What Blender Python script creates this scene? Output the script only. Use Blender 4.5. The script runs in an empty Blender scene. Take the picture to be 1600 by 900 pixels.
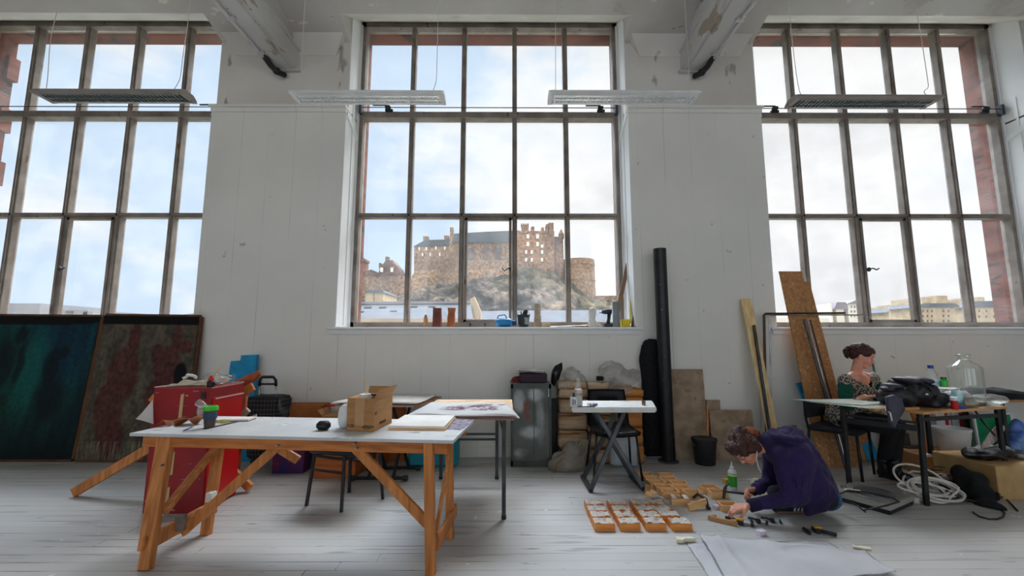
import bpy, bmesh, math, random
from mathutils import Vector, Matrix, noise, Euler
PI = math.pi
random.seed(7)
scn = bpy.context.scene
col = scn.collection
V = Vector
# ---------------------------------------------------------------- camera
CAM_H = 1.32; FPX = 668.0; PITCH = math.atan(81/FPX); YAW = 0.0048
cd = bpy.data.cameras.new('camera'); cam = bpy.data.objects.new('camera', cd); col.objects.link(cam)
cd.sensor_width = 36; cd.lens = FPX/1600*36; cd.clip_end = 3000; cd.clip_start = .05
cam.location = (0, 0, CAM_H); cam.rotation_euler = (PI/2+PITCH, 0, -YAW)
scn.camera = cam
scn.view_settings.view_transform = 'Standard'; scn.view_settings.look = 'None'
scn.view_settings.gamma = 1; scn.view_settings.use_curve_mapping = False
scn.view_settings.exposure = 0.40
try:
    scn.cycles.use_denoising = True
    scn.cycles.max_bounces = 8; scn.cycles.diffuse_bounces = 5; scn.cycles.transparent_max_bounces = 12
    scn.cycles.sample_clamp_indirect = 8; scn.cycles.caustics_reflective = False; scn.cycles.caustics_refractive = False
except Exception: pass
_R = cam.rotation_euler.to_matrix()
def ray(x, y):
    return _R @ V(((x-800)/FPX, (450-y)/FPX, -1))
def A(x, y, Y):
    "the point on the sight line of pixel (x, y) at distance Y from the camera wall"
    d = ray(x, y); return V((0, 0, CAM_H)) + d*(Y/d.y)
def G(x, y, z=0.0):
    "the point on the sight line at height z"
    d = ray(x, y); return V((0, 0, CAM_H)) + d*((z-CAM_H)/d.z)
# ---------------------------------------------------------------- world sky with broken cloud
def hexc(h, k=1.0):
    h = h.lstrip('#'); c = [int(h[i:i+2], 16)/255 for i in (0, 2, 4)]
    return tuple(min(1, k*(x/12.92 if x <= .04045 else ((x+.055)/1.055)**2.4)) for x in c)+(1,)
w = bpy.data.worlds.new('sky'); scn.world = w; w.use_nodes = True
nt = w.node_tree; N = nt.nodes; L = nt.links; N.clear()
tc = N.new('ShaderNodeTexCoord'); sep = N.new('ShaderNodeSeparateXYZ'); L.new(tc.outputs['Generated'], sep.inputs[0])
mp = N.new('ShaderNodeMapping'); mp.inputs['Scale'].default_value = (1.0, 1.0, 2.4); mp.inputs['Location'].default_value = (.35, .2, .62)
L.new(tc.outputs['Generated'], mp.inputs[0])
no = N.new('ShaderNodeTexNoise'); no.inputs['Scale'].default_value = 2.3; no.inputs['Detail'].default_value = 9; no.inputs['Roughness'].default_value = .55
L.new(mp.outputs[0], no.inputs[0])
mx = N.new('ShaderNodeMath'); mx.operation = 'MULTIPLY_ADD'; mx.inputs[1].default_value = .17   # more cloud to the right
L.new(sep.outputs[0], mx.inputs[0]); L.new(no.outputs[0], mx.inputs[2])
cr = N.new('ShaderNodeValToRGB'); cr.color_ramp.elements[0].position = .38; cr.color_ramp.elements[0].color = (.60, .75, .93, 1)
cr.color_ramp.elements[1].position = .60; cr.color_ramp.elements[1].color = (.93, .93, .93, 1)
e = cr.color_ramp.elements.new(.48); e.color = (.84, .885, .93, 1)
e = cr.color_ramp.elements.new(.74); e.color = (.77, .78, .80, 1)
L.new(mx.outputs[0], cr.inputs[0])
ns = N.new('ShaderNodeMath'); ns.operation = 'MULTIPLY_ADD'; ns.inputs[1].default_value = -.5; ns.inputs[2].default_value = 1.0   # the sunny south is brighter
L.new(sep.outputs[1], ns.inputs[0])
nm = N.new('ShaderNodeMath'); nm.operation = 'MAXIMUM'; nm.inputs[1].default_value = 1.0; L.new(ns.outputs[0], nm.inputs[0])
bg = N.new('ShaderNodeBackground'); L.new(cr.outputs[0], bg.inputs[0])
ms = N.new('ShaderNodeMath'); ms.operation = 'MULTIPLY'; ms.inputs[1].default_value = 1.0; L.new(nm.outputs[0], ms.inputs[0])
# northern sky above the window view boosted far past natural to light the room
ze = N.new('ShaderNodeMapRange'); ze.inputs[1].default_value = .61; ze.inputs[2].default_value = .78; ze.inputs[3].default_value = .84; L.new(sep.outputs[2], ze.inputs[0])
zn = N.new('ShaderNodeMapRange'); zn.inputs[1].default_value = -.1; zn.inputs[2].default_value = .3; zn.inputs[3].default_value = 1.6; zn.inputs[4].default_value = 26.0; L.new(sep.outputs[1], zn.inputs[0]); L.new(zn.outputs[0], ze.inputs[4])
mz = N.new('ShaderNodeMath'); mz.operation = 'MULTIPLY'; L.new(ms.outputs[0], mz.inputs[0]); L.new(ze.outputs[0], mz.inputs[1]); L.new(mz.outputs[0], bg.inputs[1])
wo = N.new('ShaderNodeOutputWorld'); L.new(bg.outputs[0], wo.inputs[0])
# ---------------------------------------------------------------- sun (behind the building, on the castle) and window portals
sl = bpy.data.lights.new('sun', 'SUN'); sl.energy = 1.3; sl.angle = .03; sl.color = (1, .93, .84)
so = bpy.data.objects.new('sun', sl); col.objects.link(so); so.rotation_euler = (math.radians(40), math.radians(0), math.radians(-25))
WX = [-5.485, -.286, 4.913]      # window centres
HW = 1.775                        # half width of an opening
def portal(x, y, z, sx, sz, toward):
    l = bpy.data.lights.new('daylight_portal', 'AREA'); l.shape = 'RECTANGLE'; l.size = sx; l.size_y = sz
    l.cycles.is_portal = True
    o = bpy.data.objects.new('daylight_portal', l); col.objects.link(o); o.location = (x, y, z)
    o.rotation_euler = (PI/2 if toward < 0 else -PI/2, 0, 0) if False else ((-PI/2, 0, 0) if toward < 0 else (PI/2, 0, 0))
for x in WX: portal(x, 5.75, 3.6, 3.5, 4.2, -1)
REAR_Y = -6.0
REAR = [(-5.4, 2.9), (0, 2.9), (5.4, 2.9)]  # openings behind the camera, added and sized for fill light
for x, z in REAR: portal(x, REAR_Y-.1, 3.3, 4.4, 4.6, 1)
# ---------------------------------------------------------------- mesh helpers
class MB:
    def __init__(s): s.bm = bmesh.new()
    def _xf(s, vs, M):
        for v in vs: v.co = M @ v.co
    def box(s, c, d, rz=0, rot=None, bev=0):
        r = bmesh.ops.create_cube(s.bm, size=1); vs = r['verts']
        for v in vs: v.co = V((v.co.x*d[0], v.co.y*d[1], v.co.z*d[2]))
        if bev:
            es = list({e for v in vs for e in v.link_edges})
            rb = bmesh.ops.bevel(s.bm, geom=es, offset=min(bev, .45*min(d)), segments=1, affect='EDGES')
            vs = list({v for f in rb['faces'] for v in f.verts} | {v for v in vs if v.is_valid})
            seen = set(vs); st = list(vs)
            while st:
                a = st.pop()
                for e in a.link_edges:
                    b = e.other_vert(a)
                    if b not in seen: seen.add(b); st.append(b)
            vs = list(seen)
        R = rot.to_matrix().to_4x4() if rot is not None else Matrix.Rotation(rz, 4, 'Z')
        s._xf(vs, Matrix.Translation(V(c)) @ R); return s
    def bar(s, p0, p1, w_, t_, up=(0, 0, 1), bev=0):
        p0, p1 = V(p0), V(p1); d = p1-p0; L_ = d.length; z = d.normalized(); u = V(up)
        if abs(z.dot(u)) > .98: u = V((0, 1, 0))
        x = u.cross(z).normalized(); y = z.cross(x)
        M = Matrix((x, y, z)).transposed()
        s.box((0, 0, 0), (w_, t_, L_), bev=bev) if False else None
        n0 = len(s.bm.verts)
        r = MB(); r.box((0, 0, 0), (w_, t_, L_), bev=bev)
        r._xf(r.bm.verts, Matrix.Translation((p0+p1)/2) @ M.to_4x4()); s.add(r); return s
    def add(s, o):
        me = bpy.data.meshes.new('tmp'); o.bm.to_mesh(me); s.bm.from_mesh(me); bpy.data.meshes.remove(me); return s
    def ring(s, c, x, y, r, n, ph=0):
        return [s.bm.verts.new(c + x*(r*math.cos(2*PI*i/n+ph)) + y*(r*math.sin(2*PI*i/n+ph))) for i in range(n)]
    def sweep(s, pts, rs, n=8, closed=False, cap=True, squash=1):
        pts = [V(p) for p in pts]
        if not hasattr(rs, '__len__'): rs = [rs]*len(pts)
        m = len(pts); rings = []; px = None
        for i, p in enumerate(pts):
            if closed: t = pts[(i+1) % m]-pts[i-1]
            else: t = pts[min(i+1, m-1)]-pts[max(i-1, 0)]
            t = t.normalized() if t.length > 1e-9 else V((0, 0, 1))
            if px is None:
                a = V((0, 0, 1)) if abs(t.z) < .9 else V((1, 0, 0)); px = a.cross(t).normalized()
            else:
                px = (px - t*px.dot(t)); px = px.normalized() if px.length > 1e-6 else V((1, 0, 0))
            rings.append(s.ring(p, px, t.cross(px)*squash, rs[i], n))
        rr = range(m if closed else m-1)
        for i in rr:
            a, b = rings[i], rings[(i+1) % m]
            for k in range(n): s.bm.faces.new((a[k], a[(k+1) % n], b[(k+1) % n], b[k]))
        if cap and not closed:
            s.bm.faces.new(rings[0][::-1]); s.bm.faces.new(rings[-1])
        return s
    tube = sweep
    def cyl(s, p0, p1, r0, r1=None, n=20): return s.sweep([p0, p1], [r0, r0 if r1 is None else r1], n)
    def lathe(s, prof, c=(0, 0, 0), n=24, M=None, sx=1, sy=1):
        c = V(c); rings = []; new = []
        for r, z in prof:
            rg = [s.bm.verts.new((r*sx*math.cos(2*PI*i/n), r*sy*math.sin(2*PI*i/n), z)) for i in range(n)]
            rings.append(rg); new += rg
        for a, b in zip(rings, rings[1:]):
            for k in range(n): s.bm.faces.new((a[k], a[(k+1) % n], b[(k+1) % n], b[k]))
        if prof[0][0] > 1e-4: s.bm.faces.new(rings[0][::-1])
        if prof[-1][0] > 1e-4: s.bm.faces.new(rings[-1])
        T = Matrix.Translation(c) @ (M.to_4x4() if M is not None else Matrix.Identity(4))
        s._xf(new, T); return s
    def prism(s, poly, a0, a1, plane='xz'):
        f = {'xz': lambda p, a: V((p[0], a, p[1])), 'yz': lambda p, a: V((a, p[0], p[1])), 'xy': lambda p, a: V((p[0], p[1], a))}[plane]
        A0 = [s.bm.verts.new(f(p, a0)) for p in poly]; A1 = [s.bm.verts.new(f(p, a1)) for p in poly]; n = len(poly)
        s.bm.faces.new(A0); s.bm.faces.new(A1[::-1])
        for i in range(n): s.bm.faces.new((A0[i], A0[(i+1) % n], A1[(i+1) % n], A1[i]))
        return s
    def hexa(s, b, t):
        "eight corner solid from bottom quad b and top quad t"
        B = [s.bm.verts.new(V(p)) for p in b]; T = [s.bm.verts.new(V(p)) for p in t]
        s.bm.faces.new(B[::-1]); s.bm.faces.new(T)
        for i in range(4): s.bm.faces.new((B[i], B[(i+1) % 4], T[(i+1) % 4], T[i]))
        return s
    def ell(s, c, r, rot=None, seg=20):
        rr = bmesh.ops.create_uvsphere(s.bm, u_segments=seg, v_segments=max(8, seg//2), radius=1)
        R = rot.to_matrix().to_4x4() if rot is not None else Matrix.Identity(4)
        s._xf(rr['verts'], Matrix.Translation(V(c)) @ R @ Matrix.Diagonal((r[0], r[1], r[2], 1))); return s
    def cap(s, p0, p1, r0, r1, n=14):
        "tapered capsule"
        s.ell(p0, (r0,)*3, seg=n); s.ell(p1, (r1,)*3, seg=n)
        if (V(p1)-V(p0)).length > 1e-4: s.cyl(p0, p1, r0, r1, n)
        return s
    def jitter(s, amt, sc=6, seed=0):
        for v in s.bm.verts:
            q = v.co*sc + V((seed*3.1, seed*1.7, seed*.9))
            v.co += V((noise.noise(q), noise.noise(q+V((31, 0, 0))), noise.noise(q+V((0, 47, 0)))))*amt
        return s
    def sheet(s, w_, d_, nx, ny, fz, th=.0):
        "height field sheet centred on the origin"
        g = [[s.bm.verts.new((-w_/2+w_*i/nx, -d_/2+d_*j/ny, fz(i/nx, j/ny))) for i in range(nx+1)] for j in range(ny+1)]
        for j in range(ny):
            for i in range(nx): s.bm.faces.new((g[j][i], g[j][i+1], g[j+1][i+1], g[j+1][i]))
        if th:
            fs = list(s.bm.faces); r = bmesh.ops.solidify(s.bm, geom=fs, thickness=th)
        return s
def flat(b): return b
def finish(me, smooth):
    if smooth:
        for p in me.polygons: p.use_smooth = True
def part(name, mb, m, parent=None, smooth=False, label=None, auto=None):
    me = bpy.data.meshes.new(name)
    bmesh.ops.recalc_face_normals(mb.bm, faces=mb.bm.faces)
    if auto is not None:
        for e in mb.bm.edges:
            if len(e.link_faces) == 2 and e.calc_face_angle(0) > auto: e.smooth = False
        smooth = True
    mb.bm.to_mesh(me); mb.bm.free(); finish(me, smooth)
    o = bpy.data.objects.new(name, me); col.objects.link(o)
    if m is not None: me.materials.append(m)
    if parent is not None: o.parent = parent
    if label: o['label'] = label
    return o
def thing(name, label, cat, loc=(0, 0, 0), rz=0, group=None, rot=None):
    o = bpy.data.objects.new(name, None); col.objects.link(o); o.empty_display_size = .1
    o.location = V(loc); o.rotation_euler = rot if rot is not None else (0, 0, rz)
    o['label'] = label; o['category'] = cat
    if group: o['group'] = group
    return o
def tag(o, label, cat, group=None, loc=None, rz=None, rot=None):
    o['label'] = label; o['category'] = cat
    if group: o['group'] = group
    if loc is not None: o.location = V(loc)
    if rz is not None: o.rotation_euler = (0, 0, rz)
    if rot is not None: o.rotation_euler = rot
    return o
def struct(name, mb, m, parent=None, **k):
    o = part(name, mb, m, parent, **k)
    if parent is None: o['kind'] = 'structure'
    return o
def copy_tree(o, parent=None):
    c = o.copy(); col.objects.link(c)
    if parent is not None: c.parent = parent
    for ch in [x for x in o.children]: copy_tree(ch, c)
    return c
def remesh(o, voxel, it=4, fac=.5, decim=None):
    "fuse overlapping volumes into one continuous surface"
    md = o.modifiers.new('r', 'REMESH'); md.mode = 'VOXEL'; md.voxel_size = voxel; md.use_smooth_shade = True
    if it: sm = o.modifiers.new('s', 'SMOOTH'); sm.iterations = it; sm.factor = fac
    dg = bpy.context.evaluated_depsgraph_get(); dg.update()
    me = bpy.data.meshes.new_from_object(o.evaluated_get(dg)); old = o.data; o.modifiers.clear(); o.data = me
    me.name = old.name
    if not len(me.materials) and len(old.materials): me.materials.append(old.materials[0])
    for p in me.polygons: p.use_smooth = True
    return o
def text(body, size, m, parent, loc, rot, name='lettering', ext=.0004, sx=1):
    cu = bpy.data.curves.new('t', 'FONT'); cu.body = body; cu.size = size; cu.extrude = ext; cu.resolution_u = 2
    t = bpy.data.objects.new('t', cu); col.objects.link(t)
    dg = bpy.context.evaluated_depsgraph_get(); dg.update()
    me = bpy.data.meshes.new_from_object(t.evaluated_get(dg)); bpy.data.objects.remove(t)
    for v in me.vertices: v.co.x *= sx
    o = bpy.data.objects.new(name, me); col.objects.link(o); me.materials.clear(); me.materials.append(m)
    o.parent = parent; o.location = loc; o.rotation_euler = rot
    return o
# ---------------------------------------------------------------- materials
MC = {}
def mat(name, c1, c2=None, rough=.6, metal=0, scale=8, detail=4, bump=0, bscale=None, stretch=(1, 1, 1), lo=.35, hi=.65, spec=.5, alpha=None, trans=0, coat=0, extra=None, coord='Object', sheen=0):
    if name in MC: return MC[name]
    m = bpy.data.materials.new(name); m.use_nodes = True; nt = m.node_tree; N, L = nt.nodes, nt.links
    b = N['Principled BSDF']; b.inputs['Roughness'].default_value = rough; b.inputs['Metallic'].default_value = metal
    b.inputs['Specular IOR Level'].default_value = spec
    if trans: b.inputs['Transmission Weight'].default_value = trans
    if alpha is not None: b.inputs['Alpha'].default_value = alpha
    if coat: b.inputs['Coat Weight'].default_value = coat
    if sheen: b.inputs['Sheen Weight'].default_value = sheen
    c1 = hexc(c1) if isinstance(c1, str) else c1; c2 = c1 if c2 is None else (hexc(c2) if isinstance(c2, str) else c2)
    tc = N.new('ShaderNodeTexCoord'); mp = N.new('ShaderNodeMapping'); mp.inputs['Scale'].default_value = stretch
    L.new(tc.outputs[coord], mp.inputs[0])
    n = N.new('ShaderNodeTexNoise'); n.inputs['Scale'].default_value = scale; n.inputs['Detail'].default_value = detail; L.new(mp.outputs[0], n.inputs[0])
    r = N.new('ShaderNodeValToRGB'); r.color_ramp.elements[0].position = lo; r.color_ramp.elements[1].position = hi
    r.color_ramp.elements[0].color = c1; r.color_ramp.elements[1].color = c2; L.new(n.outputs[0], r.inputs[0])
    out = r.outputs[0]
    if extra:   # list of (colour, scale, threshold, stretch) of spots / scratches
        for (ec, es, th, st) in extra:
            mp2 = N.new('ShaderNodeMapping'); mp2.inputs['Scale'].default_value = st; L.new(tc.outputs[coord], mp2.inputs[0])
            n2 = N.new('ShaderNodeTexNoise'); n2.inputs['Scale'].default_value = es; n2.inputs['Detail'].default_value = 6; L.new(mp2.outputs[0], n2.inputs[0])
            r2 = N.new('ShaderNodeValToRGB'); r2.color_ramp.elements[0].position = th; r2.color_ramp.elements[1].position = th+.03; L.new(n2.outputs[0], r2.inputs[0])
            mxr = N.new('ShaderNodeMix'); mxr.data_type = 'RGBA'; L.new(r2.outputs[0], mxr.inputs[0]); L.new(out, mxr.inputs[6])
            mxr.inputs[7].default_value = hexc(ec) if isinstance(ec, str) else ec; out = mxr.outputs[2]
    L.new(out, b.inputs['Base Color'])
    if bump:
        n3 = N.new('ShaderNodeTexNoise'); n3.inputs['Scale'].default_value = bscale or scale*3; n3.inputs['Detail'].default_value = 5; L.new(mp.outputs[0], n3.inputs[0])
        bp = N.new('ShaderNodeBump'); bp.inputs['Strength'].default_value = bump; bp.inputs['Distance'].default_value = .01
        L.new(n3.outputs[0], bp.inputs['Height']); L.new(bp.outputs[0], b.inputs['Normal'])
    MC[name] = m; return m
def attr_mat(name, rough=.7, scale=30, amt=.25, bump=.2, spec=.3):
    "colour from the painted vertices of the mesh, broken up by fine noise"
    if name in MC: return MC[name]
    m = bpy.data.materials.new(name); m.use_nodes = True; nt = m.node_tree; N, L = nt.nodes, nt.links
    b = N['Principled BSDF']; b.inputs['Roughness'].default_value = rough; b.inputs['Specular IOR Level'].default_value = spec
    a = N.new('ShaderNodeAttribute'); a.attribute_name = 'paint'
    tc = N.new('ShaderNodeTexCoord'); n = N.new('ShaderNodeTexNoise'); n.inputs['Scale'].default_value = scale; n.inputs['Detail'].default_value = 8; n.inputs['Roughness'].default_value = .65; L.new(tc.outputs['Object'], n.inputs[0])
    mr = N.new('ShaderNodeMapRange'); mr.inputs[1].default_value = .3; mr.inputs[2].default_value = .7; mr.inputs[3].default_value = 1-amt; mr.inputs[4].default_value = 1+amt; L.new(n.outputs[0], mr.inputs[0])
    hs = N.new('ShaderNodeHueSaturation'); L.new(a.outputs['Color'], hs.inputs['Color']); L.new(mr.outputs[0], hs.inputs['Value']); L.new(hs.outputs[0], b.inputs['Base Color'])
    if bump:
        bp = N.new('ShaderNodeBump'); bp.inputs['Strength'].default_value = bump; bp.inputs['Distance'].default_value = .01; L.new(n.outputs[0], bp.inputs['Height']); L.new(bp.outputs[0], b.inputs['Normal'])
    MC[name] = m; return m
def paint(o, fn):
    me = o.data; ca = me.color_attributes.new('paint', 'FLOAT_COLOR', 'POINT')
    for i, v in enumerate(me.vertices): ca.data[i].color = tuple(fn(v.co))[:3]+(1,)
def lerp(a, b, t): t = max(0, min(1, t)); return tuple(a[i]*(1-t)+b[i]*t for i in range(3))
def wood(name, c1, c2, ax=0, rough=.55, k=1):
    st = [14, 14, 14]; st[ax] = 1.2
    return mat(name, c1, c2, rough=rough, scale=2.2*k, detail=6, stretch=tuple(st), bump=.12)
M_PINE = wood('pine', '#dc8f4e', '#b06a32', 2)
M_PINEX = wood('pine_lengthwise', '#d58440', '#a55c26', 0)
M_PALE = wood('pale_pine', '#f3d9a4', '#dcb577', 2)
M_BOXW = wood('box_wood', '#f2c891', '#dda364', 0, k=3)
M_ORBOX = wood('orange_box_wood', '#e89a4e', '#cf7a30', 0, k=3)
M_BLACK = mat('black_metal', '#1c1d20', '#2a2b2e', rough=.4, metal=.3)
M_GREYMET = mat('grey_tube_metal', '#3c4044', '#55595c', rough=.4, metal=.6)
M_BLKPL = mat('black_plastic', '#141518', '#202226', rough=.45)
M_BLKFAB = mat('black_fabric', '#0c0c0f', '#191a1e', rough=.95, bump=.3, scale=30)
M_PAPER = mat('paper', '#f4f2ee', '#e6e3dc', rough=.9, scale=3)
M_CARD = mat('cardboard', '#b98a5c', '#a97a4c', rough=.85, scale=5, bump=.05, stretch=(1, 1, 6))
M_CARD2 = mat('cardboard_orange', '#b5713c', '#9c5c2c', rough=.85, scale=5)
M_TAPE = mat('parcel_tape', '#c49a6e', '#bd9060', rough=.35)
M_INK = mat('black_ink', '#151515', rough=.8)
M_WHITEPL = mat('white_plastic', '#e6e8ea', '#dcdfe0', rough=.4)
M_STEEL = mat('steel', '#b9bcc0', '#8c9094', rough=.3, metal=1)
def glass(name, tint=(.985, .985, .985), veil=.035, gl=.06, rough=.03, dcol=(.9, .9, .88, 1)):
    m = bpy.data.materials.new(name); m.use_nodes = True; nt = m.node_tree; N, L = nt.nodes, nt.links; N.clear()
    t = N.new('ShaderNodeBsdfTransparent'); t.inputs[0].default_value = tuple(tint)+(1,)
    g = N.new('ShaderNodeBsdfGlossy'); g.inputs['Roughness'].default_value = rough
    lw = N.new('ShaderNodeLayerWeight'); lw.inputs[0].default_value = .12
    mm = N.new('ShaderNodeMath'); mm.operation = 'MULTIPLY_ADD'; mm.inputs[1].default_value = .6; mm.inputs[2].default_value = gl*.5; L.new(lw.outputs['Fresnel'], mm.inputs[0])
    m1 = N.new('ShaderNodeMixShader'); L.new(mm.outputs[0], m1.inputs[0]); L.new(t.outputs[0], m1.inputs[1]); L.new(g.outputs[0], m1.inputs[2])
    d = N.new('ShaderNodeBsdfTranslucent'); d.inputs[0].default_value = dcol
    tc = N.new('ShaderNodeTexCoord'); n = N.new('ShaderNodeTexNoise'); n.inputs['Scale'].default_value = 3; n.inputs['Detail'].default_value = 6; L.new(tc.outputs['Object'], n.inputs[0])
    mr = N.new('ShaderNodeMapRange'); mr.inputs[1].default_value = .4; mr.inputs[2].default_value = .75; mr.inputs[3].default_value = veil*.6; mr.inputs[4].default_value = veil*2; L.new(n.outputs[0], mr.inputs[0])
    m2 = N.new('ShaderNodeMixShader'); L.new(mr.outputs[0], m2.inputs[0]); L.new(m1.outputs[0], m2.inputs[1]); L.new(d.outputs[0], m2.inputs[2])
    o = N.new('ShaderNodeOutputMaterial'); L.new(m2.outputs[0], o.inputs[0]); MC[name] = m; return m
M_GLASS = glass('window_glass', veil=.022)  # pale veil mixed into the panes imitates window glare
M_CLEAR = glass('clear_bottle', (.93, .96, .95), .05, .12)
M_FILM = glass('plastic_film', (.9, .9, .89), .16, .2, .15)
# ================================================================ the room
FLOORM = bpy.data.materials.new('painted_boards'); FLOORM.use_nodes = True
def _floor():
    nt = FLOORM.node_tree; N, L = nt.nodes, nt.links; b = N['Principled BSDF']
    tc = N.new('ShaderNodeTexCoord')
    br = N.new('ShaderNodeTexBrick'); br.offset = 0; br.inputs['Scale'].default_value = 1; br.inputs['Mortar Size'].default_value = .0035
    br.inputs['Mortar Smooth'].default_value = .3; br.inputs['Brick Width'].default_value = 4.1; br.inputs['Row Height'].default_value = .098
    br.inputs['Color1'].default_value = hexc('#b4b3b1'); br.inputs['Color2'].default_value = hexc('#bfbebb'); br.inputs['Mortar'].default_value = hexc('#a1a09e')
    sp = N.new('ShaderNodeSeparateXYZ'); L.new(tc.outputs['Object'], sp.inputs[0])   # every row of boards starts somewhere else
    dv = N.new('ShaderNodeMath'); dv.operation = 'DIVIDE'; dv.inputs[1].default_value = .098; L.new(sp.outputs[1], dv.inputs[0])
    fl = N.new('ShaderNodeMath'); fl.operation = 'FLOOR'; L.new(dv.outputs[0], fl.inputs[0])
    wn = N.new('ShaderNodeTexWhiteNoise'); wn.noise_dimensions = '1D'; L.new(fl.outputs[0], wn.inputs['W'])
    mm = N.new('ShaderNodeMath'); mm.operation = 'MULTIPLY_ADD'; mm.inputs[1].default_value = 4.1; L.new(wn.outputs[0], mm.inputs[0]); L.new(sp.outputs[0], mm.inputs[2])
    cx = N.new('ShaderNodeCombineXYZ'); L.new(mm.outputs[0], cx.inputs[0]); L.new(sp.outputs[1], cx.inputs[1]); L.new(cx.outputs[0], br.inputs[0])
    mp = N.new('ShaderNodeMapping'); mp.inputs['Scale'].default_value = (.5, 5, 1); L.new(tc.outputs['Object'], mp.inputs[0])
    n = N.new('ShaderNodeTexNoise'); n.inputs['Scale'].default_value = 1.6; n.inputs['Detail'].default_value = 8; L.new(mp.outputs[0], n.inputs[0])
    def over(prev, vec, sc, th, c, w_=.03, f=1, det=6):
        n2 = N.new('ShaderNodeTexNoise'); n2.inputs['Scale'].default_value = sc; n2.inputs['Detail'].default_value = det; L.new(vec, n2.inputs[0])
        r2 = N.new('ShaderNodeMapRange'); r2.inputs[1].default_value = th; r2.inputs[2].default_value = th+w_; r2.inputs[4].default_value = f; L.new(n2.outputs[0], r2.inputs[0])
        m_ = N.new('ShaderNodeMix'); m_.data_type = 'RGBA'; L.new(r2.outputs[0], m_.inputs[0]); L.new(prev, m_.inputs[6]); m_.inputs[7].default_value = hexc(c); return m_.outputs[2]
    o = br.outputs[0]
    o = over(o, tc.outputs['Object'], .6, .42, '#a5a4a1', .25, .7)
    o = over(o, mp.outputs[0], 3.0, .60, '#8b8a87', .06, .7)
    o = over(o, tc.outputs['Object'], 9, .70, '#dcdee0', .02, .8)
    o = over(o, mp.outputs[0], 9, .68, '#55534f', .03, .8)
    # broken dark gaps between some boards
    mp3 = N.new('ShaderNodeMapping'); mp3.inputs['Scale'].default_value = (.35, 3.3, 1); L.new(tc.outputs['Object'], mp3.inputs[0])
    n3 = N.new('ShaderNodeTexNoise'); n3.inputs['Scale'].default_value = 3; L.new(mp3.outputs[0], n3.inputs[0])
    r3 = N.new('ShaderNodeMapRange'); r3.inputs[1].default_value = .52; r3.inputs[2].default_value = .62; L.new(n3.outputs[0], r3.inputs[0])
    mu = N.new('ShaderNodeMath'); mu.operation = 'MULTIPLY'; L.new(br.outputs['Fac'], mu.inputs[0]); L.new(r3.outputs[0], mu.inputs[1])
    m4 = N.new('ShaderNodeMix'); m4.data_type = 'RGBA'; L.new(mu.outputs[0], m4.inputs[0]); L.new(o, m4.inputs[6]); m4.inputs[7].default_value = hexc('#2c2a28')
    # faded red paint stain by the red cabinet
    L.new(m4.outputs[2], b.inputs['Base Color'])
    rr = N.new('ShaderNodeMapRange'); rr.inputs[3].default_value = .34; rr.inputs[4].default_value = .62; L.new(n.outputs[0], rr.inputs[0]); L.new(rr.outputs[0], b.inputs['Roughness'])
    bp = N.new('ShaderNodeBump'); bp.inputs['Strength'].default_value = .35; bp.inputs['Distance'].default_value = .004
    iv = N.new('ShaderNodeMath'); iv.operation = 'MULTIPLY_ADD'; iv.inputs[1].default_value = -1; L.new(br.outputs['Fac'], iv.inputs[0]); L.new(n.outputs[0], iv.inputs[2])
    L.new(iv.outputs[0], bp.inputs['Height']); L.new(bp.outputs[0], b.inputs['Normal'])
_floor()
def wallmat(name, c1, c2, seams=None, peel=None):
    m = mat(name, c1, c2, rough=.6, scale=1.3, detail=6, bump=.05, bscale=12, lo=.3, hi=.7, coord='Object', extra=peel)
    if seams:
        nt = m.node_tree; N, L = nt.nodes, nt.links; b = N['Principled BSDF']; src = b.inputs['Base Color'].links[0].from_socket
        tc = [n for n in N if n.type == 'TEX_COORD'][0]
        sp = N.new('ShaderNodeSeparateXYZ'); L.new(tc.outputs['Object'], sp.inputs[0])
        a = N.new('ShaderNodeMath'); a.operation = 'MODULO'; a.inputs[1].default_value = seams
        ad = N.new('ShaderNodeMath'); ad.operation = 'ADD'; ad.inputs[1].default_value = 20; L.new(sp.outputs[0], ad.inputs[0]); L.new(ad.outputs[0], a.inputs[0])
        l = N.new('ShaderNodeMath'); l.operation = 'LESS_THAN'; l.inputs[1].default_value = .006; L.new(a.outputs[0], l.inputs[0])
        mp = N.new('ShaderNodeMapping'); mp.inputs['Scale'].default_value = (3, 1, .45); L.new(tc.outputs['Object'], mp.inputs[0])
        n = N.new('ShaderNodeTexNoise'); n.inputs['Scale'].default_value = 1.7; L.new(mp.outputs[0], n.inputs[0])
        r = N.new('ShaderNodeMapRange'); r.inputs[1].default_value = .45; r.inputs[2].default_value = .62; r.inputs[3].default_value = .05; r.inputs[4].default_value = .40; L.new(n.outputs[0], r.inputs[0])
        mu = N.new('ShaderNodeMath'); mu.operation = 'MULTIPLY'; L.new(l.outputs[0], mu.inputs[0]); L.new(r.outputs[0], mu.inputs[1])
        mx = N.new('ShaderNodeMix'); mx.data_type = 'RGBA'; L.new(mu.outputs[0], mx.inputs[0]); L.new(src, mx.inputs[6]); mx.inputs[7].default_value = hexc('#6f6f6f'); L.new(mx.outputs[2], b.inputs['Base Color'])
    return m
M_WALL = wallmat('panelled_wall_paint', '#ebe9e3', '#e2e1db', .327, [('#b9b8b4', 7, .71, (1, 1, 1))])
M_UPPER = wallmat('upper_plaster', '#e4e0d9', '#d2cdc5', None, [('#a69f97', 2.2, .62, (1.5, 1, .6))])
M_CEIL = wallmat('ceiling_paint', '#c9c5c0', '#bcb8b1', None, [('#e2dacb', 2.6, .66, (1, 2.2, 1)), ('#9c9388', 8, .69, (1, 2, 1)), ('#b3ada5', 1.1, .60, (1, 1, 1))])
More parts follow.
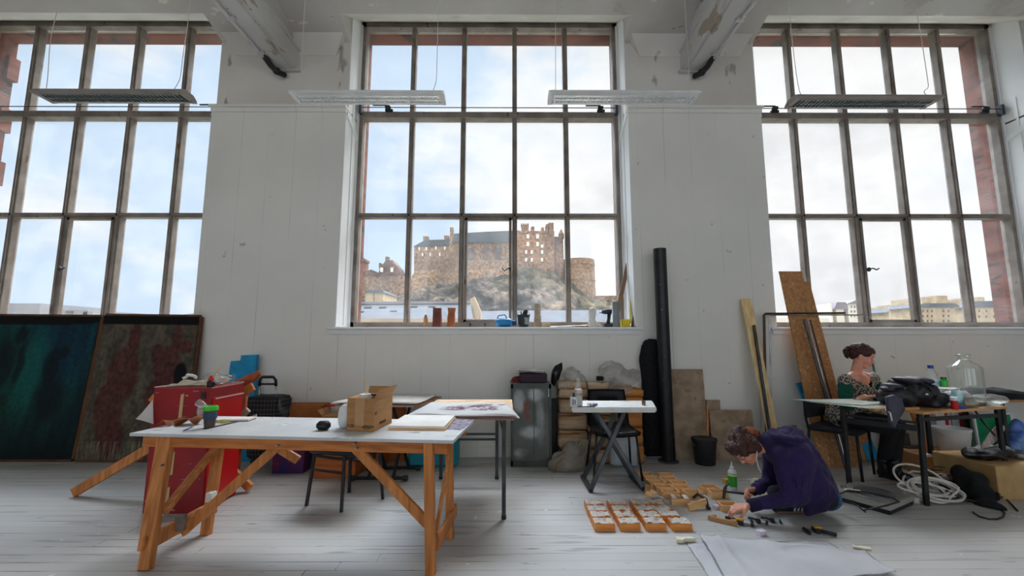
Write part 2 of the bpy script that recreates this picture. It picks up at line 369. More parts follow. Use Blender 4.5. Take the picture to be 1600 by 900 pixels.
M_BEAM = wallmat('beam_paint', '#d2d1cf', '#bfbdba', None, [('#a39686', 2.4, .58, (2, .8, 2)), ('#8a5a48', 7, .70, (2, 1, 2))])
M_REVEAL = wallmat('reveal_white', '#eceded', '#e3e4e4')
M_FRAME = mat('window_frame_paint', '#8d837a', '#72675f', rough=.6, scale=5, detail=6, extra=[('#66503f', 14, .66, (1, 1, .3))])
M_BRICK = mat('red_sandstone', '#74453a', '#54352e', rough=.9, scale=2.2, stretch=(1, 1, 5), bump=.4, spec=.1, extra=[('#3c302d', 3, .60, (1, 1, 3))])
f = MB(); f.box((0, -.2, -.1), (19, 13.0, .2)); struct('floor', f, FLOORM)
YW, YU, YF, YX = 5.05, 5.12, 5.5, 5.86
edges = [-9.5]+[e for x in WX for e in (x-HW, x+HW)]+[9.5]
piers = [(edges[i], edges[i+1]) for i in (0, 2, 4, 6)]
wb = MB(); wb.box((0, (YW+YX)/2, .72), (19, YX-YW, 1.44))
for a, b_ in piers: wb.box(((a+b_)/2, (YW+YX)/2, 2.82), (b_-a, YX-YW, 2.76))
struct('wall_front', wb, M_WALL)
ub = MB()
for a, b_ in piers: ub.box(((a+b_)/2, (YU+YX)/2, 5.65), (b_-a, YX-YU, 2.9))
for x in WX: ub.box((x, (YF+YX)/2+.03, 6.4), (2*HW, YX-YF-.02, 1.36))
struct('wall_upper', ub, M_UPPER)
# ledge moulding on top of the panelling, reveal linings, sills
k = 1
lg = MB()
for a, b_ in piers:
    lg.box(((a+b_)/2, YU-.035, 4.205), (b_-a+.05, .18, .03)); lg.box(((a+b_)/2, YW-.006, 4.165), (b_-a+.03, .03, .05))
struct('trim_1', lg, M_WALL)
for x in WX:
    k += 1; r = MB()
    r.box((x, (YW+YF)/2-.02, 1.452), (2*HW+.16, YF-YW+.06, .032), bev=.006)
    r.box((x, YW-.012, 1.41), (2*HW+.10, .022, .05))
    for s in (-1, 1):
        r.box((x+s*(HW-.006), (YW+YF)/2, 2.85), (.014, YF-YW, 2.74))
        r.box((x+s*(HW-.006), (YU+YF)/2, 4.95), (.014, YF-YU, 1.5))
        r.box((x+s*(HW-.02), YF-.05, 3.55), (.03, .05, 4.16)); r.box((x+s*(HW-.012), YF-.22, 3.0), (.02, .03, 3.0))
        r.bar((x+s*(HW-.015), YW+.02, 4.14), (x+s*(HW-.015), YF-.06, 3.98), .03, .06)
    struct('trim_%d' % k, r, M_REVEAL)
k += 1
q = MB()
for x in WX:
    for s in (-1, 1):
        q.box((x+s*(HW-.005), (YF+.06+YX)/2, 3.6), (.04, YX-YF-.08, 4.3))
        for i in range(11): 
            if i % 2 and s < 0 and x < -3: q.box((x+s*(HW-.045), YX-.06, 1.7+i*.39), (.06, .14, .34))
    q.box((x, YX-.12, 5.68), (2*HW, .24, .07)); q.box((x, YX-.1, 1.43), (2*HW, .28, .08))
struct('trim_%d' % k, q, M_BRICK)
skb = MB(); skb.box((0, YW-.012, .06), (19, .024, .12), bev=.004); struct('baseboard_front', skb, M_WALL)
# ceiling: slopes up from the wall, cut back over every window
cb = MB(); CS = .27
def zc(y): return 5.14+(5.12-y)*CS
for a, b_ in piers: cb.prism([(-1, zc(-1)), (YU, zc(YU)), (YU, 7.2), (-1, 7.2)], a, b_, 'yz')
for x in WX: cb.prism([(-1, zc(-1)), (4.75, zc(4.75)), (YF+.02, 5.74), (YF+.02, 7.2), (-1, 7.2)], x-HW, x+HW, 'yz')
cb.box((0, -3.6, 7.0), (19, 5.4, .7))
struct('ceiling', cb, M_CEIL)
cv = MB()
for i, (a, b_) in enumerate(piers[1:3]):
    z0, z1, y1 = 4.95, zc(4.97)+.02, 4.97
    cv.hexa([(a+.18, YU, z0), (b_-.18, YU, z0), (b_-.18, YU-.012, z0), (a+.18, YU-.012, z0)],
            [(a+.04, YU, z1), (b_-.04, YU, z1), (b_-.04, y1, z1), (a+.04, y1, z1)])
k += 1; struct('trim_%d' % k, cv, M_UPPER)
BX = [-2.84, 2.33]
for bx_ in BX:
    k += 1; b = MB(); b.box((bx_, 2.05, 4.865), (.27, 6.16, .23)); b.box((bx_, 2.05, 5.6), (.17, 6.16, 1.3)); b.box((bx_, 2.05, 4.99), (.31, 6.16, .02))
    for s_ in (-1, 1): b.prism([(-1, zc(-1)-.05), (YU, zc(YU)-.05), (YU, zc(YU)+.02), (-1, zc(-1)+.02)], bx_+s_*.085-.012, bx_+s_*.085+.012, 'yz')
    b.box((bx_, 2.05, 4.742), (.15, 6.10, .03))
    b.box((bx_, 5.09, 4.73), (.33, .05, .03))
    struct('trim_%d' % k, b, M_BEAM)
    c = MB(); s = -1 if bx_ < 0 else 1
    c.tube([(bx_+s*.16, -1, 4.74), (bx_+s*.16, 4.9, 4.74)], .022, 8)
    for y in (3.4, 4.2, 4.75): c.box((bx_+s*.14, y, 4.745), (.09, .03, .06))
    k += 1; struct('trim_%d' % k, c, M_BEAM)
    d = MB(); d.tube([(bx_+s*.16, 4.82, 4.76), (bx_+s*.13, 4.95, 4.70), (bx_+s*.06, 5.0, 4.64), (bx_+s*.02, 5.08, 4.66)], .035, 8); d.ell((bx_+s*.08, 5.0, 4.66), (.05, .05, .045), seg=10)
    k += 1; struct('trim_%d' % k, d, M_BLKPL)
# side and rear walls (rear openings are unseen, added to let in fill light)
for nm, sx in (('wall_left', -9.55), ('wall_right', 9.55)):
    b = MB(); b.box((sx, -.2, 3.5), (.1, 13, 7.2)); struct(nm, b, M_WALL)
b = MB(); xs = [-9.5]+[e for x, z in REAR for e in (x-2.1, x+2.1)]+[9.5]
for i in (0, 2, 4, 6): b.box(((xs[i]+xs[i+1])/2, REAR_Y, 3.5), (xs[i+1]-xs[i], .3, 7.2))
for x, z in REAR: b.box((x, REAR_Y, .45), (4.2, .3, .9)); b.box((x, REAR_Y, 6.45), (4.2, .3, 1.5))
struct('wall_rear', b, M_WALL)
# windows
ROWS = [1.545, 2.945, 4.335, 5.63]; SP = .695
def tbar(mb, x, y, z, vertical, L_, w_=.062, dp=.10):
    if vertical:
        mb.box((x, y, z), (w_, dp, L_), bev=.006); mb.box((x, y-.055, z), (w_*.45, .03, L_))
    else:
        mb.box((x, y, z), (L_, dp, w_), bev=.006); mb.box((x, y-.055, z), (L_, .03, w_*.45))
def handle(win, x, z, s=1):
    h = MB(); h.ell((x, YF-.085, z), (.018, .03, .03), seg=10); h.tube([(x, YF-.10, z), (x+s*.02, YF-.12, z+.01), (x+s*.07, YF-.12, z-.01 if s > 0 else z-.03), (x+s*.10, YF-.12, z+.01)], .009, 6)
    part('handle', h, M_BLKPL, win, smooth=True)
for wi, x in enumerate(WX):
    W = bpy.data.objects.new('window_%d' % (wi+1), None); col.objects.link(W); W['kind'] = 'structure'
    fr = MB()
    zt, zb = 5.69, 1.47
    for s in (-1, 1):
        fr.box((x+s*(HW-.045), YF+.02, (zt+zb)/2), (.07, .14, zt-zb), bev=.005)
    fr.box((x, YF+.02, 5.655), (2*HW-.02, .14, .075)); fr.box((x, YF+.02, 1.505), (2*HW-.02, .14, .075))
    for i in range(4): tbar(fr, x+(i-1.5)*SP, YF+.02, (zt+zb)/2, True, zt-zb)
    fr.box((x, YF+.015, ROWS[2]), (2*HW-.02, .15, .085), bev=.006); tbar(fr, x, YF+.02, ROWS[1], False, 2*HW-.02)
    part('window_frame', fr, M_FRAME, W)
    # opening casement in the bottom middle, and the pivoting top lights
    ca = MB(); cw = SP-.075
    z0, z1 = 1.54, ROWS[1]-.03
    for s in (-1, 1): ca.box((x+s*(cw/2-.02), YF-.01, (z0+z1)/2), (.035, .05, z1-z0))
    for z in (z0+.02, z1-.02): ca.box((x, YF-.01, z), (cw, .05, .035))
    part('casement', ca, M_FRAME, W)
    hx = {0: x-.26, 1: x+.285, 2: x-.29}[wi]; handle(W, hx, 2.22, {0: 1, 1: -1, 2: 1}[wi])
    for sx in (-.9, 1.0) if wi else (-1.0, 1.03):
        st = MB(); xx = x+sx*1.5; st.box((xx, YF-.1, ROWS[2]+.075), (.07, .06, .05), bev=.01); st.box((xx-.10, YF-.11, ROWS[2]+.10), (.2, .02, .012)); st.box((xx+.01, YF-.07, ROWS[2]+.045), (.1, .04, .03))
        part('window_catch', st, M_BLKPL, W)
    rd = MB(); rd.cyl((x-HW+.05, YF-.10, ROWS[2]+.075), (x+HW-.05, YF-.10, ROWS[2]+.075), .006, n=6); rd.box((x-HW+.06, YF-.09, ROWS[2]+.06), (.04, .06, .14)); rd.box((x+HW-.06, YF-.09, ROWS[2]+.06), (.04, .06, .14))
    part('opening_rod', rd, M_GREYMET, W)
    gp = MB(); xsn = [x-HW+.07]+[x+(i-1.5)*SP for i in range(4)]+[x+HW-.07]; zs = [1.53, ROWS[1], ROWS[2], 5.63]
    for i in range(5):
        for j in range(3): gp.box(((xsn[i]+xsn[i+1])/2, YF+.045, (zs[j]+zs[j+1])/2), (xsn[i+1]-xsn[i]-.03, .006, zs[j+1]-zs[j]-.03))
    part('pane', gp, M_GLASS, W)
# ================================================================ outside
M_STONE = attr_mat('castle_stone', rough=.95, scale=.55, amt=.75, bump=0, spec=.05)
M_ROCK = attr_mat('crag_rock', rough=1, scale=.30, amt=.95, bump=0, spec=.05)
M_SLATE = mat('slate_roof', '#565b62', '#474c53', rough=.95, spec=.1, scale=.9, stretch=(1, 1, 6), lo=.3, hi=.7)
M_FARWIN = mat('far_window_white', '#cfc9c2', rough=.5)
M_FARDARK = mat('far_window_dark', '#3c4048', '#4f545c', rough=.3)
M_TAN = mat('pale_sandstone', '#a8957b', '#8f7b62', rough=.9, scale=.5, detail=6)
M_ROUGHGRASS = mat('grass_bank', '#8d9a5a', '#768850', rough=1, scale=1)
gm = MB(); gm.box((0, 700, -14), (2400, 1380, 1)); g_ = struct('trim_ground', gm, mat('city_ground', '#84857a', '#6c6e66', rough=1, scale=.02)); g_.name = 'trim_%d' % (k+1)
def fpoly(mb, pts, Y, dep):
    "solid block whose front follows pixel corners at distance Y"
    P = [A(x, y, Y) for x, y in pts]
    mb.prism([(p.x, p.z) for p in P], Y, Y+dep, 'xz'); return mb
def fbox(mb, x0, y0, x1, y1, Y, dep): return fpoly(mb, [(x0, y1), (x1, y1), (x1, y0), (x0, y0)], Y, dep)
def stone(o, base, dark, sc=.06):
    b, d = [tuple(c*k_ for c, k_ in zip(hexc(h), (.52, .455, .40))) for h in (base, dark)]
    paint(o, lambda v: lerp(b, d, .5+1.1*noise.noise(v*sc)+.35*noise.noise(v*sc*6)))
def subdiv(mb, L_):
    for it in range(6):
        es = [e for e in mb.bm.edges if e.calc_length() > L_]
        if not es: break
        bmesh.ops.subdivide_edges(mb.bm, edges=es, cuts=1, use_grid_fill=True)
    bmesh.ops.triangulate(mb.bm, faces=[f for f in mb.bm.faces if len(f.verts) > 4])
    return mb
CY = 300
castle = thing('castle', 'large brown stone castle on the crag seen through the middle window', 'castle', A(740, 440, CY))
def cpart(name, mb, m, st=None, sub=4):
    if st: subdiv(mb, sub)
    bmesh.ops.translate(mb.bm, verts=mb.bm.verts, vec=-castle.location)
    o = part(name, mb, m, castle)
    if st: stone(o, *st)
    return o
ST = ('#c4a88f', '#94827a')
mb = MB(); fbox(mb, 647, 384, 703, 445, CY, 25); cpart('wing', mb, M_STONE, ST)
mb = MB(); fpoly(mb, [(646, 385), (705, 383), (703, 374), (664, 375)], CY-1, 26); cpart('roof', mb, M_SLATE)
mb = MB()
for a in ((661, 369, 669, 377), (694, 368, 701, 376), (703, 355, 708, 372)): mb = MB(); fbox(mb, *a, CY+4, 5); cpart('chimney', mb, M_STONE, ST)
mb = MB(); fbox(mb, 703, 366, 714, 384, CY-1, 20); cpart('gable_wall', mb, M_STONE, ST)
mb = MB(); fbox(mb, 702, 377, 812, 440, CY-2, 28); cpart('great_hall', mb, M_STONE, ('#b8a28e', '#8c7d72'))
mb = MB(); fpoly(mb, [(706, 379), (812, 378), (812, 360), (760, 362), (710, 365)], CY-3, 28); cpart('roof', mb, M_SLATE)
mb = MB()
for x in (736, 758, 778): mb = MB(); fbox(mb, x-4, 388, x+4, 404, CY-2.6, 1); cpart('window', mb, M_FARDARK)
for x in (736, 758, 778):
    mb = MB()
    for d in (-4.4, -1.3, 1.3, 4.4): fbox(mb, x+d-.35, 387, x+d+.35, 404.5, CY-2.9, .5)
    for y in (393, 398.5): fbox(mb, x-4.4, y, x+4.4, y+.7, CY-2.9, .5)
    cpart('window_bars', mb, M_STONE, ('#b8a28e', '#8c7d72'))
mb = MB(); fbox(mb, 808, 361, 866, 432, CY-6, 30); 
for a in ((815, 351, 826, 364), (830, 354, 835, 364), (846, 355, 850, 364), (853, 350, 858, 364), (857, 348, 865, 366)): fbox(mb, *a, CY-7, 8)
for i in range(4): fbox(mb, 814+i*3.4, 349, 815.8+i*3.4, 352, CY-7, 6)
cpart('palace_block', mb, M_STONE, ('#c09c82', '#8c776b'))
mb = MB(); 
c0 = A(866, 432, CY-2); c1 = A(866, 370, CY-2); mb.lathe([(6.2, c0.z), (6.0, c1.z)], (c0.x+.3, CY+3, 0), 16)
c0 = A(874, 434, CY); c1 = A(874, 371, CY); mb.lathe([(3.6, c0.z), (3.2, c1.z)], (c0.x, CY+1, 0), 16)
c0 = A(877, 373, CY); mb.lathe([(2.0, c0.z), (2.0, c0.z+3.5), (1.2, c0.z+5), (.2, c0.z+7)], (c0.x, CY, 0), 12); cpart('turret', mb, M_STONE, ('#a88a78', '#6d5f5c'))
WL = []
for y in (366, 378): 
    for x in (825, 840): WL.append((x-2.2, y, x+2.2, y+6.5, CY-6.5))
for y in (391, 403):
    for x in (822, 831, 847): WL.append((x-1.6, y, x+1.6, y+5.5, CY-6.5))
WL.append((845, 382, 849, 387, CY-6.5))
for x, y in ((655, 386), (666, 386), (681, 385), (695, 385), (660, 395), (672, 395), (687, 395)): WL.append((x-1.1, y, x+1.1, y+5, CY-.8))
for a in WL: mb = MB(); fbox(mb, *a, 1.2); cpart('window', mb, M_FARWIN)
mb = MB(); cx0 = A(906, 470, CY); r0 = (A(936, 470, CY).x-A(880, 470, CY).x)/2; ztop = A(905, 404, CY).z; zbot = A(905, 480, CY).z
mb.lathe([(r0*1.04, zbot-6), (r0, zbot), (r0*.955, (ztop+zbot)/2), (r0*.94, ztop-4.6), (r0*.965, ztop-4.2), (r0*.93, ztop), (0, ztop)], (A(907, 470, CY).x, CY+8, 0), 36)
for z in (.3, .55): mb.lathe([(r0*.985, zbot+(ztop-zbot)*z), (r0*.985, zbot+(ztop-zbot)*z+.7)], (A(907, 470, CY).x, CY+8, 0), 36)
cpart('round_bastion', mb, M_STONE, ('#bfa68e', '#9a8676'))
mb = MB(); fpoly(mb, [(636, 470), (815, 470), (815, 428), (800, 420), (700, 420), (648, 423), (641, 437)], CY-7, 10); cpart('curtain_wall', mb, M_STONE, ('#cdb193', '#978272')); mb = MB(); fpoly(mb, [(556, 475), (642, 475), (642, 436), (626, 430), (594, 432), (556, 433)], CY-4, 10); cpart('curtain_wall', mb, M_STONE, ('#c4a88f', '#8f7d70'))
mb = MB(); fbox(mb, 930, 462, 975, 476, CY-2, 8); cpart('curtain_wall', mb, M_STONE, ('#cdb193', '#978272'))
mb = MB()
for x, y in ((657, 434), (669, 434), (688, 433), (692, 433), (733, 425), (760, 425), (773, 429)): mb = MB(); fbox(mb, x-1, y, x+1, y+5, CY-7.5, 1); cpart('window', mb, M_FARDARK)
mb = MB(); fbox(mb, 556, 405, 567, 440, CY-4, 12); fbox(mb, 555, 403, 568, 407, CY-4.5, 13); fpoly(mb, [(592, 435), (627, 435), (626, 426), (623, 418), (616, 410), (613, 406), (602, 408), (595, 417), (592, 424)], CY-3, 14)
fpoly(mb, [(566, 436), (594, 436), (594, 427), (580, 421), (568, 425)], CY-2, 12)
for a in ((602, 401, 607, 412), (609, 407, 614, 412), (592, 411, 595, 420)): fbox(mb, *a, CY, 4)
cpart('gatehouse', mb, M_STONE, ('#a68777', '#6f6060'))
mb = MB()
for x in (596, 612): mb = MB(); fbox(mb, x-2, 418, x+2.4, 425, CY-3.5, 1); cpart('window', mb, M_FARWIN)
for y in (413, 422, 430): mb = MB(); fbox(mb, 559, y, 563, y+2, CY-4.8, 1); cpart('window', mb, M_FARWIN)
# crag
mb = MB(); nx, ny = 150, 44; top = [(540, 470), (590, 466), (640, 458), (690, 446), (730, 438), (790, 428), (830, 420), (870, 428), (890, 440), (915, 462), (960, 474), (1010, 485)]
def topy(x):
    for (a, b), (c, d) in zip(top, top[1:]):
        if a <= x <= c: return b+(d-b)*(x-a)/(c-a)
    return top[0][1] if x < top[0][0] else top[-1][1]
gv = []
for j in range(ny+1):
    row = []
    for i in range(nx+1):
        x = 530+(1010-530)*i/nx; t = j/ny; y = topy(x)*(1-t)+530*t; Y = CY-8-60*t**.9
        p = A(x, y, Y); q = V((p.x*.09, p.z*.12, 3)); p += V((0, -7*abs(noise.noise(q)), 3.2*noise.noise(q*2.2)))
        row.append(mb.bm.verts.new(p))
    gv.append(row)
for j in range(ny):
    for i in range(nx): mb.bm.faces.new((gv[j][i], gv[j][i+1], gv[j+1][i+1], gv[j+1][i]))
pl = A(745, 470, CY); mb.box((pl.x, CY+25, (pl.z-14)/2), (190, 60, pl.z+14)); hill = part('trim_crag', mb, M_ROCK); hill.name = 'trim_%d' % (k+2); hill['kind'] = 'structure'
def rockc(v):
    n = noise.noise(v*.07)+.5*noise.noise(v*.22); g = noise.noise(V((v.x*.035, v.y*.03, 9)))
    c = lerp(hexc('#5a4f46'), hexc('#1f1e1b'), .5+1.5*n+.8*noise.noise(v*.9)); return lerp(c, hexc('#4f4b34'), .05+1.0*g)
paint(hill, rockc)
# roofs just outside
def roof(name, label, pts_front, Y, dep, zdrop, m=M_SLATE):
    pass
rf = thing('slate_roof', 'long grey slate roof with small vents, left half of the middle window', 'roof', (A(640, 490, 40).x, 40, -12))
a, b_ = A(548, 475, 44), A(735, 474, 44); e0, e1 = A(530, 530, 38), A(745, 530, 38)
mb = MB(); O = rf.location
mb.hexa([V((e0.x, e0.y, e0.z-.4))-O, V((e1.x, e1.y, e1.z-.4))-O, V((b_.x, 50, e1.z-.4))-O, V((a.x, 50, e0.z-.4))-O], [e0-O, e1-O, b_-O, a-O]); part('slates', mb, M_SLATE, rf)
mb = MB(); mb.bar(a-O+V((0, 0, .1)), b_-O+V((0, 0, .1)), .4, .25); part('ridge', mb, mat('lead_ridge', '#6f7075', rough=.7), rf)
mb = MB()
for x, y in ((563, 488), (575, 481), (598, 481), (615, 487), (647, 480), (662, 487), (675, 480)):
    t = (y-475)/55; p = A(x, y, 44-6*t-.1)-O; mb = MB(); mb.box(p, (.7, .3, .12), rot=Euler((.5, 0, 0))); part('vent', mb, mat('roof_vent', '#26272a', rough=.95, spec=0), rf)
mb = MB(); mb.box(V(((e0.x+e1.x)/2, 44, -4.5))-O+V((0, 0, 0)), (e1.x-e0.x-1, 8, 15.6)); part('wall', mb, M_TAN, rf)
rf = thing('slate_roof', 'pale slate roof with a stone gable, right half of the middle window', 'roof', (A(850, 500, 50).x, 50, -12)); O = rf.location
a, b_ = A(742, 486, 50), A(965, 484, 50); e0, e1 = A(725, 530, 45), A(985, 530, 45)
mb = MB(); mb.hexa([V((e0.x, e0.y, e0.z-.4))-O, V((e1.x, e1.y, e1.z-.4))-O, V((b_.x, 56, e1.z-.4))-O, V((a.x, 56, e0.z-.4))-O], [e0-O, e1-O, b_-O, a-O]); part('slates', mb, M_SLATE, rf)
mb = MB(); P = [A(x, y, 44.5) for x, y in ((726, 530), (726, 500), (735, 467), (741, 463), (751, 486), (751, 530))]
mb.prism([(p.x-O.x, p.z-O.z) for p in P], 44.5-O.y, 46-O.y); part('gable', mb, M_TAN, rf)
mb = MB(); mb.box(V(((e0.x+e1.x)/2, 51, -4.5))-O, (e1.x-e0.x-1, 9, 15.6)); part('wall', mb, M_TAN, rf)
def house(label, blocks_, Y, m, wins=(), roofs=(), wm=M_FARDARK, dep=14, rm=M_SLATE):
    yb = 450+FPX*2; blocks = [list(b_) for b_ in blocks_]
    h = thing('tenement_house', label, 'building', A(blocks[0][0], 530, Y))
    mb = MB(); [(lambda P0, P1: mb.prism([(P0.x, -13.5 if i_ == 0 else P1.z), (P1.x, -13.5 if i_ == 0 else P1.z), (P1.x, P0.z), (P0.x, P0.z)], Y, Y+dep, 'xz'))(A(bb[0], bb[1], Y), A(bb[2], bb[3], Y)) for i_, bb in enumerate(blocks)]; bmesh.ops.translate(mb.bm, verts=mb.bm.verts, vec=-h.location); part('wall', mb, m, h)
    if roofs:
        mb = MB(); [fpoly(mb, r, Y-.5, dep) for r in roofs]; bmesh.ops.translate(mb.bm, verts=mb.bm.verts, vec=-h.location); part('roof', mb, rm, h)
    for (x, y, w_, h2) in wins:
        mb = MB(); fbox(mb, x, y, x+w_, y+h2, Y-.25, .5); bmesh.ops.translate(mb.bm, verts=mb.bm.verts, vec=-h.location); part('window', mb, wm, h)
    return h
house('small pale building below the castle at the left', [(571, 456, 598, 485)], 120, M_TAN, [(583.5, 458, .8, 20)], [[(569, 457), (600, 457), (598, 453), (572, 453)]])
M_FLAT = mat('grey_cladding', '#7f8186', '#707278', rough=.8)
house('flat grey rooftop block at the left window', [(8, 474, 54, 545)], 90, M_FLAT)
house('low beige rooftop in the left window beside the grey block', [(54, 481, 92, 545)], 110, M_TAN)
house('grey rooftop with dark openings in the left window', [(92, 484, 130, 545), (130, 487, 138, 545)], 80, M_FLAT, [(102, 486, 10, 3)])
house('pale gable roof at the right edge of the left window', [(262, 493, 330, 545)], 100, M_TAN, (), [[(262, 494), (330, 494), (330, 484), (300, 490)]], rm=M_FLAT)
M_CREAM = mat('cream_render', '#c9c2b6', '#b8b0a2', rough=.9)
M_PURP = mat('purple_slate', '#6f656d', '#625962', rough=.8)
house('white rendered house with purple roof behind the board at the right', [(1297, 474, 1306, 545), (1306, 481, 1324, 545), (1324, 474, 1350, 545)], 160, M_CREAM, [(1330+i*5, 478+j*7, 1.6, 3) for i in range(3) for j in range(3)], [[(1303, 483), (1326, 483), (1322, 472), (1308, 472)], [(1322, 475), (1350, 475), (1337, 469)]], rm=M_PURP)
house('low cream terrace at the left of the right window', [(1185, 497, 1300, 545)], 150, M_CREAM)
TW = [(x, y, 1.8, 3.4) for x in (1442, 1449, 1456, 1474, 1482) for y in (484, 492, 500)]
house('tan stone tenement with many chimneys in the right window', [(1436, 478, 1500, 545), (1440, 465, 1456, 480), (1462, 462, 1482, 480), (1487, 470, 1500, 480)], 170, M_TAN, TW, [[(1434, 480), (1500, 480), (1494, 474), (1442, 474)]])
house('distant rocky looking tower house in the right window', [(1388, 486, 1420, 545), (1394, 478, 1404, 490), (1408, 475, 1418, 490)], 210, M_TAN, [(1393, 492, 1.5, 3), (1411, 492, 1.5, 3)], [[(1386, 488), (1422, 488), (1414, 480), (1392, 482)]])
house('tan stone tenement at the far right of the right window', [(1512, 478, 1600, 545), (1526, 464, 1540, 480), (1552, 470, 1562, 480)], 190, M_TAN, [(x, y, 1.8, 3.6) for x in (1520, 1530, 1541, 1553) for y in (484, 493)], [[(1510, 480), (1600, 480), (1590, 469), (1520, 471)]])
# ================================================================ helpers for things drawn in room coordinates
def wloc(o):
    l = V((0, 0, 0))
    while o is not None: l += o.location; o = o.parent
    return l
def wp(name, mb, m, parent, **k):
    bmesh.ops.translate(mb.bm, verts=mb.bm.verts, vec=-wloc(parent)); return part(name, mb, m, parent, **k)
def w1(name, mb, m, loc, label, cat, group=None, **k):
    loc = V(loc); bmesh.ops.translate(mb.bm, verts=mb.bm.verts, vec=-loc)
    o = part(name, mb, m, None, **k); return tag(o, label, cat, group, loc)
def slab(c, d, th, **k): return MB().box(c, d, **k)
def crumple(mb, amt, sc, cuts=2, seed=0):
    bmesh.ops.subdivide_edges(mb.bm, edges=mb.bm.edges, cuts=cuts, use_grid_fill=True); return mb.jitter(amt, sc, seed)
def quadsheet(corners, nx, ny, th, amp=0, sc=4, seed=0, curl=None):
    "a sheet with real thickness spanning four corner points, gently waved"
    mb = MB(); a, b, c, d = [V(p) for p in corners]; g = []
    for j in range(ny+1):
        row = []
        for i in range(nx+1):
            u, v = i/nx, j/ny; p = (a*(1-u)+b*u)*(1-v)+(d*(1-u)+c*u)*v
            p = p+V((0, 0, amp*noise.noise(V((p.x*sc+seed, p.y*sc, seed*1.7)))))
            if curl: p = p+V((0, 0, curl(u, v)))
            row.append(mb.bm.verts.new(p))
        g.append(row)
    for j in range(ny):
        for i in range(nx): mb.bm.faces.new((g[j][i], g[j][i+1], g[j+1][i+1], g[j+1][i]))
    bmesh.ops.solidify(mb.bm, geom=list(mb.bm.faces), thickness=th); return mb
# ================================================================ lights hanging from the ceiling
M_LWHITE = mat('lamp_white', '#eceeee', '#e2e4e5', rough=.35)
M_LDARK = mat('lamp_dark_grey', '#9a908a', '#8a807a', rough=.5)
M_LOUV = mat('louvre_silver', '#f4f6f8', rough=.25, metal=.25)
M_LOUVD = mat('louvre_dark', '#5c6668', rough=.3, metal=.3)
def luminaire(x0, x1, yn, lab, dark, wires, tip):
    "x0..x1 pixel span of the near edge, yn its height in the picture"
    Yn, dp = 3.42, .20; a, b = A(x0, yn, Yn), A(x1, yn, Yn); z = (a.z+b.z)/2; L_ = b.x-a.x; cx = (a.x+b.x)/2; cy = Yn+dp/2
    T = thing('hanging_strip_light', lab, 'ceiling light', (cx, cy, z), group='hanging louvred strip lights')
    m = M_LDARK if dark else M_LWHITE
    mb = MB(); h = .028
    for s in (-1, 1): mb.prism([(s*(dp/2-.028), z+h), (s*dp/2, z), (s*(dp/2), z-.006), (s*(dp/2-.045), z-.012), (s*(dp/2-.05), z)], cx-L_/2, cx+L_/2, 'yz') if False else None
    prof = [(cy-dp/2, z-.004), (cy-dp/2+.01, z+.018), (cy-.05, z+.045), (cy+.05, z+.045), (cy+dp/2-.01, z+.018), (cy+dp/2, z-.004), (cy+dp/2-.04, z-.012), (cy+dp/2-.04, z+.0), (cy-dp/2+.04, z+.0), (cy-dp/2+.04, z-.012)]
    mb.prism(prof, cx-L_/2, cx+L_/2, 'yz')
    for s in (-1, 1): mb.prism([(p[0], p[1]-.003) for p in prof[:6]], cx+s*L_/2-.02, cx+s*L_/2+.02, 'yz')
    wp('housing', mb, m, T)
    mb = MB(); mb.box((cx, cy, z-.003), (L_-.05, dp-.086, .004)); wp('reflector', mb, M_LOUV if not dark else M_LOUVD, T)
    mb = MB(); n = 34
    for i in range(n):
        for s in (-1, 1): mb.box((cx-L_/2+.04+(L_-.08)*i/(n-1), cy+s*.03, z-.009), (.006, .042, .012))
    for s in (-1, 0, 1): mb.box((cx, cy+s*.056, z-.009), (L_-.06, .006, .012))
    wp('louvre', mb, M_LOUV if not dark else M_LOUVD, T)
    for i, w_ in enumerate(wires):
        pts = [A(x, y, cy) for x, y in w_]; pts[-1].z = z+.03
        top = pts[0].copy(); top.z = zc(cy)+.03
        q = [top]+pts; 
        for _ in range(2): q = [q[0]]+[p for u, v in zip(q, q[1:]) for p in (u*.75+v*.25, u*.25+v*.75)]+[q[-1]]
        wp('suspension_wire', MB().tube(q, .0028, 6), mat('wire_white', '#d5d2cc'), T, smooth=True)
    return T
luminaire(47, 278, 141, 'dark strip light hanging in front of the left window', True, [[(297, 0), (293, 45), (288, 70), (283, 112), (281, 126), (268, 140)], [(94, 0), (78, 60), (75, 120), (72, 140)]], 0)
luminaire(454, 688, 143, 'white strip light overlapping the left edge of the middle window', False, [[(685, 0), (684, 40), (683, 85), (682, 125), (681, 130), (674, 142)], [(474, 40), (472, 90), (471, 128), (470, 142)]], 0)
luminaire(862, 1093, 143, 'white strip light overlapping the right edge of the middle window', False, [[(868, 0), (868, 100), (868, 142)], [(1070, 0), (1073, 60), (1077, 110), (1075, 122), (1077, 128), (1077, 142)]], 0)
luminaire(1252, 1474, 150, 'dark strip light hanging in front of the right window', True, [[(1428, 0), (1437, 42), (1445, 95), (1450, 128), (1451, 138), (1441, 143), (1455, 150)], [(1233, 20), (1246, 135), (1254, 150)]], 0)
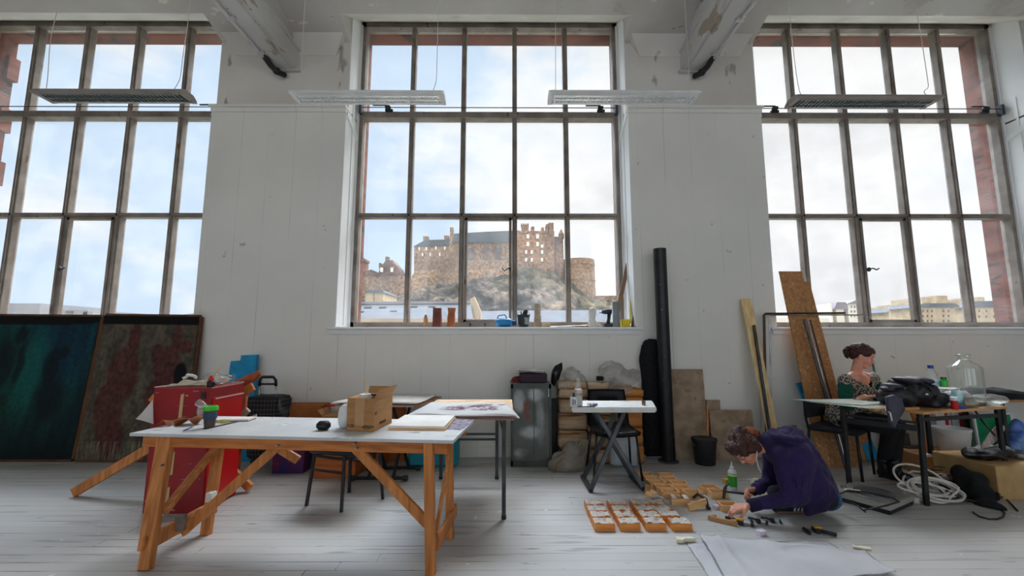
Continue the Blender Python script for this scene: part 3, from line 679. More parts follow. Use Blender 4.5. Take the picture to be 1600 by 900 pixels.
# ================================================================ painted boards leaning at the left
M_CANVAS = attr_mat('painted_canvas', rough=.85, scale=26, amt=.35, bump=.5)
M_EDGE = mat('raw_wood_edge', '#6a4226', '#50321e', rough=.8)
def blob(x, z, cx, cz, rx, rz, s=.25):
    d = math.hypot((x-cx)/rx, (z-cz)/rz); return max(0, min(1, (1-d)/s+.5))
def canvas(lab, tl, tr, bl, br, fn, nx=110, nz=120):
    T = thing('painted_canvas', lab, 'painting', (bl+br)/2, group='large painted boards leaning under the left window')
    mb = MB(); g = []; nrm = (br-bl).cross(tl-bl).normalized()
    if nrm.y > 0: nrm = -nrm
    for j in range(nz+1):
        g.append([mb.bm.verts.new((bl*(1-i/nx)+br*i/nx)*(1-j/nz)+(tl*(1-i/nx)+tr*i/nx)*(j/nz)) for i in range(nx+1)])
    for j in range(nz):
        for i in range(nx): mb.bm.faces.new((g[j][i], g[j][i+1], g[j+1][i+1], g[j+1][i]))
    o = wp('paint_surface', mb, M_CANVAS, T); me = o.data; ca = me.color_attributes.new('paint', 'FLOAT_COLOR', 'POINT')
    for j in range(nz+1):
        for i in range(nx+1): ca.data[j*(nx+1)+i].color = tuple(fn(i/nx, j/nz))[:3]+(1,)
    mb = MB(); bk = -nrm*.045; ins = -nrm*.004
    for p, q in ((bl, br), (tl, tr), (bl, tl), (br, tr)): mb.bar(p+bk*.62, q+bk*.62, .05, .038, up=nrm)
    wp('stretcher_frame', mb, M_EDGE, T); return T
def teal(u, v):
    n = noise.noise(V((u*7, v*1.6, 1))); n2 = noise.noise(V((u*26, v*3, 5)))
    c = lerp(hexc('#0a2c33'), hexc('#0c5656'), .40+.9*n+.7*n2)
    c = lerp(c, hexc('#103c58'), .6*blob(u, v, .78, .8, .22, .3, .8))
    c = lerp(c, hexc('#155038'), .5*blob(u, v, .47, .45, .2, .3, 1))
    uu = u+.03*noise.noise(V((u*5, v*9, 3))); f = max(blob(uu, v, .40, .62, .085, .20, .5), blob(uu, v, .47, .86, .04, .07, .5), blob(uu, v, .52, .66, .03, .16, .6), blob(uu, v, .74, .62, .05, .16, .6), blob(uu, v, .80, .74, .03, .05, .6), blob(uu, v, .38, .36, .10, .16, .6), blob(uu, v, .78, .40, .10, .14, .6))
    c = lerp(c, hexc('#117a72'), .55*max(blob(u, v, .27, .62, .07, .3, .9), blob(u, v, .61, .60, .08, .3, .9)))
    c = lerp(c, hexc('#0c1d24'), .85*f)
    c = lerp(c, hexc('#060f14'), max(0, min(.9, (.42-v)*1.9+.35*n)))
    if v > .955-.02*math.sin(3*u): c = hexc('#0a0a0c')
    return tuple(x*.62 for x in c[:3])
def redb(u, v):
    n = noise.noise(V((u*9, v*9, 2))); n2 = noise.noise(V((u*30, v*30, 7)))
    c = lerp(hexc('#4c463f'), hexc('#726858'), .45+.7*n+.5*n2)
    f = max(blob(u, v, .30, .58, .16, .20), blob(u, v, .36, .83, .06, .12), blob(u, v, .22, .35, .14, .2), blob(u, v, .28, .15, .13, .13), blob(u, v, .74, .62, .13, .17), blob(u, v, .80, .82, .05, .12), blob(u, v, .62, .72, .06, .08), blob(u, v, .90, .78, .07, .05), blob(u, v, .66, .40, .10, .16))
    c = lerp(c, lerp(hexc('#4a1f22'), hexc('#6c302e'), .5+n2), .75*f)
    c = lerp(c, hexc('#0b0d12'), blob(u, v, .88, .58, .065, .085))
    if v < .12: c = lerp(c, hexc('#b5aa94'), max(0, noise.noise(V((u*60, v*6, 3))))*.9)
    if v > .94: c = hexc('#0b0b0b')
    return tuple(x*.72 for x in c[:3])
zt_ = 1.60
def cpts(xt0, xt1, xb0, xb1, dy=0): return (A(xt0, 493, 5.0+dy), A(xt1, 495, 5.0+dy), A(xb0, 716, 4.86+dy), A(xb1, 716, 4.86+dy))
def fix(ps, z0=.03): 
    for i in (2, 3): ps[i].z = z0
    return ps
P_ = fix(cpts(-62, 157, -150, 110)); canvas('dark teal painted board with shadowy figures, against the wall at the far left', *P_, teal)
P_ = fix(cpts(163, 311, 118, 284, -.02)); canvas('dark brown painted board with red figures, right of the teal board', *P_, redb)
# ================================================================ red cabinet
M_RED = mat('red_paint', '#a01820', '#86121a', rough=.35, scale=3, extra=[('#c9b5aa', 16, .70, (1, 1, 1)), ('#3c0a0e', 5, .66, (2, 2, .5)), ('#8a7c7c', 9, .68, (.6, 1, 3))])
M_REDB = mat('bright_red_paint', '#cf1c22', '#b8161c', rough=.3, scale=3, extra=[('#e0c8bb', 12, .69, (1, 1, .6))])
T = thing('red_cabinet', 'tall chipped red painted plywood cabinet behind the left end of the trestle table', 'cabinet', (-2.58, 3.665, 0))
x0, x1, y0, y1, zt = -2.81, -2.355, 3.46, 3.87, .945
mb = MB(); mb.box(((x0+x1)/2, (y0+y1)/2, zt/2), (x1-x0, y1-y0, zt), bev=.006); wp('carcass', mb, M_RED, T)
mb = MB(); mb.box((x1+.004, (y0+y1)/2, zt/2-.03), (.012, y1-y0-.03, zt-.10)); wp('side_panel', mb, M_REDB, T)
mb = MB(); mb.box((x1+.012, (y0+y1)/2+.01, zt-.09), (.008, y1-y0-.05, .008)); mb.box((x0+.01, (y0+y1)/2, zt+.004), (.02, y1-y0, .006)); mb.box(((x0+x1)/2, y1-.01, zt+.004), (x1-x0, .02, .006)); wp('worn_edge', mb, mat('chipped_white', '#cdbcb2', rough=.8), T)
mb = MB()
for px, za, zb in ((277, .62, .90), (268, .0, .20), (271, .28, .46)):
    mb = MB(); p = A(px, 700, y0-.002); mb.prism([(p.x-.014, za), (p.x+.012, za+.01), (p.x+.016, zb), (p.x-.008, zb-.01)], y0-.005, y0+.002); wp('masking_tape', mb, mat('masking_tape', '#c9b183', rough=.8), T)
mb = MB(); mb.box((x1-.06, y0-.004, .885), (.035, .006, .05)); wp('padlock_plate', mb, M_BLKPL, T)
# things lying on the cabinet
mb = quadsheet([(x0+.02, y0+.02, zt+.012), (x1-.12, y0+.03, zt+.012), (x1-.08, y1-.04, zt+.03), (x0+.04, y1-.03, zt+.02)], 22, 18, .006, .035, 9, 3); w1('cloth', mb, mat('cream_cloth', '#e9e2d2', '#cfc6b2', rough=.9), (-2.6, 3.66, zt), 'crumpled cream cloth on top of the red cabinet', 'cloth', smooth=True)
mb = MB(); mb.tube([(x0+.13+.1*t, y0+.12+.02*math.sin(t*9), zt+.06+.03*math.sin(t*3.1)) for t in [i/10 for i in range(11)]], .012, 8); w1('cable', mb, M_WHITEPL, (x0+.15, y0+.12, zt), 'white cable looped over the cloth on the red cabinet', 'cable', smooth=True)
T = thing('glue_pot', 'small black jar with a red lid on the front edge of the red cabinet', 'jar', (x1-.045, y0+.05, zt))
mb = MB(); mb.lathe([(.026, 0), (.028, .005), (.028, .042), (.022, .05)], (0, 0, 0), 18); part('jar', mb, M_BLKPL, T, auto=.6)
mb = MB(); mb.lathe([(.02, .05), (.021, .052), (.02, .066), (.010, .082), (.007, .09)], (0, 0, 0), 18); part('lid', mb, M_REDB, T, auto=.6)
mb = MB(); mb.box((0, 0, .045), (.17, .11, .075), bev=.02); crumple(mb, .03, 14, 3, 5); o = part('plastic_bag', mb, M_FILM, None, smooth=True); tag(o, 'clear crinkled plastic bag behind the red-lidded jar on the cabinet', 'bag', None, (x1-.10, y0+.2, zt+.01))
mb = MB(); mb.tube([(0, 0, 0), (.01, .02, .05), (.03, .05, .10), (.045, .07, .155)], [.012, .010, .007, .002], 8); w_ = part('paintbrush', mb, M_PALE, None, smooth=True); tag(w_, 'pale wooden stick poking up behind the red cabinet top', 'stick', None, (-2.63, y1-.02, zt+.02))
w1('strip', MB().box((x1-.03, y1-.10, zt+.045), (.025, .03, .08), bev=.004), M_CLEAR, (x1-.03, y1-.10, zt), 'clear plastic tube standing on the back corner of the red cabinet', 'tube')
# cloth hanging on the left side of the cabinet
mb = quadsheet([A(239, 624, 3.42), A(240, 662, 3.43), A(212, 655, 3.40), A(222, 645, 3.41)], 10, 10, .004, .01, 9, 1); w1('paper_scrap', mb, M_PAPER, A(225, 650, 3.43), 'white triangular scrap sticking out left of the red cabinet', 'paper')
# the crossed battens behind the cabinet
T = thing('crossed_battens', 'two crossed wooden battens on the floor behind the red cabinet', 'wooden frame', (-3.0, 3.97, 0))
a0, a1 = A(115, 771, 3.83), A(396, 604, 4.02); a0.z = .03
wp('batten', MB().bar(a0, a1, .075, .04, up=(0, 1, 0), bev=.003), M_PINE, T)
b0, b1 = A(391, 770, 3.93), A(238, 620, 4.08); b0.z = .035
wp('batten', MB().bar(b0, b1, .07, .04, up=(0, 1, 0), bev=.003), M_PINE, T)
# leather scraps + wood shapes right of the cabinet
mb = MB()
for (x, y, rx, rz, a) in ((388, 593, .12, .045, .5), (380, 600, .08, .05, -.2), (398, 588, .07, .03, .9)):
    p = A(x, y, 4.15); mb.ell(p, (rx, .02, rz), rot=Euler((.2, -a, .2)), seg=14)
mb.bar(A(384, 596, 4.15), (A(375, 640, 4.15).x, 4.15, 0), .06, .03, up=(0, 1, 0))
w1('bark_piece', mb, mat('reddish_wood', '#c9673c', '#8f3c24', rough=.5, scale=9), A(385, 597, 4.15), 'reddish brown curved wood piece sticking up behind the red cabinet', 'wood piece', smooth=True)
w1('plank_offcut', MB().bar(A(372, 655, 4.05), A(388, 640, 4.05), .05, .03, up=(0, 1, 0)).bar(A(375, 662, 4.0), A(402, 652, 4.05), .06, .02, up=(0, 1, 0)), mat('weathered_white_wood', '#cfc9c0', '#b8a890'), A(385, 655, 4.05), 'whitewashed plank offcut right of the red cabinet', 'wood offcut')
# ================================================================ big trestle table in the foreground
FL, FR, BR, BL = V((-2.36, 2.755, 0)), V((-.325, 2.55, 0)), V((-.262, 3.165, 0)), V((-2.295, 3.36, 0))
U = (FR-FL).normalized(); W_ = V((-U.y, U.x, 0)); TZ = .745
T = thing('trestle_table', 'large wooden trestle table with a worn white top in the left foreground', 'table', ((FL+BR)/2))
TT = T
def tb(u, w, z): return FL+U*u+W_*w+V((0, 0, z))
TL = (FR-FL).length
mb = MB(); mb.prism([(FL.x, FL.y), (FR.x, FR.y), (BR.x, BR.y), (BL.x, BL.y)], TZ-.018, TZ, 'xy'); subdiv(mb, .25)
wp('tabletop', mb, mat('worn_white_top', '#d9d9d8', '#c6c7c8', rough=.5, scale=3, extra=[('#8e8880', 6, .66, (.5, 2, 1)), ('#f0f0f0', 12, .68, (1, 1, 1)), ('#5c5650', 25, .70, (1, 1, 1))]), T)
for w in (.05, .56): wp('apron_rail', MB().bar(tb(.06, w, TZ-.018-.034), tb(TL-.04, w, TZ-.018-.034), .068, .04, up=(0, 0, 1), bev=.003) if False else MB().box((tb((TL+.02)/2, w, TZ-.052)), (TL-.10, .04, .068), rz=math.atan2(U.y, U.x), bev=.003), M_PINEX, T)
def leg(p, q, w_=.07, t_=.035, nm='leg', m=None, up=None): wp(nm, MB().bar(p, q, w_, t_, up=up or tuple(W_), bev=.003), m or M_PINE, T)
z0 = TZ-.02
# left end frame
lf0, lf1 = V((-2.11, 2.665, 0)), V((-2.075, 3.11, 0))
lt0, lt1 = A(262, 695, 2.78), A(345, 694, 3.2); lt0.z = lt1.z = z0
leg(lt0, lf0, .07, .045); leg(lt0+U*-.045+V((0, .0, 0)), lf0+U*-.035+V((0, 0, .10)), .04, .03, 'leg_cleat')
leg(lt1, lf1, .065, .04)
leg(A(337, 700, 3.16), A(254, 802, 2.74), .06, .025, 'end_brace')
leg(A(224, 852, 2.66), A(338, 790, 3.12), .09, .025, 'stretcher', up=(1, 0, 0))
leg(A(434, 697, 2.80), A(285, 832, 2.88), .055, .03, 'long_brace')
leg(A(432, 698, 3.16), A(466, 719, 3.22), .06, .025, 'brace_stub', M_PINE)
wp('tie_bracket', MB().bar(A(283, 805, 2.85), A(283, 828, 2.85), .05, .04), mat('grey_aged_wood', '#8d857d', '#746a60'), T)
# right end frame
rf0, rf1 = V((-.447, 2.60, 0)), V((-.40, 3.04, 0))
rt0, rt1 = A(670, 697, 2.60), A(701, 694, 3.08); rt0.z = rt1.z = z0
leg(rt0, rf0, .055, .045); leg(rt1, rf1, .05, .04)
leg(A(706, 690, 2.98), A(681, 834, 2.70), .05, .02, 'end_brace', up=(1, 0, 0))
leg(A(682, 850, 2.70), A(712, 796, 3.12), .085, .022, 'stretcher', up=(1, 0, 0))
leg(A(553, 697, 2.66), A(668, 818, 2.62), .055, .03, 'long_brace')
mb = MB()
for x, y, Y in ((432, 697, 2.62), (553, 694, 2.6), (556, 701, 2.6), (250, 728, 2.7), (254, 805, 2.68)):
    p = A(x, y, Y); mb.cyl(p+V((0, .03, 0)), p, .006, n=8)
wp('bolt', mb, M_STEEL, T)
mb = MB(); mb.box(A(330, 776, 3.10), (.045, .05, .06)); wp('white_tape', mb, M_PAPER, T)
# ---- things on it
def on(x, y, z=TZ): return G(x, y, z)
p = on(285, 664); mb = quadsheet([p+V((-.13, -.07, .012)), p+V((.12, -.03, .012)), p+V((.13, .06, .02)), p+V((-.08, .06, .02))], 26, 14, .005, .035, 16, 2, curl=lambda u, v: .018*math.sin(u*11)*(1-v)+.012)
w1('leather_scrap', mb, mat('tan_leather', '#b5743a', '#7a431e', rough=.6, scale=7), p, 'curled scrap of tan leather on the left end of the trestle table', 'leather', smooth=True)
p = on(309, 660); mb = MB(); mb.ell((0, 0, .05), (.028, .028, .05), seg=12); mb.ell((0, 0, .12), (.035, .03, .03), seg=12); crumple(mb, .02, 30, 1, 2); o = part('plastic_wrap', mb, M_FILM, None, smooth=True); tag(o, 'crumpled clear plastic bag beside the coffee cup', 'bag', None, p+V((0, .02, 0)))
p = on(327, 668); T = thing('coffee_cup', 'reusable dark coffee cup with a bright green lid', 'cup', p)
mb = MB(); mb.lathe([(.026, 0), (.03, .004), (.037, .085), (.041, .115), (.038, .115), (.034, .10)], (0, 0, 0), 28); part('cup', mb, mat('dark_brown_plastic', '#4d403c', rough=.5), T, auto=.6)
mb = MB(); mb.lathe([(.0365, .058), (.0395, .06), (.0412, .096), (.0395, .098)], (0, 0, 0), 28); part('band', mb, mat('navy_rubber', '#22415f', rough=.5), T, auto=.6)
mb = MB(); mb.lathe([(.041, .112), (.0445, .112), (.0445, .132), (.041, .139), (.032, .141), (.030, .134), (0, .134)], (0, 0, 0), 28); part('lid', mb, mat('lime_green_rubber', '#3fc52f', rough=.45), T, auto=.6)
a, b = on(338, 662), on(395, 655); mb = MB(); ang = math.atan2(b.y-a.y, b.x-a.x)
p = on(366, 657); T = thing('notebook', 'open white notebook beside the green-lidded cup', 'notebook', p, .08); 
part('cover', MB().box((0, 0, .003), (.25, .11, .005)), mat('brown_cover', '#8a6a50'), T); part('pages', MB().box((0, 0.002, .011), (.245, .105, .011)), M_PAPER, T)
p = on(353, 659); mb = MB(); mb.lathe([(.030, 0), (.036, 0), (.036, .012), (.030, .012), (.030, 0)], (0, 0, 0), 24); o = part('tape_roll', mb, mat('yellow_tape', '#cdb83c', rough=.4), None, auto=.6); tag(o, 'small roll of yellow tape in front of the notebook', 'tape', None, p+V((0, -.02, 0)))
w1('ruler', MB().bar(on(319, 671)+V((0, 0, .003)), on(368, 660)+V((0, 0, .003)), .028, .003), mat('ruler_metal', '#4a4b50', rough=.35, metal=.7), on(340, 666), 'dark metal ruler lying in front of the coffee cup', 'ruler')
w1('pen', MB().tube([on(385, 658)+V((0, 0, .006)), on(396, 653)+V((0, 0, .006))], .005, 8), mat('grey_pen', '#6c7486', rough=.3), on(390, 656), 'grey pen lying at the right end of the notebook', 'pen')
w1('chisel', MB().tube([on(287, 674)+V((0, 0, .004)), on(300, 668)+V((0, 0, .004))], .004, 8), mat('blue_pen', '#2a3f9c', rough=.3), on(290, 672), 'thin blue pen by the front edge left of the coffee cup', 'pen')
p = on(503, 673); T = thing('tape_measure', 'round black tape measure left of the cardboard box', 'tape measure', p+V((0, .02, 0)))
mb = MB(); mb.box((0, 0, .029), (.085, .06, .056), bev=.018); part('case', mb, mat('black_rubber', '#0f0f12', rough=.6), T, smooth=True); part('band', MB().lathe([(.044, .022), (.045, .022), (.045, .034), (.044, .034)], (0, 0, 0), 20, sy=.72), M_BLKPL, T)
p = on(533, 671); mb = MB(); mb.ell((0, 0, .075), (.065, .06, .075)); mb.ell((.025, 0, .13), (.03, .03, .05)); mb.jitter(.018, 9, 4); o = part('white_cloth_bundle', mb, mat('white_plastic_bag', '#eeeeee', '#dadada', rough=.4, bump=.4, scale=10), None, smooth=True); tag(o, 'stuffed white plastic bag leaning on the cardboard box', 'bag', None, p+V((.015, .05, 0)))
# cardboard box
c1, c2, c3 = on(541, 673), on(583, 675), on(612, 661)
T = thing('cardboard_box', 'open brown cardboard box with printed lettering on the trestle table', 'box', c2)
bw = (c2-c1); bd = (c3-c2); H_ = .205
bw_n = bw.normalized(); bn = V((bw_n.y, -bw_n.x, 0)); 
mb = MB(); th = .005
def wall(a, b, h0, h1, mb_=None):
    mb_ = mb if mb_ is None else mb_; n = (b-a).normalized().cross(V((0, 0, 1)))*th
    mb_.hexa([a+V((0, 0, h0)), b+V((0, 0, h0)), b-n+V((0, 0, h0)), a-n+V((0, 0, h0))], [a+V((0, 0, h1)), b+V((0, 0, h1)), b-n+V((0, 0, h1)), a-n+V((0, 0, h1))])
c4 = c1+(c3-c2)
for a, b in ((c1, c2), (c2, c3), (c3, c4), (c4, c1)): wall(a, b, 0, H_)
mb.prism([(c1.x, c1.y), (c2.x, c2.y), (c3.x, c3.y), (c4.x, c4.y)], 0+TZ, TZ+.004, 'xy') if False else mb.hexa([c1, c2, c3, c4], [v+V((0, 0, .004)) for v in (c1, c2, c3, c4)])
wp('box_body', mb, M_CARD, T)
def flap(a, b, outdir, L_, dz, nm='flap', m=M_CARD):
    mb = MB(); za = V((0, 0, H_)); o2 = outdir*L_+V((0, 0, dz)); t = V((0, 0, .003))
    mb.hexa([a+za, b+za, b+za+o2, a+za+o2], [a+za+t, b+za+t, b+za+o2+t, a+za+o2+t]); return wp(nm, mb, m, T)
rd_ = (c3-c2).normalized(); rn = V((rd_.y, -rd_.x, 0)); rn = rn if rn.x > 0 else -rn
flap(c2, c3, rn, .03, .055); flap(c1, c4, -bw_n, -.05, -.03); flap(c4, c3, V((0, 1, 0)), .03, .04)
mb = MB(); fc = (c1+c2)/2; rzf = math.atan2(bw.y, bw.x); mb.box(fc+V((0, -.001, .12))+bw_n*(-.005), (.065, .002, .17), rz=rzf); wp('parcel_tape', mb, M_TAPE, T)
def lbl(body, size, frac, h, a, b, sx=1, nm='lettering'):
    d = (b-a).normalized(); n = V((d.y, -d.x, 0)); pos = a+(b-a)*frac+V((0, 0, h))+n*.0015-wloc(T)
    o = text(body, size, M_INK, T, pos, (PI/2, 0, math.atan2(d.y, d.x)), nm, sx=sx); return o
lbl('0.00', .03, .02, .022, c1, c2); lbl('amazon', .036, .60, .022, c1, c2, .72); lbl('amazon', .036, .30, .03, c2, c3, .9); lbl('63', .03, .04, .10, c2, c3)
mb = MB(); 
for i in range(6):
    a_ = i/5*.06; mb.bar(fc+bw_n*(.03+a_*.6)+V((0, -.0025, .020-math.sin(i/5*PI)*.008)), fc+bw_n*(.03+(a_+.012)*.6)+V((0, -.0025, .020-math.sin((i+1)/5*PI)*.008)), .003, .001)
wp('printed_arrow', mb, M_INK, T)
mb = MB(); cc = (c1+c3)/2+V((0, 0, H_)); 
w1('stick', MB().tube([cc+V((.0, 0, -.14)), cc+V((-.05, 0, .125))], .004, 6), M_PALE, cc, 'thin pale stick standing in the cardboard box', 'stick')
mb = MB(); mb.box(V((0, 0, .0)), (.10, .07, .012)); 
o = w1('black_tin', MB().box(cc+V((.03, .04, .0)), (.10, .05, .012), bev=.004), M_BLKPL, cc, 'flat black tin lying in the top of the cardboard box', 'tin')
mb = MB(); mb.lathe([(.012, 0), (.035, 0), (.035, .04), (.012, .04), (.012, 0)], (0, 0, 0), 20); o = part('tape_roll', mb, M_WHITEPL, None, auto=.6); tag(o, 'white paper roll at the top of the cardboard box', 'roll', None, cc+V((-.035, -.01, -.03)))
# boards and prints at the right end of the trestle table
q = [on(607, 672), on(696, 673), on(712, 655), on(634, 654)]
for i, (m, lab) in enumerate(((M_BOXW, 'thin wooden board at the bottom of the small stack on the trestle table'), (M_PAPER, 'white mount board on top of the small stack on the trestle table'))):
    mb = MB(); zz = V((0, 0, .014*i)); off = V((-.006*i, .004*i, 0)); mb.hexa([v+zz+off for v in q], [v+zz+off+V((0, 0, .013)) for v in q]); w1('mount_board', mb, m, (q[0]+q[2])/2+zz, lab, 'board')
q2 = [on(690, 671), on(722, 672), on(741, 656), on(712, 655)]
mb = quadsheet([v+V((0, 0, .002)) for v in q2], 6, 6, .0015, .003, 8, 3); w1('print_sheet', mb, mat('purple_print', '#ddd6e2', '#9a8aa8', rough=.9, scale=22, detail=6, lo=.45, hi=.62), (q2[0]+q2[2])/2, 'print with purple marks overhanging the right end of the trestle table', 'print')
# ================================================================ metal folding table with the print stack
T = thing('folding_table', 'grey metal folding table carrying a stack of prints in the middle of the room', 'table', (-.34, 3.8, 0))
FT = .735
tc_ = [A(646, 655, 3.34), A(803, 655, 3.34), V((.02, 4.33, 0)), V((-.72, 4.33, 0))]
for v in tc_: v.z = FT-.02
mb = MB(); mb.hexa(tc_, [v+V((0, 0, .02)) for v in tc_]); wp('tabletop', mb, mat('plywood_top', '#d6b48a', '#c09a6c', rough=.6), T)
def mleg(a, b, T, w_=.03, nm='leg', m=M_GREYMET): wp(nm, MB().bar(a, b, w_, w_, bev=.004), m, T)
for a in ((-.045, 3.36), (-.125, 4.28), (-.66, 4.28), (-.62, 3.42)): mleg((a[0], a[1], 0), (a[0], a[1], FT-.02), T)
for z in (.37, .42): mleg((-.12, 4.26, z), (-.66, 4.26, z), T, .02, 'cross_bar')
mleg((-.045, 3.38, .62), (-.12, 4.26, .62), T, .02, 'side_bar'); mleg((-.62, 3.42, .62), (-.66, 4.26, .62), T, .02, 'side_bar')
for a in ((-.045, 3.36), (-.125, 4.28), (-.66, 4.28), (-.62, 3.42)): wp('foot', MB().cyl((a[0], a[1], 0), (a[0], a[1], .025), .019, n=12), M_BLKPL, T)
mleg((-.125, 4.25, .66), (-.10, 4.05, FT-.02), T, .012, 'folding_stay')
# stack of prints
M_MAUVE = attr_mat('mauve_print', rough=.9, scale=60, amt=.06, bump=0)
s0 = [A(641, 651, 3.28), A(812, 650, 3.28), A(795, 630, 4.0), A(672, 628, 4.0)]
for v in s0: v.z = FT
for i in range(5):
    off = V((.012*math.sin(i*2.3), -.012+.008*math.cos(i*3), .0075*i)); ex = .006*i
    cs = [s0[0]+off+V((-ex, 0, .001)), s0[1]+off+V((-ex, 0, .001)), s0[2]+off+V((-ex*2, -.02*i, .001)), s0[3]+off+V((ex, -.02*i, .001))]
    mb = quadsheet(cs, 14 if i < 4 else 60, 8 if i < 4 else 40, .0065, .003, 5, i, curl=(lambda u, v: .010*max(0, math.sin(u*9.5))*max(0, 1-v*5)) if i == 4 else None)
    pos = (s0[0]+s0[2])/2+V((0, 0, .0075*i))
    if i < 4: w1('print_sheet', mb, M_PAPER if i % 2 else mat('pink_card', '#c88f92', '#b87e84', rough=.9), pos, ['pink-edged sheet at the very bottom of the print stack', 'white sheet second from the bottom of the print stack', 'pink-edged sheet in the middle of the print stack', 'white sheet just under the top print of the stack'][i], 'paper sheet', 'sheets in the print stack')
    else:
        o = w1('print_sheet', mb, M_MAUVE, pos, 'top print of the stack showing a mauve smeared figure', 'print', 'sheets in the print stack', smooth=True)
        sx_ = (s0[1]-s0[0]).x
        def pf(v):
            u = (v.x+pos.x-(s0[0].x+s0[1].x)/2)/sx_*1.0; w = (v.y+pos.y-3.62)/.7
            n = noise.noise(V((v.x*14, v.y*9, 2))); n2 = noise.noise(V((v.x*40, v.y*30, 4)))
            f = max(blob(u, w, .02, .02, .26, .16, .5), blob(u, w, -.12, -.08, .16, .10, .5), blob(u, w, .17, -.10, .15, .09, .6), blob(u, w, .20, .22, .2, .06, .6))
            f = f*max(0, min(1, .65+1.1*n+.8*n2)); return lerp(hexc('#ffffff'), hexc('#8f5b72'), f)
        paint(o, pf)
# ================================================================ X stand with big sheets behind the cardboard box
T = thing('drawing_table', 'small drawing table on a black X stand behind the cardboard box', 'table', (-1.25, 4.45, 0))
DZ = .70
q = [A(524, 630, 4.25), A(648, 633, 4.2), A(690, 616, 4.85), A(585, 616, 4.85)]
for v in q: v.z = DZ-.02
wp('tabletop', MB().hexa(q, [v+V((0, 0, .018)) for v in q]), mat('grey_board', '#bfb6aa', '#aaa297'), T)
xl = [(-1.46, 4.21), (-.98, 4.21), (-1.43, 4.53), (-.93, 4.53)]
for y, xa, xb in ((4.21, -1.48, -.98), (4.53, -1.43, -.93)):
    wp('foot_bar', MB().bar((xa, y, .03), (xb, y, .03), .028, .028, bev=.004), M_BLACK, T)
    for x in (xa, xb): wp('end_cap', MB().cyl((x-.02, y, .03), (x+.02, y, .03), .024, n=12), M_BLKPL, T)
for xa, xb, y in ((-1.10, -1.02, 4.22), (-1.02, -1.12, 4.52), (-1.33, -1.26, 4.22), (-1.26, -1.36, 4.52)): wp('leg', MB().bar((xa, y, .03), (xb, 4.74-y+4.0 if False else (4.52 if y < 4.4 else 4.22), DZ-.02), .022, .022), M_BLACK, T)
for i in range(3):
    qq = [A(519-i, 627, 4.22), A(655, 631, 4.18), A(685, 616, 4.80), A(583, 615, 4.82)]
    for j, v in enumerate(qq): v.z = DZ+.014*i; v.x += .02*math.sin(i*4+j)
    mb = quadsheet(qq, 16, 10, .010, .006, 3, i*3); w1('card_sheet', mb, [mat('orange_edge_board', '#d8895a', '#c67a4c', rough=.8), M_PAPER, M_PAPER][i], (qq[0]+qq[2])/2, ['orange-edged board under the white sheets on the small drawing table', 'white card between the orange-edged board and the top sheet, on the drawing table', 'large white top sheet on the small drawing table behind the box'][i], 'board', 'sheets on the drawing table')
# ================================================================ black upholstered stool under the trestle table
T = thing('stool', 'black padded stool with four thin legs under the trestle table', 'stool', (-1.35, 3.68, 0))
feet = [V((-1.63, 3.62, 0)), V((-1.30, 3.49, 0)), V((-1.06, 3.76, 0)), V((-1.40, 3.92, 0))]
ctr = sum(feet, V((0, 0, 0)))/4; SZ = .42
mb = MB(); ds = [(f-ctr) for f in feet]
mb.box((ctr.x, ctr.y, SZ+.01), (.50, .36, .05), rz=-.28, bev=.022); 
o = wp('seat', mb, mat('navy_black_vinyl', '#191c26', '#20242e', rough=.4), T, smooth=True)
for f, d in zip(feet, ds): wp('leg', MB().bar(f, ctr+d*.86+V((0, 0, SZ-.01)), .022, .022), M_BLACK, T)
for i in range(4): wp('rail', MB().bar(ctr+ds[i]*.88+V((0, 0, SZ-.035)), ctr+ds[(i+1) % 4]*.88+V((0, 0, SZ-.035)), .018, .018), M_BLACK, T)
for i in (0, 2): wp('rail', MB().bar(ctr+ds[i]*.92+V((0, 0, SZ-.14)), ctr+ds[(i+1) % 4]*.92+V((0, 0, SZ-.14)), .016, .016), M_BLACK, T)
# ================================================================ against the wall, left half
M_BLUE = mat('blue_foam', '#1f9ccf', '#1a86b4', rough=.8, bump=.1)
mb = MB(); P_ = [A(x, y, 4.97) for x, y in ((360, 640), (361, 584), (364, 564), (379, 563), (380, 555), (404, 554), (402, 580), (400, 640))]
mb.prism([(p.x, p.z) for p in P_], 4.93, 4.98); w1('foam_board', mb, M_BLUE, (A(380, 600, 4.95).x, 4.95, .6), 'bright blue stepped foam board against the wall behind the red cabinet', 'foam board')
mb = MB(); a = A(384, 640, 4.9); mb.box((a.x, 4.9, .3), (.22, .05, .6)); w1('foam_board', mb, M_BLUE, (a.x, 4.9, 0), 'lower blue foam board standing behind the shopping trolley', 'foam board')
# shopping trolley
T = thing('shopping_trolley', 'dark tartan shopping trolley bag with a black handle', 'shopping trolley', (A(414, 640, 4.7).x, 4.7, 0)); O = T.location
M_TART = mat('tartan', '#17181b', '#26272b', rough=.9)
def tart(m):
    nt = m.node_tree; N, L = nt.nodes, nt.links; b = N['Principled BSDF']; src = b.inputs['Base Color'].links[0].from_socket; tc = [n for n in N if n.type == 'TEX_COORD'][0]
    for ax, s_ in (('X', 9), ('Z', 7)):
        wv = N.new('ShaderNodeTexWave'); wv.bands_direction = ax; wv.inputs['Scale'].default_value = s_; L.new(tc.outputs['Object'], wv.inputs[0])
        r = N.new('ShaderNodeMapRange'); r.inputs[1].default_value = .9; r.inputs[2].default_value = 1; r.inputs[4].default_value = .35; L.new(wv.outputs[1], r.inputs[0])
        mx = N.new('ShaderNodeMix'); mx.data_type = 'RGBA'; L.new(r.outputs[0], mx.inputs[0]); L.new(src, mx.inputs[6]); mx.inputs[7].default_value = hexc('#8b8d94'); src = mx.outputs[2]
    L.new(src, b.inputs['Base Color'])
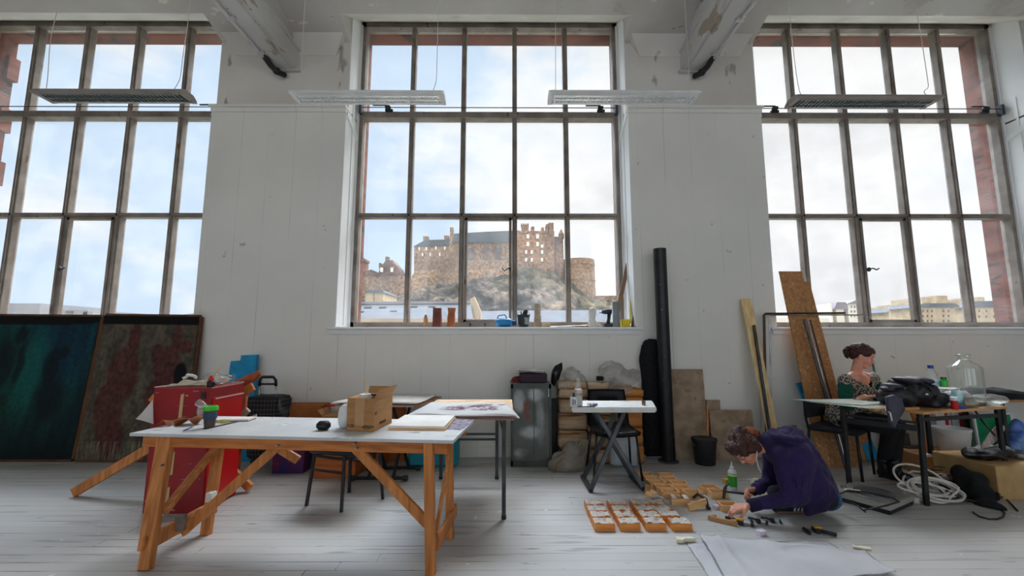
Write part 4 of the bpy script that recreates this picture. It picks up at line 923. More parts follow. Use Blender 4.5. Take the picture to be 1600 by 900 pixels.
tart(M_TART)
ztop = A(414, 619, 4.6).z; xl_, xr_ = A(386, 640, 4.6).x, A(441, 640, 4.6).x
mb = MB(); mb.hexa([(xl_+.05, 4.55, .12), (xr_-.04, 4.55, .12), (xr_-.04, 4.8, .12), (xl_+.05, 4.8, .12)], [(xl_, 4.52, ztop), (xr_, 4.52, ztop), (xr_, 4.82, ztop-.01), (xl_, 4.82, ztop)]); bmesh.ops.bevel(mb.bm, geom=mb.bm.edges[:], offset=.02, segments=2, affect='EDGES'); subdiv(mb, .12); mb.jitter(.014, 7, 2); wp('bag', mb, M_TART, T, smooth=True)
h0, h1 = A(405, 619, 4.72), A(432, 619, 4.72); t0, t1 = A(406, 592, 4.72), A(431, 592, 4.72)
for a, b in ((h0, t0), (h1, t1)): wp('tube', MB().tube([V((a.x, a.y, .1)), a, b], .008, 8), M_STEEL, T, smooth=True)
mb = MB(); c_ = [A(405, 603, 4.72), A(406, 594, 4.72), A(410, 589, 4.72), A(427, 589, 4.72), A(431, 594, 4.72), A(431, 603, 4.72)]; mb.tube(c_, .016, 10); mb.tube([A(406, 600, 4.72), A(431, 600, 4.72)], .011, 8); wp('handle', mb, M_BLKPL, T, smooth=True)
for s in (xl_+.06, xr_-.05):
    mb = MB(); mb.cyl((s-.015, 4.72, .075), (s+.015, 4.72, .075), .075, n=20); wp('wheel', mb, M_BLKPL, T, auto=.6)
# boxes behind
def cbox(name, lab, px0, px1, ytop, Y, dep, m, z0=0, cat='box', bev=.004):
    a, b = A(px0, ytop, Y), A(px1, ytop, Y); mb = MB(); mb.box(((a.x+b.x)/2, Y+dep/2, (a.z+z0)/2), (b.x-a.x, dep, a.z-z0), bev=bev); mb.box(((a.x+b.x)/2, Y+dep/2, a.z+.0015), (b.x-a.x-.02, .05, .003))
    return w1(name, mb, m, ((a.x+b.x)/2, Y+dep/2, z0), lab, cat)
cbox('cardboard_box', 'large flat brown cardboard box behind the trestle table by the wall', 440, 503, 633, 4.78, .22, M_CARD2)
T = thing('cardboard_box', 'small open cardboard box with flaps right of the flat brown box', 'box', (A(514, 650, 4.6).x, 4.7, 0)); a, b = A(503, 650, 4.58), A(530, 650, 4.58)
mb = MB(); mb.box(((a.x+b.x)/2, 4.7, a.z/2), (b.x-a.x, .24, a.z)); wp('box_body', mb, M_CARD, T)
for s, e in (((a.x, 4.58), (-.04, -.03)), ((b.x, 4.58), (.05, -.02))):
    mb = MB(); mb.hexa([(s[0], 4.58, a.z), (s[0], 4.82, a.z), (s[0]+e[0], 4.82, a.z+.06), (s[0]+e[0], 4.56, a.z+.06)], [(s[0], 4.58, a.z+.004), (s[0], 4.82, a.z+.004), (s[0]+e[0], 4.82, a.z+.064), (s[0]+e[0], 4.56, a.z+.064)]); wp('flap', mb, M_CARD, T)
cbox('purple_crate', 'dark blue and purple patterned box on the floor behind the stool', 427, 476, 694, 4.45, .3, mat('blue_purple_print', '#1d2a7a', '#5a1f4c', rough=.6, scale=11, extra=[('#a52a3c', 14, .62, (1, 1, 1))]))
cbox('wooden_crate', 'long orange wooden crate on the floor behind the stool', 490, 556, 713, 4.30, .28, wood('orange_crate', '#c9732f', '#a9561f', 0))
cbox('wooden_crate', 'orange wooden crate right of the stool under the trestle table', 549, 598, 702, 4.62, .26, wood('orange_crate', '#c9732f', '#a9561f', 0))
o = MB(); a = A(617, 700, 4.92); o.box((a.x, 4.9, .3), (.24, .03, .6)); w1('plywood_sheet', o, M_CARD2, (a.x, 4.9, 0), 'upright brown board behind the X stand by the wall', 'board')
p = A(675, 722, 4.62); mb = MB(); mb.box((p.x, 4.76, .16), (.52, .24, .32), bev=.03); w1('storage_crate', mb, mat('teal_plastic', '#1fa3b8', '#178ba0', rough=.45), (p.x, 4.76, 0), 'teal plastic storage crate under the folding table', 'crate')
mb = MB(); mb.ell((p.x+.1, 4.72, .36), (.20, .12, .06)); mb.ell((p.x-.1, 4.72, .35), (.16, .12, .05)); mb.jitter(.03, 9, 2); w1('plastic_bag', mb, mat('teal_bag', '#1795ac', '#0f7c92', rough=.35), (p.x, 4.72, .34), 'crumpled teal plastic bag on the teal crate', 'bag', smooth=True)
mb = MB(); mb.cyl(A(560, 640, 4.75), A(590, 639, 4.75), .02); w1('red_tube', MB().tube([A(508, 634, 4.72), A(530, 633, 4.72)], .012, 8), M_REDB, A(519, 634, 4.72), 'small red tube on the open cardboard box by the wall', 'tube', smooth=True)
# ================================================================ metal locker
T = thing('metal_locker', 'old dark green metal locker with smeared paint on its front', 'locker', (.21, 4.85, 0))
lx0, lx1, ly0, ly1, lz = A(798, 700, 4.68).x, A(862, 700, 4.68).x, 4.68, 5.02, .86
M_LOCK = mat('locker_green', '#3f4641', '#4e554e', rough=.4, metal=.3, scale=5)
wp('carcass', MB().box(((lx0+lx1)/2, (ly0+ly1)/2, lz/2), (lx1-lx0, ly1-ly0, lz), bev=.004), M_LOCK, T)
mb = MB(); dx = (lx1-lx0); g_ = MB(); g_.box(((lx0+lx1)/2, ly0-.006, lz/2+.0), (dx-.05, .012, lz-.11)); subdiv(g_, .035)
o = wp('door', g_, attr_mat('smeared_glass', rough=.25, scale=40, amt=.15, bump=0, spec=.6), T)
def smear(v):
    u = v.x/dx*1.15; w = (v.z-.43)/.8; n = noise.noise(V((v.x*7+v.z*3, v.z*4, 6)))
    c = lerp(hexc('#4b514c'), hexc('#5f6661'), .5+n)
    f = max(blob(u, w, -.30, .30, .16, .14, .5), blob(u, w, .18, .38, .2, .08, .6), blob(u, w, .30, .05, .10, .30, .6)*.6, blob(u-.5*w, w, .12, -.10, .30, .07, .6), blob(u-.6*w, w, -.02, -.36, .20, .05, .6))
    c = lerp(c, hexc('#b9bfc0'), f*(.75+n)); r_ = max(blob(u, w, -.10, .22, .09, .10, .4), blob(u, w, -.06, .10, .07, .05, .5))
    return lerp(c, hexc('#7d3a36'), r_*.9)
paint(o, smear)
mb = MB()
for s in (-1, 1): mb.box(((lx0+lx1)/2+s*(dx/2-.012), ly0-.012, lz/2), (.024, .02, lz-.02))
mb.box(((lx0+lx1)/2, ly0-.012, lz-.03), (dx, .02, .05)); mb.box(((lx0+lx1)/2, ly0-.012, .03), (dx, .02, .06)); mb.box(((lx0+lx1)/2+.03, ly0-.016, lz/2), (.008, .006, lz-.12)); wp('door_frame', mb, M_LOCK, T)
mb = MB(); mb.box((lx1-.03, ly0-.03, .76), (.02, .03, .09), bev=.004); wp('handle', mb, M_STEEL, T)
mb = MB(); mb.box(((lx0+lx1)/2, 4.85, lz+.045), (.29, .24, .09), bev=.01); bx = w1('document_box', MB().box(((lx0+lx1)/2+.03, 4.84, lz+.047), (.30, .24, .094), bev=.006), mat('dark_purple', '#3b2238', '#2f1a2e', rough=.7), ((lx0+lx1)/2, 4.84, lz), 'dark purple box file on top of the metal locker', 'box')
for i in range(2):
    x_ = (lx0+lx1)/2; z_ = lz+.10+.02*i
    mb = quadsheet([(x_-.17+.02*i, 4.72, z_+.018), (x_+.15, 4.72-.01*i, z_), (x_+.17, 4.93, z_), (x_-.12, 4.95, z_+.02)], 8, 6, .012 if i == 0 else .003, .012, 9, i*2); w1('paper_sheaf', mb, M_PAPER, (x_, 4.83, lz+.1), ['thick sheaf of white papers on the purple box file', 'loose top sheet curling on the sheaf over the locker'][i], 'papers')
mb = quadsheet([(lx0-.02, 4.7, lz+.004), (lx0+.12, 4.7, lz+.004), (lx0+.12, 4.9, lz+.05), (lx0+.04, 4.92, lz+.05)], 8, 6, .01, .02, 16, 3); w1('red_cloth', mb, mat('red_cloth', '#9c2a34', '#7a1c28', rough=.8), (lx0+.05, 4.8, lz), 'folded red cloth on the left corner of the locker', 'cloth', smooth=True)
mb = MB(); P_ = [A(x, y, 4.8) for x, y in ((861, 597), (863, 578), (868, 571), (878, 567), (879, 577), (872, 592), (866, 604))]
mb.prism([(p.x, p.z) for p in P_], 4.78, 4.84); crumple(mb, .012, 15, 2, 1); w1('bin_bag', mb, mat('black_polythene', '#0c0c0f', '#16161a', rough=.25), A(868, 590, 4.8), 'black polythene bag standing up between the locker and the bales', 'bag', smooth=True)
w1('black_board', MB().box((A(867, 650, 4.9).x, 4.95, .33), (.09, .05, .66)), M_BLKPL, (A(867, 650, 4.95).x, 4.95, 0), 'dark narrow panel between the locker and the stacked bales', 'panel')
# ---- stacked brown bales
M_BALE = mat('brown_bale', '#c0a98c', '#94704a', rough=.9, scale=3, stretch=(1, 1, 5), bump=.5, detail=6, extra=[('#74441f', 3, .56, (.6, .6, 5))])
M_BALE2 = mat('orange_bale', '#c98c4c', '#a8652c', rough=.9, scale=3, stretch=(1, 1, 5), bump=.4)
def bales(cx, Y, rx, ys, m, which, shape=.5):
    n = len(ys)-1
    for i in range(n):
        za, zb = max(0, A(900, ys[i], Y-.1).z), A(900, ys[i+1], Y-.1).z; h = zb-za
        mb = MB(); mb.box((0, 0, h/2), (2*rx, .26, h*.99), bev=h*.13); subdiv(mb, .04); mb.jitter(.010, 13, i+cx*9)
        o = part('packed_bale', mb, m, None, smooth=True)
        pos_ = ('bottom' if i == 0 else 'top' if i == n-1 else '%s from the bottom' % ['', 'second', 'third', 'fourth', 'fifth', 'sixth'][i])
        tag(o, 'brown block bale, %s of the %s stack by the wall' % (pos_, which), 'bale', 'stacked brown bales against the wall', (cx+.008*math.sin(i*5), Y, za))
bales(A(893, 650, 4.85).x, 4.85, .155, [728, 700, 672, 646, 622, 608, 597], M_BALE, 'left-hand')
bales(A(934, 650, 4.88).x, 4.88, .125, [728, 700, 676, 650, 628, 612, 598], M_BALE, 'middle')
bales(A(980, 650, 4.88).x, 4.88, .145, [728, 696, 668, 640, 620, 608], M_BALE2, 'orange right-hand')
def bubble(lab, spec, loc, seed, m=None):
    mb = MB()
    for x, y, Y, r in spec:
        p = A(x, y, Y); mb.ell(p, (r[0], r[1], r[2]))
    o = w1('bubble_wrap', mb, m or MC['bubble_film'], loc, lab, 'bubble wrap', smooth=True); remesh(o, .014, 2)
    for v in o.data.vertices:
        q = v.co*11+V((seed, 0, 0)); d = noise.noise(q)*.028+noise.noise(q*2.7)*.012; v.co += v.normal*d
    return o
glass('bubble_film', (.90, .90, .89), .40, .25, .22, (.95, .95, .94, 1))
bubble('small crumpled bundle of bubble wrap on the left stack of bales', [(893, 586, 4.85, (.10, .1, .08)), (882, 600, 4.78, (.10, .08, .05)), (905, 592, 4.85, (.07, .08, .06))], A(893, 598, 4.85), 1)
bubble('big crumpled bundle of bubble wrap on the right stack of bales', [(955, 580, 4.85, (.14, .12, .12)), (975, 590, 4.82, (.16, .13, .09)), (948, 600, 4.85, (.10, .10, .06)), (990, 585, 4.85, (.08, .1, .07)), (968, 608, 4.76, (.15, .07, .05))], A(965, 610, 4.85), 5)
mb = MB(); mb.box((0, 0, .04), (.08, .06, .05), bev=.012); crumple(mb, .01, 20, 1); o = part('dark_rag', mb, M_BLKFAB, None, smooth=True); tag(o, 'small dark rag on the middle stack of bales', 'rag', None, (A(938, 597, 4.8).x, 4.8, A(938, 597, 4.8).z))
# white translucent sack under the X table
mb = MB(); mb.box((0, 0, .16), (.28, .10, .32), bev=.03); crumple(mb, .02, 8, 2, 3); o = part('white_sack', mb, mat('milky_plastic', '#c3cbd2', '#aeb8c0', rough=.4), None, smooth=True); tag(o, 'milky white plastic sack on the floor behind the black chair', 'sack', None, (A(975, 700, 4.62).x, 4.67, 0))
# ---- striped bag on the floor
mb = MB(); c = G(890, 738)
for x, y, dY, r in ((885, 726, .05, (.19, .15, .13)), (898, 708, .1, (.13, .12, .12)), (875, 738, .02, (.12, .10, .05)), (912, 700, .12, (.07, .08, .10)), (905, 735, .08, (.13, .1, .06))):
    p = A(x, y, c.y+dY+.08); mb.ell(p, r)
STR = mat('striped_canvas', '#b5ada0', '#a39a8c', rough=.9)
def strp(m):
    nt = m.node_tree; N, L = nt.nodes, nt.links; b = N['Principled BSDF']; src = b.inputs['Base Color'].links[0].from_socket; tc = [n for n in N if n.type == 'TEX_COORD'][0]
    wv = N.new('ShaderNodeTexWave'); wv.inputs['Scale'].default_value = 34; wv.inputs['Distortion'].default_value = 5; wv.inputs['Detail'].default_value = 1; wv.inputs['Detail Scale'].default_value = .3; L.new(tc.outputs['Object'], wv.inputs[0])
    r = N.new('ShaderNodeMapRange'); r.inputs[1].default_value = .45; r.inputs[2].default_value = .6; r.inputs[4].default_value = .75; L.new(wv.outputs[1], r.inputs[0])
    mx = N.new('ShaderNodeMix'); mx.data_type = 'RGBA'; L.new(r.outputs[0], mx.inputs[0]); L.new(src, mx.inputs[6]); mx.inputs[7].default_value = hexc('#4c4844'); L.new(mx.outputs[2], b.inputs['Base Color'])
strp(STR)
T = thing('striped_bag', 'slumped grey and cream striped fabric bag on the floor by the X-legged table', 'bag', (c.x, c.y+.1, 0))
o = wp('bag_body', mb, STR, T, smooth=True); remesh(o, .014, 5)
for v in o.data.vertices:
    d = abs(noise.noise(v.co*8))*.05-.015; v.co += v.normal*d; v.co.z = max(v.co.z, .003)
mb = MB(); mb.tube([A(x, y, c.y+.06) for x, y in ((906, 712), (905, 695), (911, 687), (919, 690), (916, 702), (914, 712))], .012, 8, squash=.5); wp('strap', mb, mat('tan_strap', '#a58c68'), T, smooth=True)
mb = MB(); mb.tube([A(x, y, c.y-.02) for x, y in ((865, 742), (870, 725), (880, 716))], .008, 8); wp('piping', mb, mat('brown_piping', '#8c6a40'), T, smooth=True)
# ================================================================ X-legged small table with bottle
T = thing('folding_table', 'small white folding table on grey crossed legs with a milk bottle on it', 'table', (A(958, 700, 4.0).x, 4.0, 0)); XZ = .735
q = [A(893, 643, 3.82), A(1026, 643, 3.82), A(1020, 634, 4.25), A(900, 634, 4.25)]
for v in q: v.z = XZ-.045
mb = MB(); mb.hexa(q, [v+V((0, 0, .045)) for v in q]); bmesh.ops.bevel(mb.bm, geom=mb.bm.edges[:], offset=.01, segments=2, affect='EDGES'); subdiv(mb, .15); wp('tabletop', mb, mat('stained_white_top', '#e2e2de', '#d2d0ca', rough=.5, extra=[('#4a8a70', 6, .70, (1, 1, 1)), ('#8a7a6a', 9, .70, (1, 1, 1))]), T)
def xleg(a, b, Y0, Y1): wp('leg', MB().bar(a, b, .04, .028, up=(0, 1, 0), bev=.004), M_GREYMET, T)
f1, f2 = G(923, 769), G(1006, 767); 
for d in (0, .34):
    xleg(V((f1.x-.01*d, f1.y+d, .02)), V((A(985, 645, 3.9).x, f1.y+.15+d*.6, XZ-.05)), 0, 0); xleg(V((f2.x-.02*d, f2.y+d, .02)), V((A(935, 645, 3.9).x, f2.y+.18+d*.6, XZ-.05)), 0, 0)
wp('foot_bar', MB().bar((f1.x, f1.y-.02, .02), (f1.x-.01, f1.y+.38, .02), .035, .03), M_BLACK, T); wp('foot_bar', MB().bar((f2.x, f2.y-.02, .02), (f2.x-.01, f2.y+.38, .02), .035, .03), M_BLACK, T)
def onx(x, Y=3.95): p = A(x, 640, Y); p.z = XZ; return p
T = thing('milk_bottle', 'empty glass milk bottle standing on the small folding table', 'bottle', onx(904, 3.9)); mb = MB(); mb.lathe([(.033, .002), (.037, .01), (.037, .13), (.030, .155), (.018, .195), (.017, .215), (.021, .222), (.021, .238), (.017, .24)], (0, 0, 0), 24); part('glass', mb, M_CLEAR, T, auto=.9)
mb = MB(); mb.lathe([(.0375, .115), (.0378, .115), (.033, .148), (.0325, .148)], (0, 0, 0), 24); part('label', mb, mat('white_label', '#ececec', '#d5b4ae', scale=30), T, auto=.6); part('milk', MB().lathe([(.030, .006), (.033, .012), (.033, .085), (0, .086)], (0, 0, 0), 20), mat('cloudy_liquid', '#d9d8d4'), T, auto=.6)
T = thing('mug', 'white mug with dark lettering left of the milk bottle', 'mug', onx(897, 3.86)); mb = MB(); mb.lathe([(.030, 0), (.034, .004), (.034, .088), (.031, .088), (.030, .01), (0, .01)], (0, 0, 0), 22); part('cup', mb, M_WHITEPL, T, auto=.6); part('stripe', MB().box((-.012, -.0335, .045), (.006, .004, .05), rz=0).box((.004, -.034, .045), (.006, .004, .04)), M_INK, T)
part('contents', MB().cyl((0, 0, .07), (0, 0, .12), .014, .01, 10), M_BLKPL, T)
mb = MB(); p = onx(926, 3.92); mb.box(p+V((0, 0, .012)), (.08, .05, .022), rz=.3); crumple(mb, .008, 30, 1); w1('tissue_packet', mb, mat('white_purple_packet', '#e8e6ee', '#4a3a7c', scale=25), p, 'small white and purple packet in the middle of the folding table', 'packet')
T = thing('wax_pot', 'tiny brown pot at the right end of the small folding table', 'pot', onx(1006, 3.95)); part('pot', MB().lathe([(.014, 0), (.016, .002), (.017, .03), (.014, .03)], (0, 0, 0), 16), mat('brown_glaze', '#8a6a4c'), T, auto=.6); part('lid', MB().cyl((0, 0, .03), (0, 0, .036), .018, n=16), M_BLKPL, T, auto=.6)
w1('pencil', MB().tube([onx(905, 3.83)+V((0, 0, .005)), onx(930, 3.84)+V((0, 0, .005))], .004, 6), M_BLKPL, onx(915, 3.83), 'black pencil along the front edge of the small folding table', 'pencil')
# ---- black plastic chair behind it
def plastic_chair():
    T = thing('plastic_chair', 'black moulded plastic chair tucked behind the small folding table', 'chair', (A(962, 740, 4.3).x, 4.38, 0))
    sh = MB(); g = []
    prof = [(-.20, .40), (-.22, .435), (-.10, .43), (.05, .425), (.16, .435), (.20, .47), (.215, .55), (.235, .66), (.26, .77), (.27, .80)]
    for (y, z) in prof:
        row = []
        for i in range(13):
            s = i/12*2-1; hw = .215 if z < .46 else .215-.02*(z-.46)/.3; 
            bow = .035*s*s if z < .46 else -.03*s*s
            row.append(sh.bm.verts.new((s*hw, y+(bow if z > .46 else 0), z+(.02*s*s if z < .46 else 0))))
        g.append(row)
    for a, b, k_ in zip(g, g[1:], range(99)):
        for i in range(12):
            if k_ in (5, 6) and 3 <= i <= 8: continue      # hand hole in the backrest
            sh.bm.faces.new((a[i], a[i+1], b[i+1], b[i]))
    bmesh.ops.solidify(sh.bm, geom=list(sh.bm.faces), thickness=.008); part('seat_shell', sh, M_BLKPL, T, smooth=True)
    for sx in (-1, 1):
        for y0, y1 in ((-.15, -.17), (.12, .22)): part('leg', MB().tube([(sx*.19, y0, .42), (sx*.23, y1, .0)], .011, 8), M_BLACK, T, smooth=True)
        part('side_rail', MB().tube([(sx*.19, -.15, .42), (sx*.19, .12, .42)], .011, 8), M_BLACK, T, smooth=True)
    return T
plastic_chair()
# ================================================================ black cloth roll, tall pipe
x_ = A(1018, 600, 4.97).x
mb = MB(); mb.prism([(x_-.11, .02), (x_-.10, .8), (x_-.12, 1.1), (x_-.09, 1.27), (x_-.02, 1.33), (x_+.1, 1.33), (x_+.12, .02)], 4.955, 5.03); bmesh.ops.bevel(mb.bm, geom=mb.bm.edges[:], offset=.02, segments=2, affect='EDGES'); subdiv(mb, .08); mb.jitter(.012, 6); w1('black_bag', mb, M_BLKFAB, (x_, 4.95, 0), 'tall black fabric bag standing behind the black pipe', 'bag', smooth=True)
T = thing('metal_pipe', 'tall scratched black pipe standing upright near the wall', 'pipe', (1.735, 4.86, 0)); M_PIPE = mat('scratched_black', '#1e2022', '#26282b', rough=.35, metal=.4, extra=[('#84878a', 40, .70, (1, 1, 1))], scale=9)
hp = A(1029, 389, 4.86).z; part('pipe', MB().lathe([(.072, .012), (.072, hp), (.066, hp), (.066, hp-.3)], (0, 0, 0), 32), M_PIPE, T, auto=.6); part('base_flange', MB().lathe([(.11, 0), (.11, .01), (.075, .014)], (0, 0, 0), 32), mat('rusty_flange', '#5c4c44', '#43464a', rough=.7), T, auto=.6)
# ---- clay slabs
M_CLAY = mat('plaster_slab', '#ab957e', '#8d7862', rough=.9, scale=7, bump=1.0, bscale=11, detail=3, extra=[('#917c66', 11, .56, (1, 1.4, .7))])
def cslab(px0, px1, yt, Yb, Yt, th, lab, m=M_CLAY, dx=0, zb=.0):
    a, b = A(px0, yt, Yt), A(px1, yt, Yt); mb = MB(); z = a.z
    mb.hexa([(a.x+dx, Yb, zb), (b.x+dx, Yb, zb), (b.x+dx, Yb+th, zb), (a.x+dx, Yb+th, zb)], [(a.x, Yt, z), (b.x, Yt, z), (b.x, Yt+th, z), (a.x, Yt+th, z)]); subdiv(mb, .05)
    for v in mb.bm.verts: v.co.y -= .010*noise.noise(V((v.co.x*16, 0, v.co.z*12)))
    w1('plaster_slab', mb, m, ((a.x+b.x)/2, Yb, zb), lab, 'slab', 'plaster slabs leaning on the wall', smooth=False)
cslab(1047, 1098, 577, 4.94, 5.00, .03, 'large lumpy brown plaster slab leaning right of the black pipe')
cslab(1108, 1175, 641, 4.90, 4.95, .03, 'wide low plaster slab leaning behind the black bucket')
cslab(1104, 1125, 625, 4.985, 5.005, .02, 'small plain clay tile peeking over the wide low slab', dx=0, zb=0)
a, b = A(1106, 712, 4.86), A(1105, 632, 4.91); a.z = 0; w1('wooden_lath', MB().bar(a, b, .018, .012), M_PINE, a, 'thin wooden lath between the two plaster slabs', 'lath')
# ---- bucket
def bucket(lab, loc, r, h, m, mh, fill=None, handle=True, name='bucket'):
    T = thing(name, lab, 'bucket', loc)
    part('pail', MB().lathe([(r*.8, 0), (r*.82, .004), (r, h-.02), (r*1.05, h-.02), (r*1.05, h), (r*.97, h), (r*.78, .01), (0, .01)], (0, 0, 0), 30), m, T, auto=.6)
    if handle: part('handle', MB().tube([(r*1.04*math.cos(t), -r*.5*math.sin(t)-r*.3*0-.01, h-.04-.5*r*math.sin(t)) for t in [PI*i/14 for i in range(15)]], .003, 6), mh, T, smooth=True)
    return T
g0 = G(1098, 722); T = bucket('black bucket crusted with dried plaster in front of the slabs', (g0.x, g0.y-.06, 0), .125, .265, mat('crusted_black', '#17181a', '#1f2022', rough=.5, extra=[('#8d8982', 9, .68, (1, 1, 1))]), M_STEEL)
mb = MB(); mb.lathe([(.118, .25), (.10, .27), (.05, .265), (0, .272)], (0, 0, 0), 24); mb.jitter(.02, 18); part('contents', mb, mat('dry_black_plaster', '#2b2b2c', '#4c4b4a', rough=.9), T, smooth=True)
# ---- planks and metal bars leaning right
def lean(px0, py0, Y0, px1, py1, Y1, w_, t_, m, name, lab, cat, up=(0, 1, 0), grp=None, bev=.002, z0=None):
    a, b = A(px0, py0, Y0), A(px1, py1, Y1)
    if z0 is None: z0 = .5*t_*0+.01
    a.z = max(z0, a.z) if z0 else a.z
    return w1(name, MB().bar(a, b, w_, t_, up=up, bev=bev), m, a, lab, cat, grp)
a, b = A(1218, 735, 4.70), A(1165, 467, 5.0); a.z = .03
w1('pine_plank', MB().bar(a, b, .12, .02, up=(0, 1, 0), bev=.003), M_PALE, a, 'long pale pine plank leaning against the wall between two windows', 'plank')
a, b = A(1211, 735, 4.66), A(1178, 508, 4.91); a.z = .03
w1('dark_batten', MB().bar(a, b, .022, .03, up=(0, 1, 0)), M_GREYMET, a, 'thin dark metal bar leaning on the pine plank', 'metal bar')
# bent L bars
a, b, c = A(1196, 650, 4.93), A(1196, 492, 4.93), A(1320, 489, 4.93)
z_ = b.z
w1('angle_bar', MB().tube([(a.x, 4.96, .01), (b.x, 4.96, z_), (b.x+.02, 4.96, z_+.015), (A(1320, 488, 4.90).x, 4.90, z_+.02)], .014, 6), mat('dark_brown_steel', '#43382f', '#57473a', rough=.5, metal=.5), (a.x, 4.96, 0), 'bent dark steel bar forming a corner at the sill of the right window', 'metal bar')
w1('angle_bar', MB().tube([(a.x+.04, 4.92, .01), (b.x+.04, 4.92, z_-.01), (b.x+.055, 4.92, z_-.002), (A(1360, 491, 4.86).x, 4.86, z_-.005)], .008, 6), M_STEEL, (a.x+.04, 4.92, 0), 'thin bent grey steel rod in front of the dark bent bar', 'metal bar')
# OSB
M_OSB = mat('osb_board', '#c08c5a', '#a87448', rough=.75, scale=26, detail=3, bump=.2, extra=[('#cda274', 34, .60, (1, 1, 1)), ('#8a5c38', 30, .66, (1, 1, 1))])
zT = A(1218, 424, 5.02); 
pts = [A(1218, 424, 5.03), A(1253, 424, 5.03), A(1257, 440, 5.02), A(1265, 440, 5.02), A(1340, 722, 4.63), A(1281, 722, 4.63)]
pts[4].z = pts[5].z = 0.0
mb = MB(); F = [mb.bm.verts.new(p) for p in pts]; B = [mb.bm.verts.new(p+V((0, .02, .004))) for p in pts]; mb.bm.faces.new(F); mb.bm.faces.new(B[::-1])
for i in range(6): mb.bm.faces.new((F[i], F[(i+1) % 6], B[(i+1) % 6], B[i]))
for v in mb.bm.verts: v.co.y -= .0
w1('chipboard_plank', mb, M_OSB, pts[5], 'tall notched chipboard plank leaning in front of the right window', 'plank')
for i, (x0, y0, x1, y1, r, m) in enumerate(((1256, 499, 1296, 640, .012, M_GREYMET), (1261, 499, 1299, 640, .007, M_STEEL), (1266, 500, 1303, 640, .007, M_BLACK))):
    a, b = A(x0, y0, 4.80), A(x1+26, y1+95, 4.5); b.z = .01
    w1('metal_rod', MB().tube([a, b], r, 8), m, b, ['thick grey metal rod leaning on the chipboard plank', 'bright thin steel rod leaning on the chipboard plank, middle of three', 'black thin rod leaning on the chipboard plank, right of the steel rod'][i], 'metal rod', 'rods leaning on the chipboard')
for i, (x0, x1, yt, w_, Y, lab) in enumerate(((1252, 1300, 597, .12, 4.93, 'tall blue foam strip leaning behind the black office chair'), (1342, 1366, 668, .14, 4.93, 'short blue foam strip leaning behind the seated woman'))):
    a, b = A(x0, yt, Y), A(x1, 722, Y-.16); b.z = .03
    w1('foam_strip', MB().bar(a, b, w_, .03, up=(0, 1, 0), bev=.003), M_BLUE, b, lab, 'foam board')
for i in range(4):
    a, b = A(1296+i*8, 668, 4.80), A(1311+i*9, 722, 4.68); b.z = .03
    w1('thin_board', MB().bar(a, b, .012, .10, up=(1, 0, 0)), [M_OSB, M_PINE, mat('grey_hardboard', '#6a5c50', '#5a4c42')][i % 3], b, ['narrow chipboard offcut under the seat of the black chair', 'narrow pine offcut under the seat of the black chair, second from its left', 'dark hardboard offcut under the seat of the black chair', 'narrow chipboard offcut nearest the woman, under her chair'][i], 'board', 'offcuts leaning behind the chair')
w1('chipboard_offcut', MB().bar(V((A(1356, 722, 4.8).x, 4.78, 0.02)), A(1336, 640, 4.98), .16, .02, up=(0, 1, 0)), M_OSB, (3.9, 4.78, 0), 'chipboard panel standing behind the seated woman', 'board')
w1('metal_rod', MB().tube([A(1362, 560, 5.0), A(1395, 722, 4.9)], .011, 8), mat('greenish_tube', '#4d5c5a', '#5d6a66', metal=.5, rough=.4), A(1395, 722, 4.9), 'grey tube leaning on the wall just behind the seated woman', 'metal rod')
# ================================================================ things on the sill of the middle window
SILLZ = 1.468
def sill(x, Y=5.2): p = A(x, 505, Y); p.z = SILLZ; return p
def sz(y, Y=5.2): return A(800, y, Y).z-SILLZ
T = thing('small_bottle', 'small brown bullet-shaped bottle on the sill, furthest left', 'bottle', sill(665)); part('glass', MB().lathe([(.024, 0), (.026, .004), (.026, .10), (.020, .13), (.012, .14)], (0, 0, 0), 18), mat('amber_clay', '#b98a64', '#a0704c', rough=.5), T, auto=.6); part('cap', MB().lathe([(.014, .128), (.014, .145), (.006, .155)], (0, 0, 0), 14), M_BLKPL, T, auto=.6)
w1('carved_block', crumple(MB().box(sill(683)+V((0, 0, .118)), (.095, .07, .236)), .010, 14, 3, 2), mat('burnt_red_wood', '#5c2418', '#8a3a24', rough=.5, scale=9), sill(683), 'upright dark red wooden block on the window sill', 'wood block')
w1('carved_block', crumple(MB().box(sill(705)+V((0, 0, .118)), (.085, .07, .236), rot=Euler((0, .05, 0))), .010, 14, 3, 4), mat('orange_brown_wood', '#8f4a1e', '#b4642c', rough=.5, scale=9), sill(705), 'upright orange brown wooden block on the sill, next to the dark red block', 'wood block')
T = thing('jug', 'blue plastic jug lying on its side on the window sill', 'jug', sill(789, 5.12)); M_JUG = mat('blue_jug', '#1f8fd0', '#1878b4', rough=.35); part('body', MB().box((-.01, 0, .055), (.20, .11, .10), bev=.03), M_JUG, T, smooth=True); part('spout', MB().cyl((.08, 0, .055), (.135, 0, .05), .035, .025), mat('dark_blue_cap', '#164a78'), T, auto=.6); part('handle', MB().tube([(-.09, 0, .10), (-.08, 0, .14), (.0, 0, .15), (.025, 0, .10)], .008, 8), M_JUG, T, smooth=True)
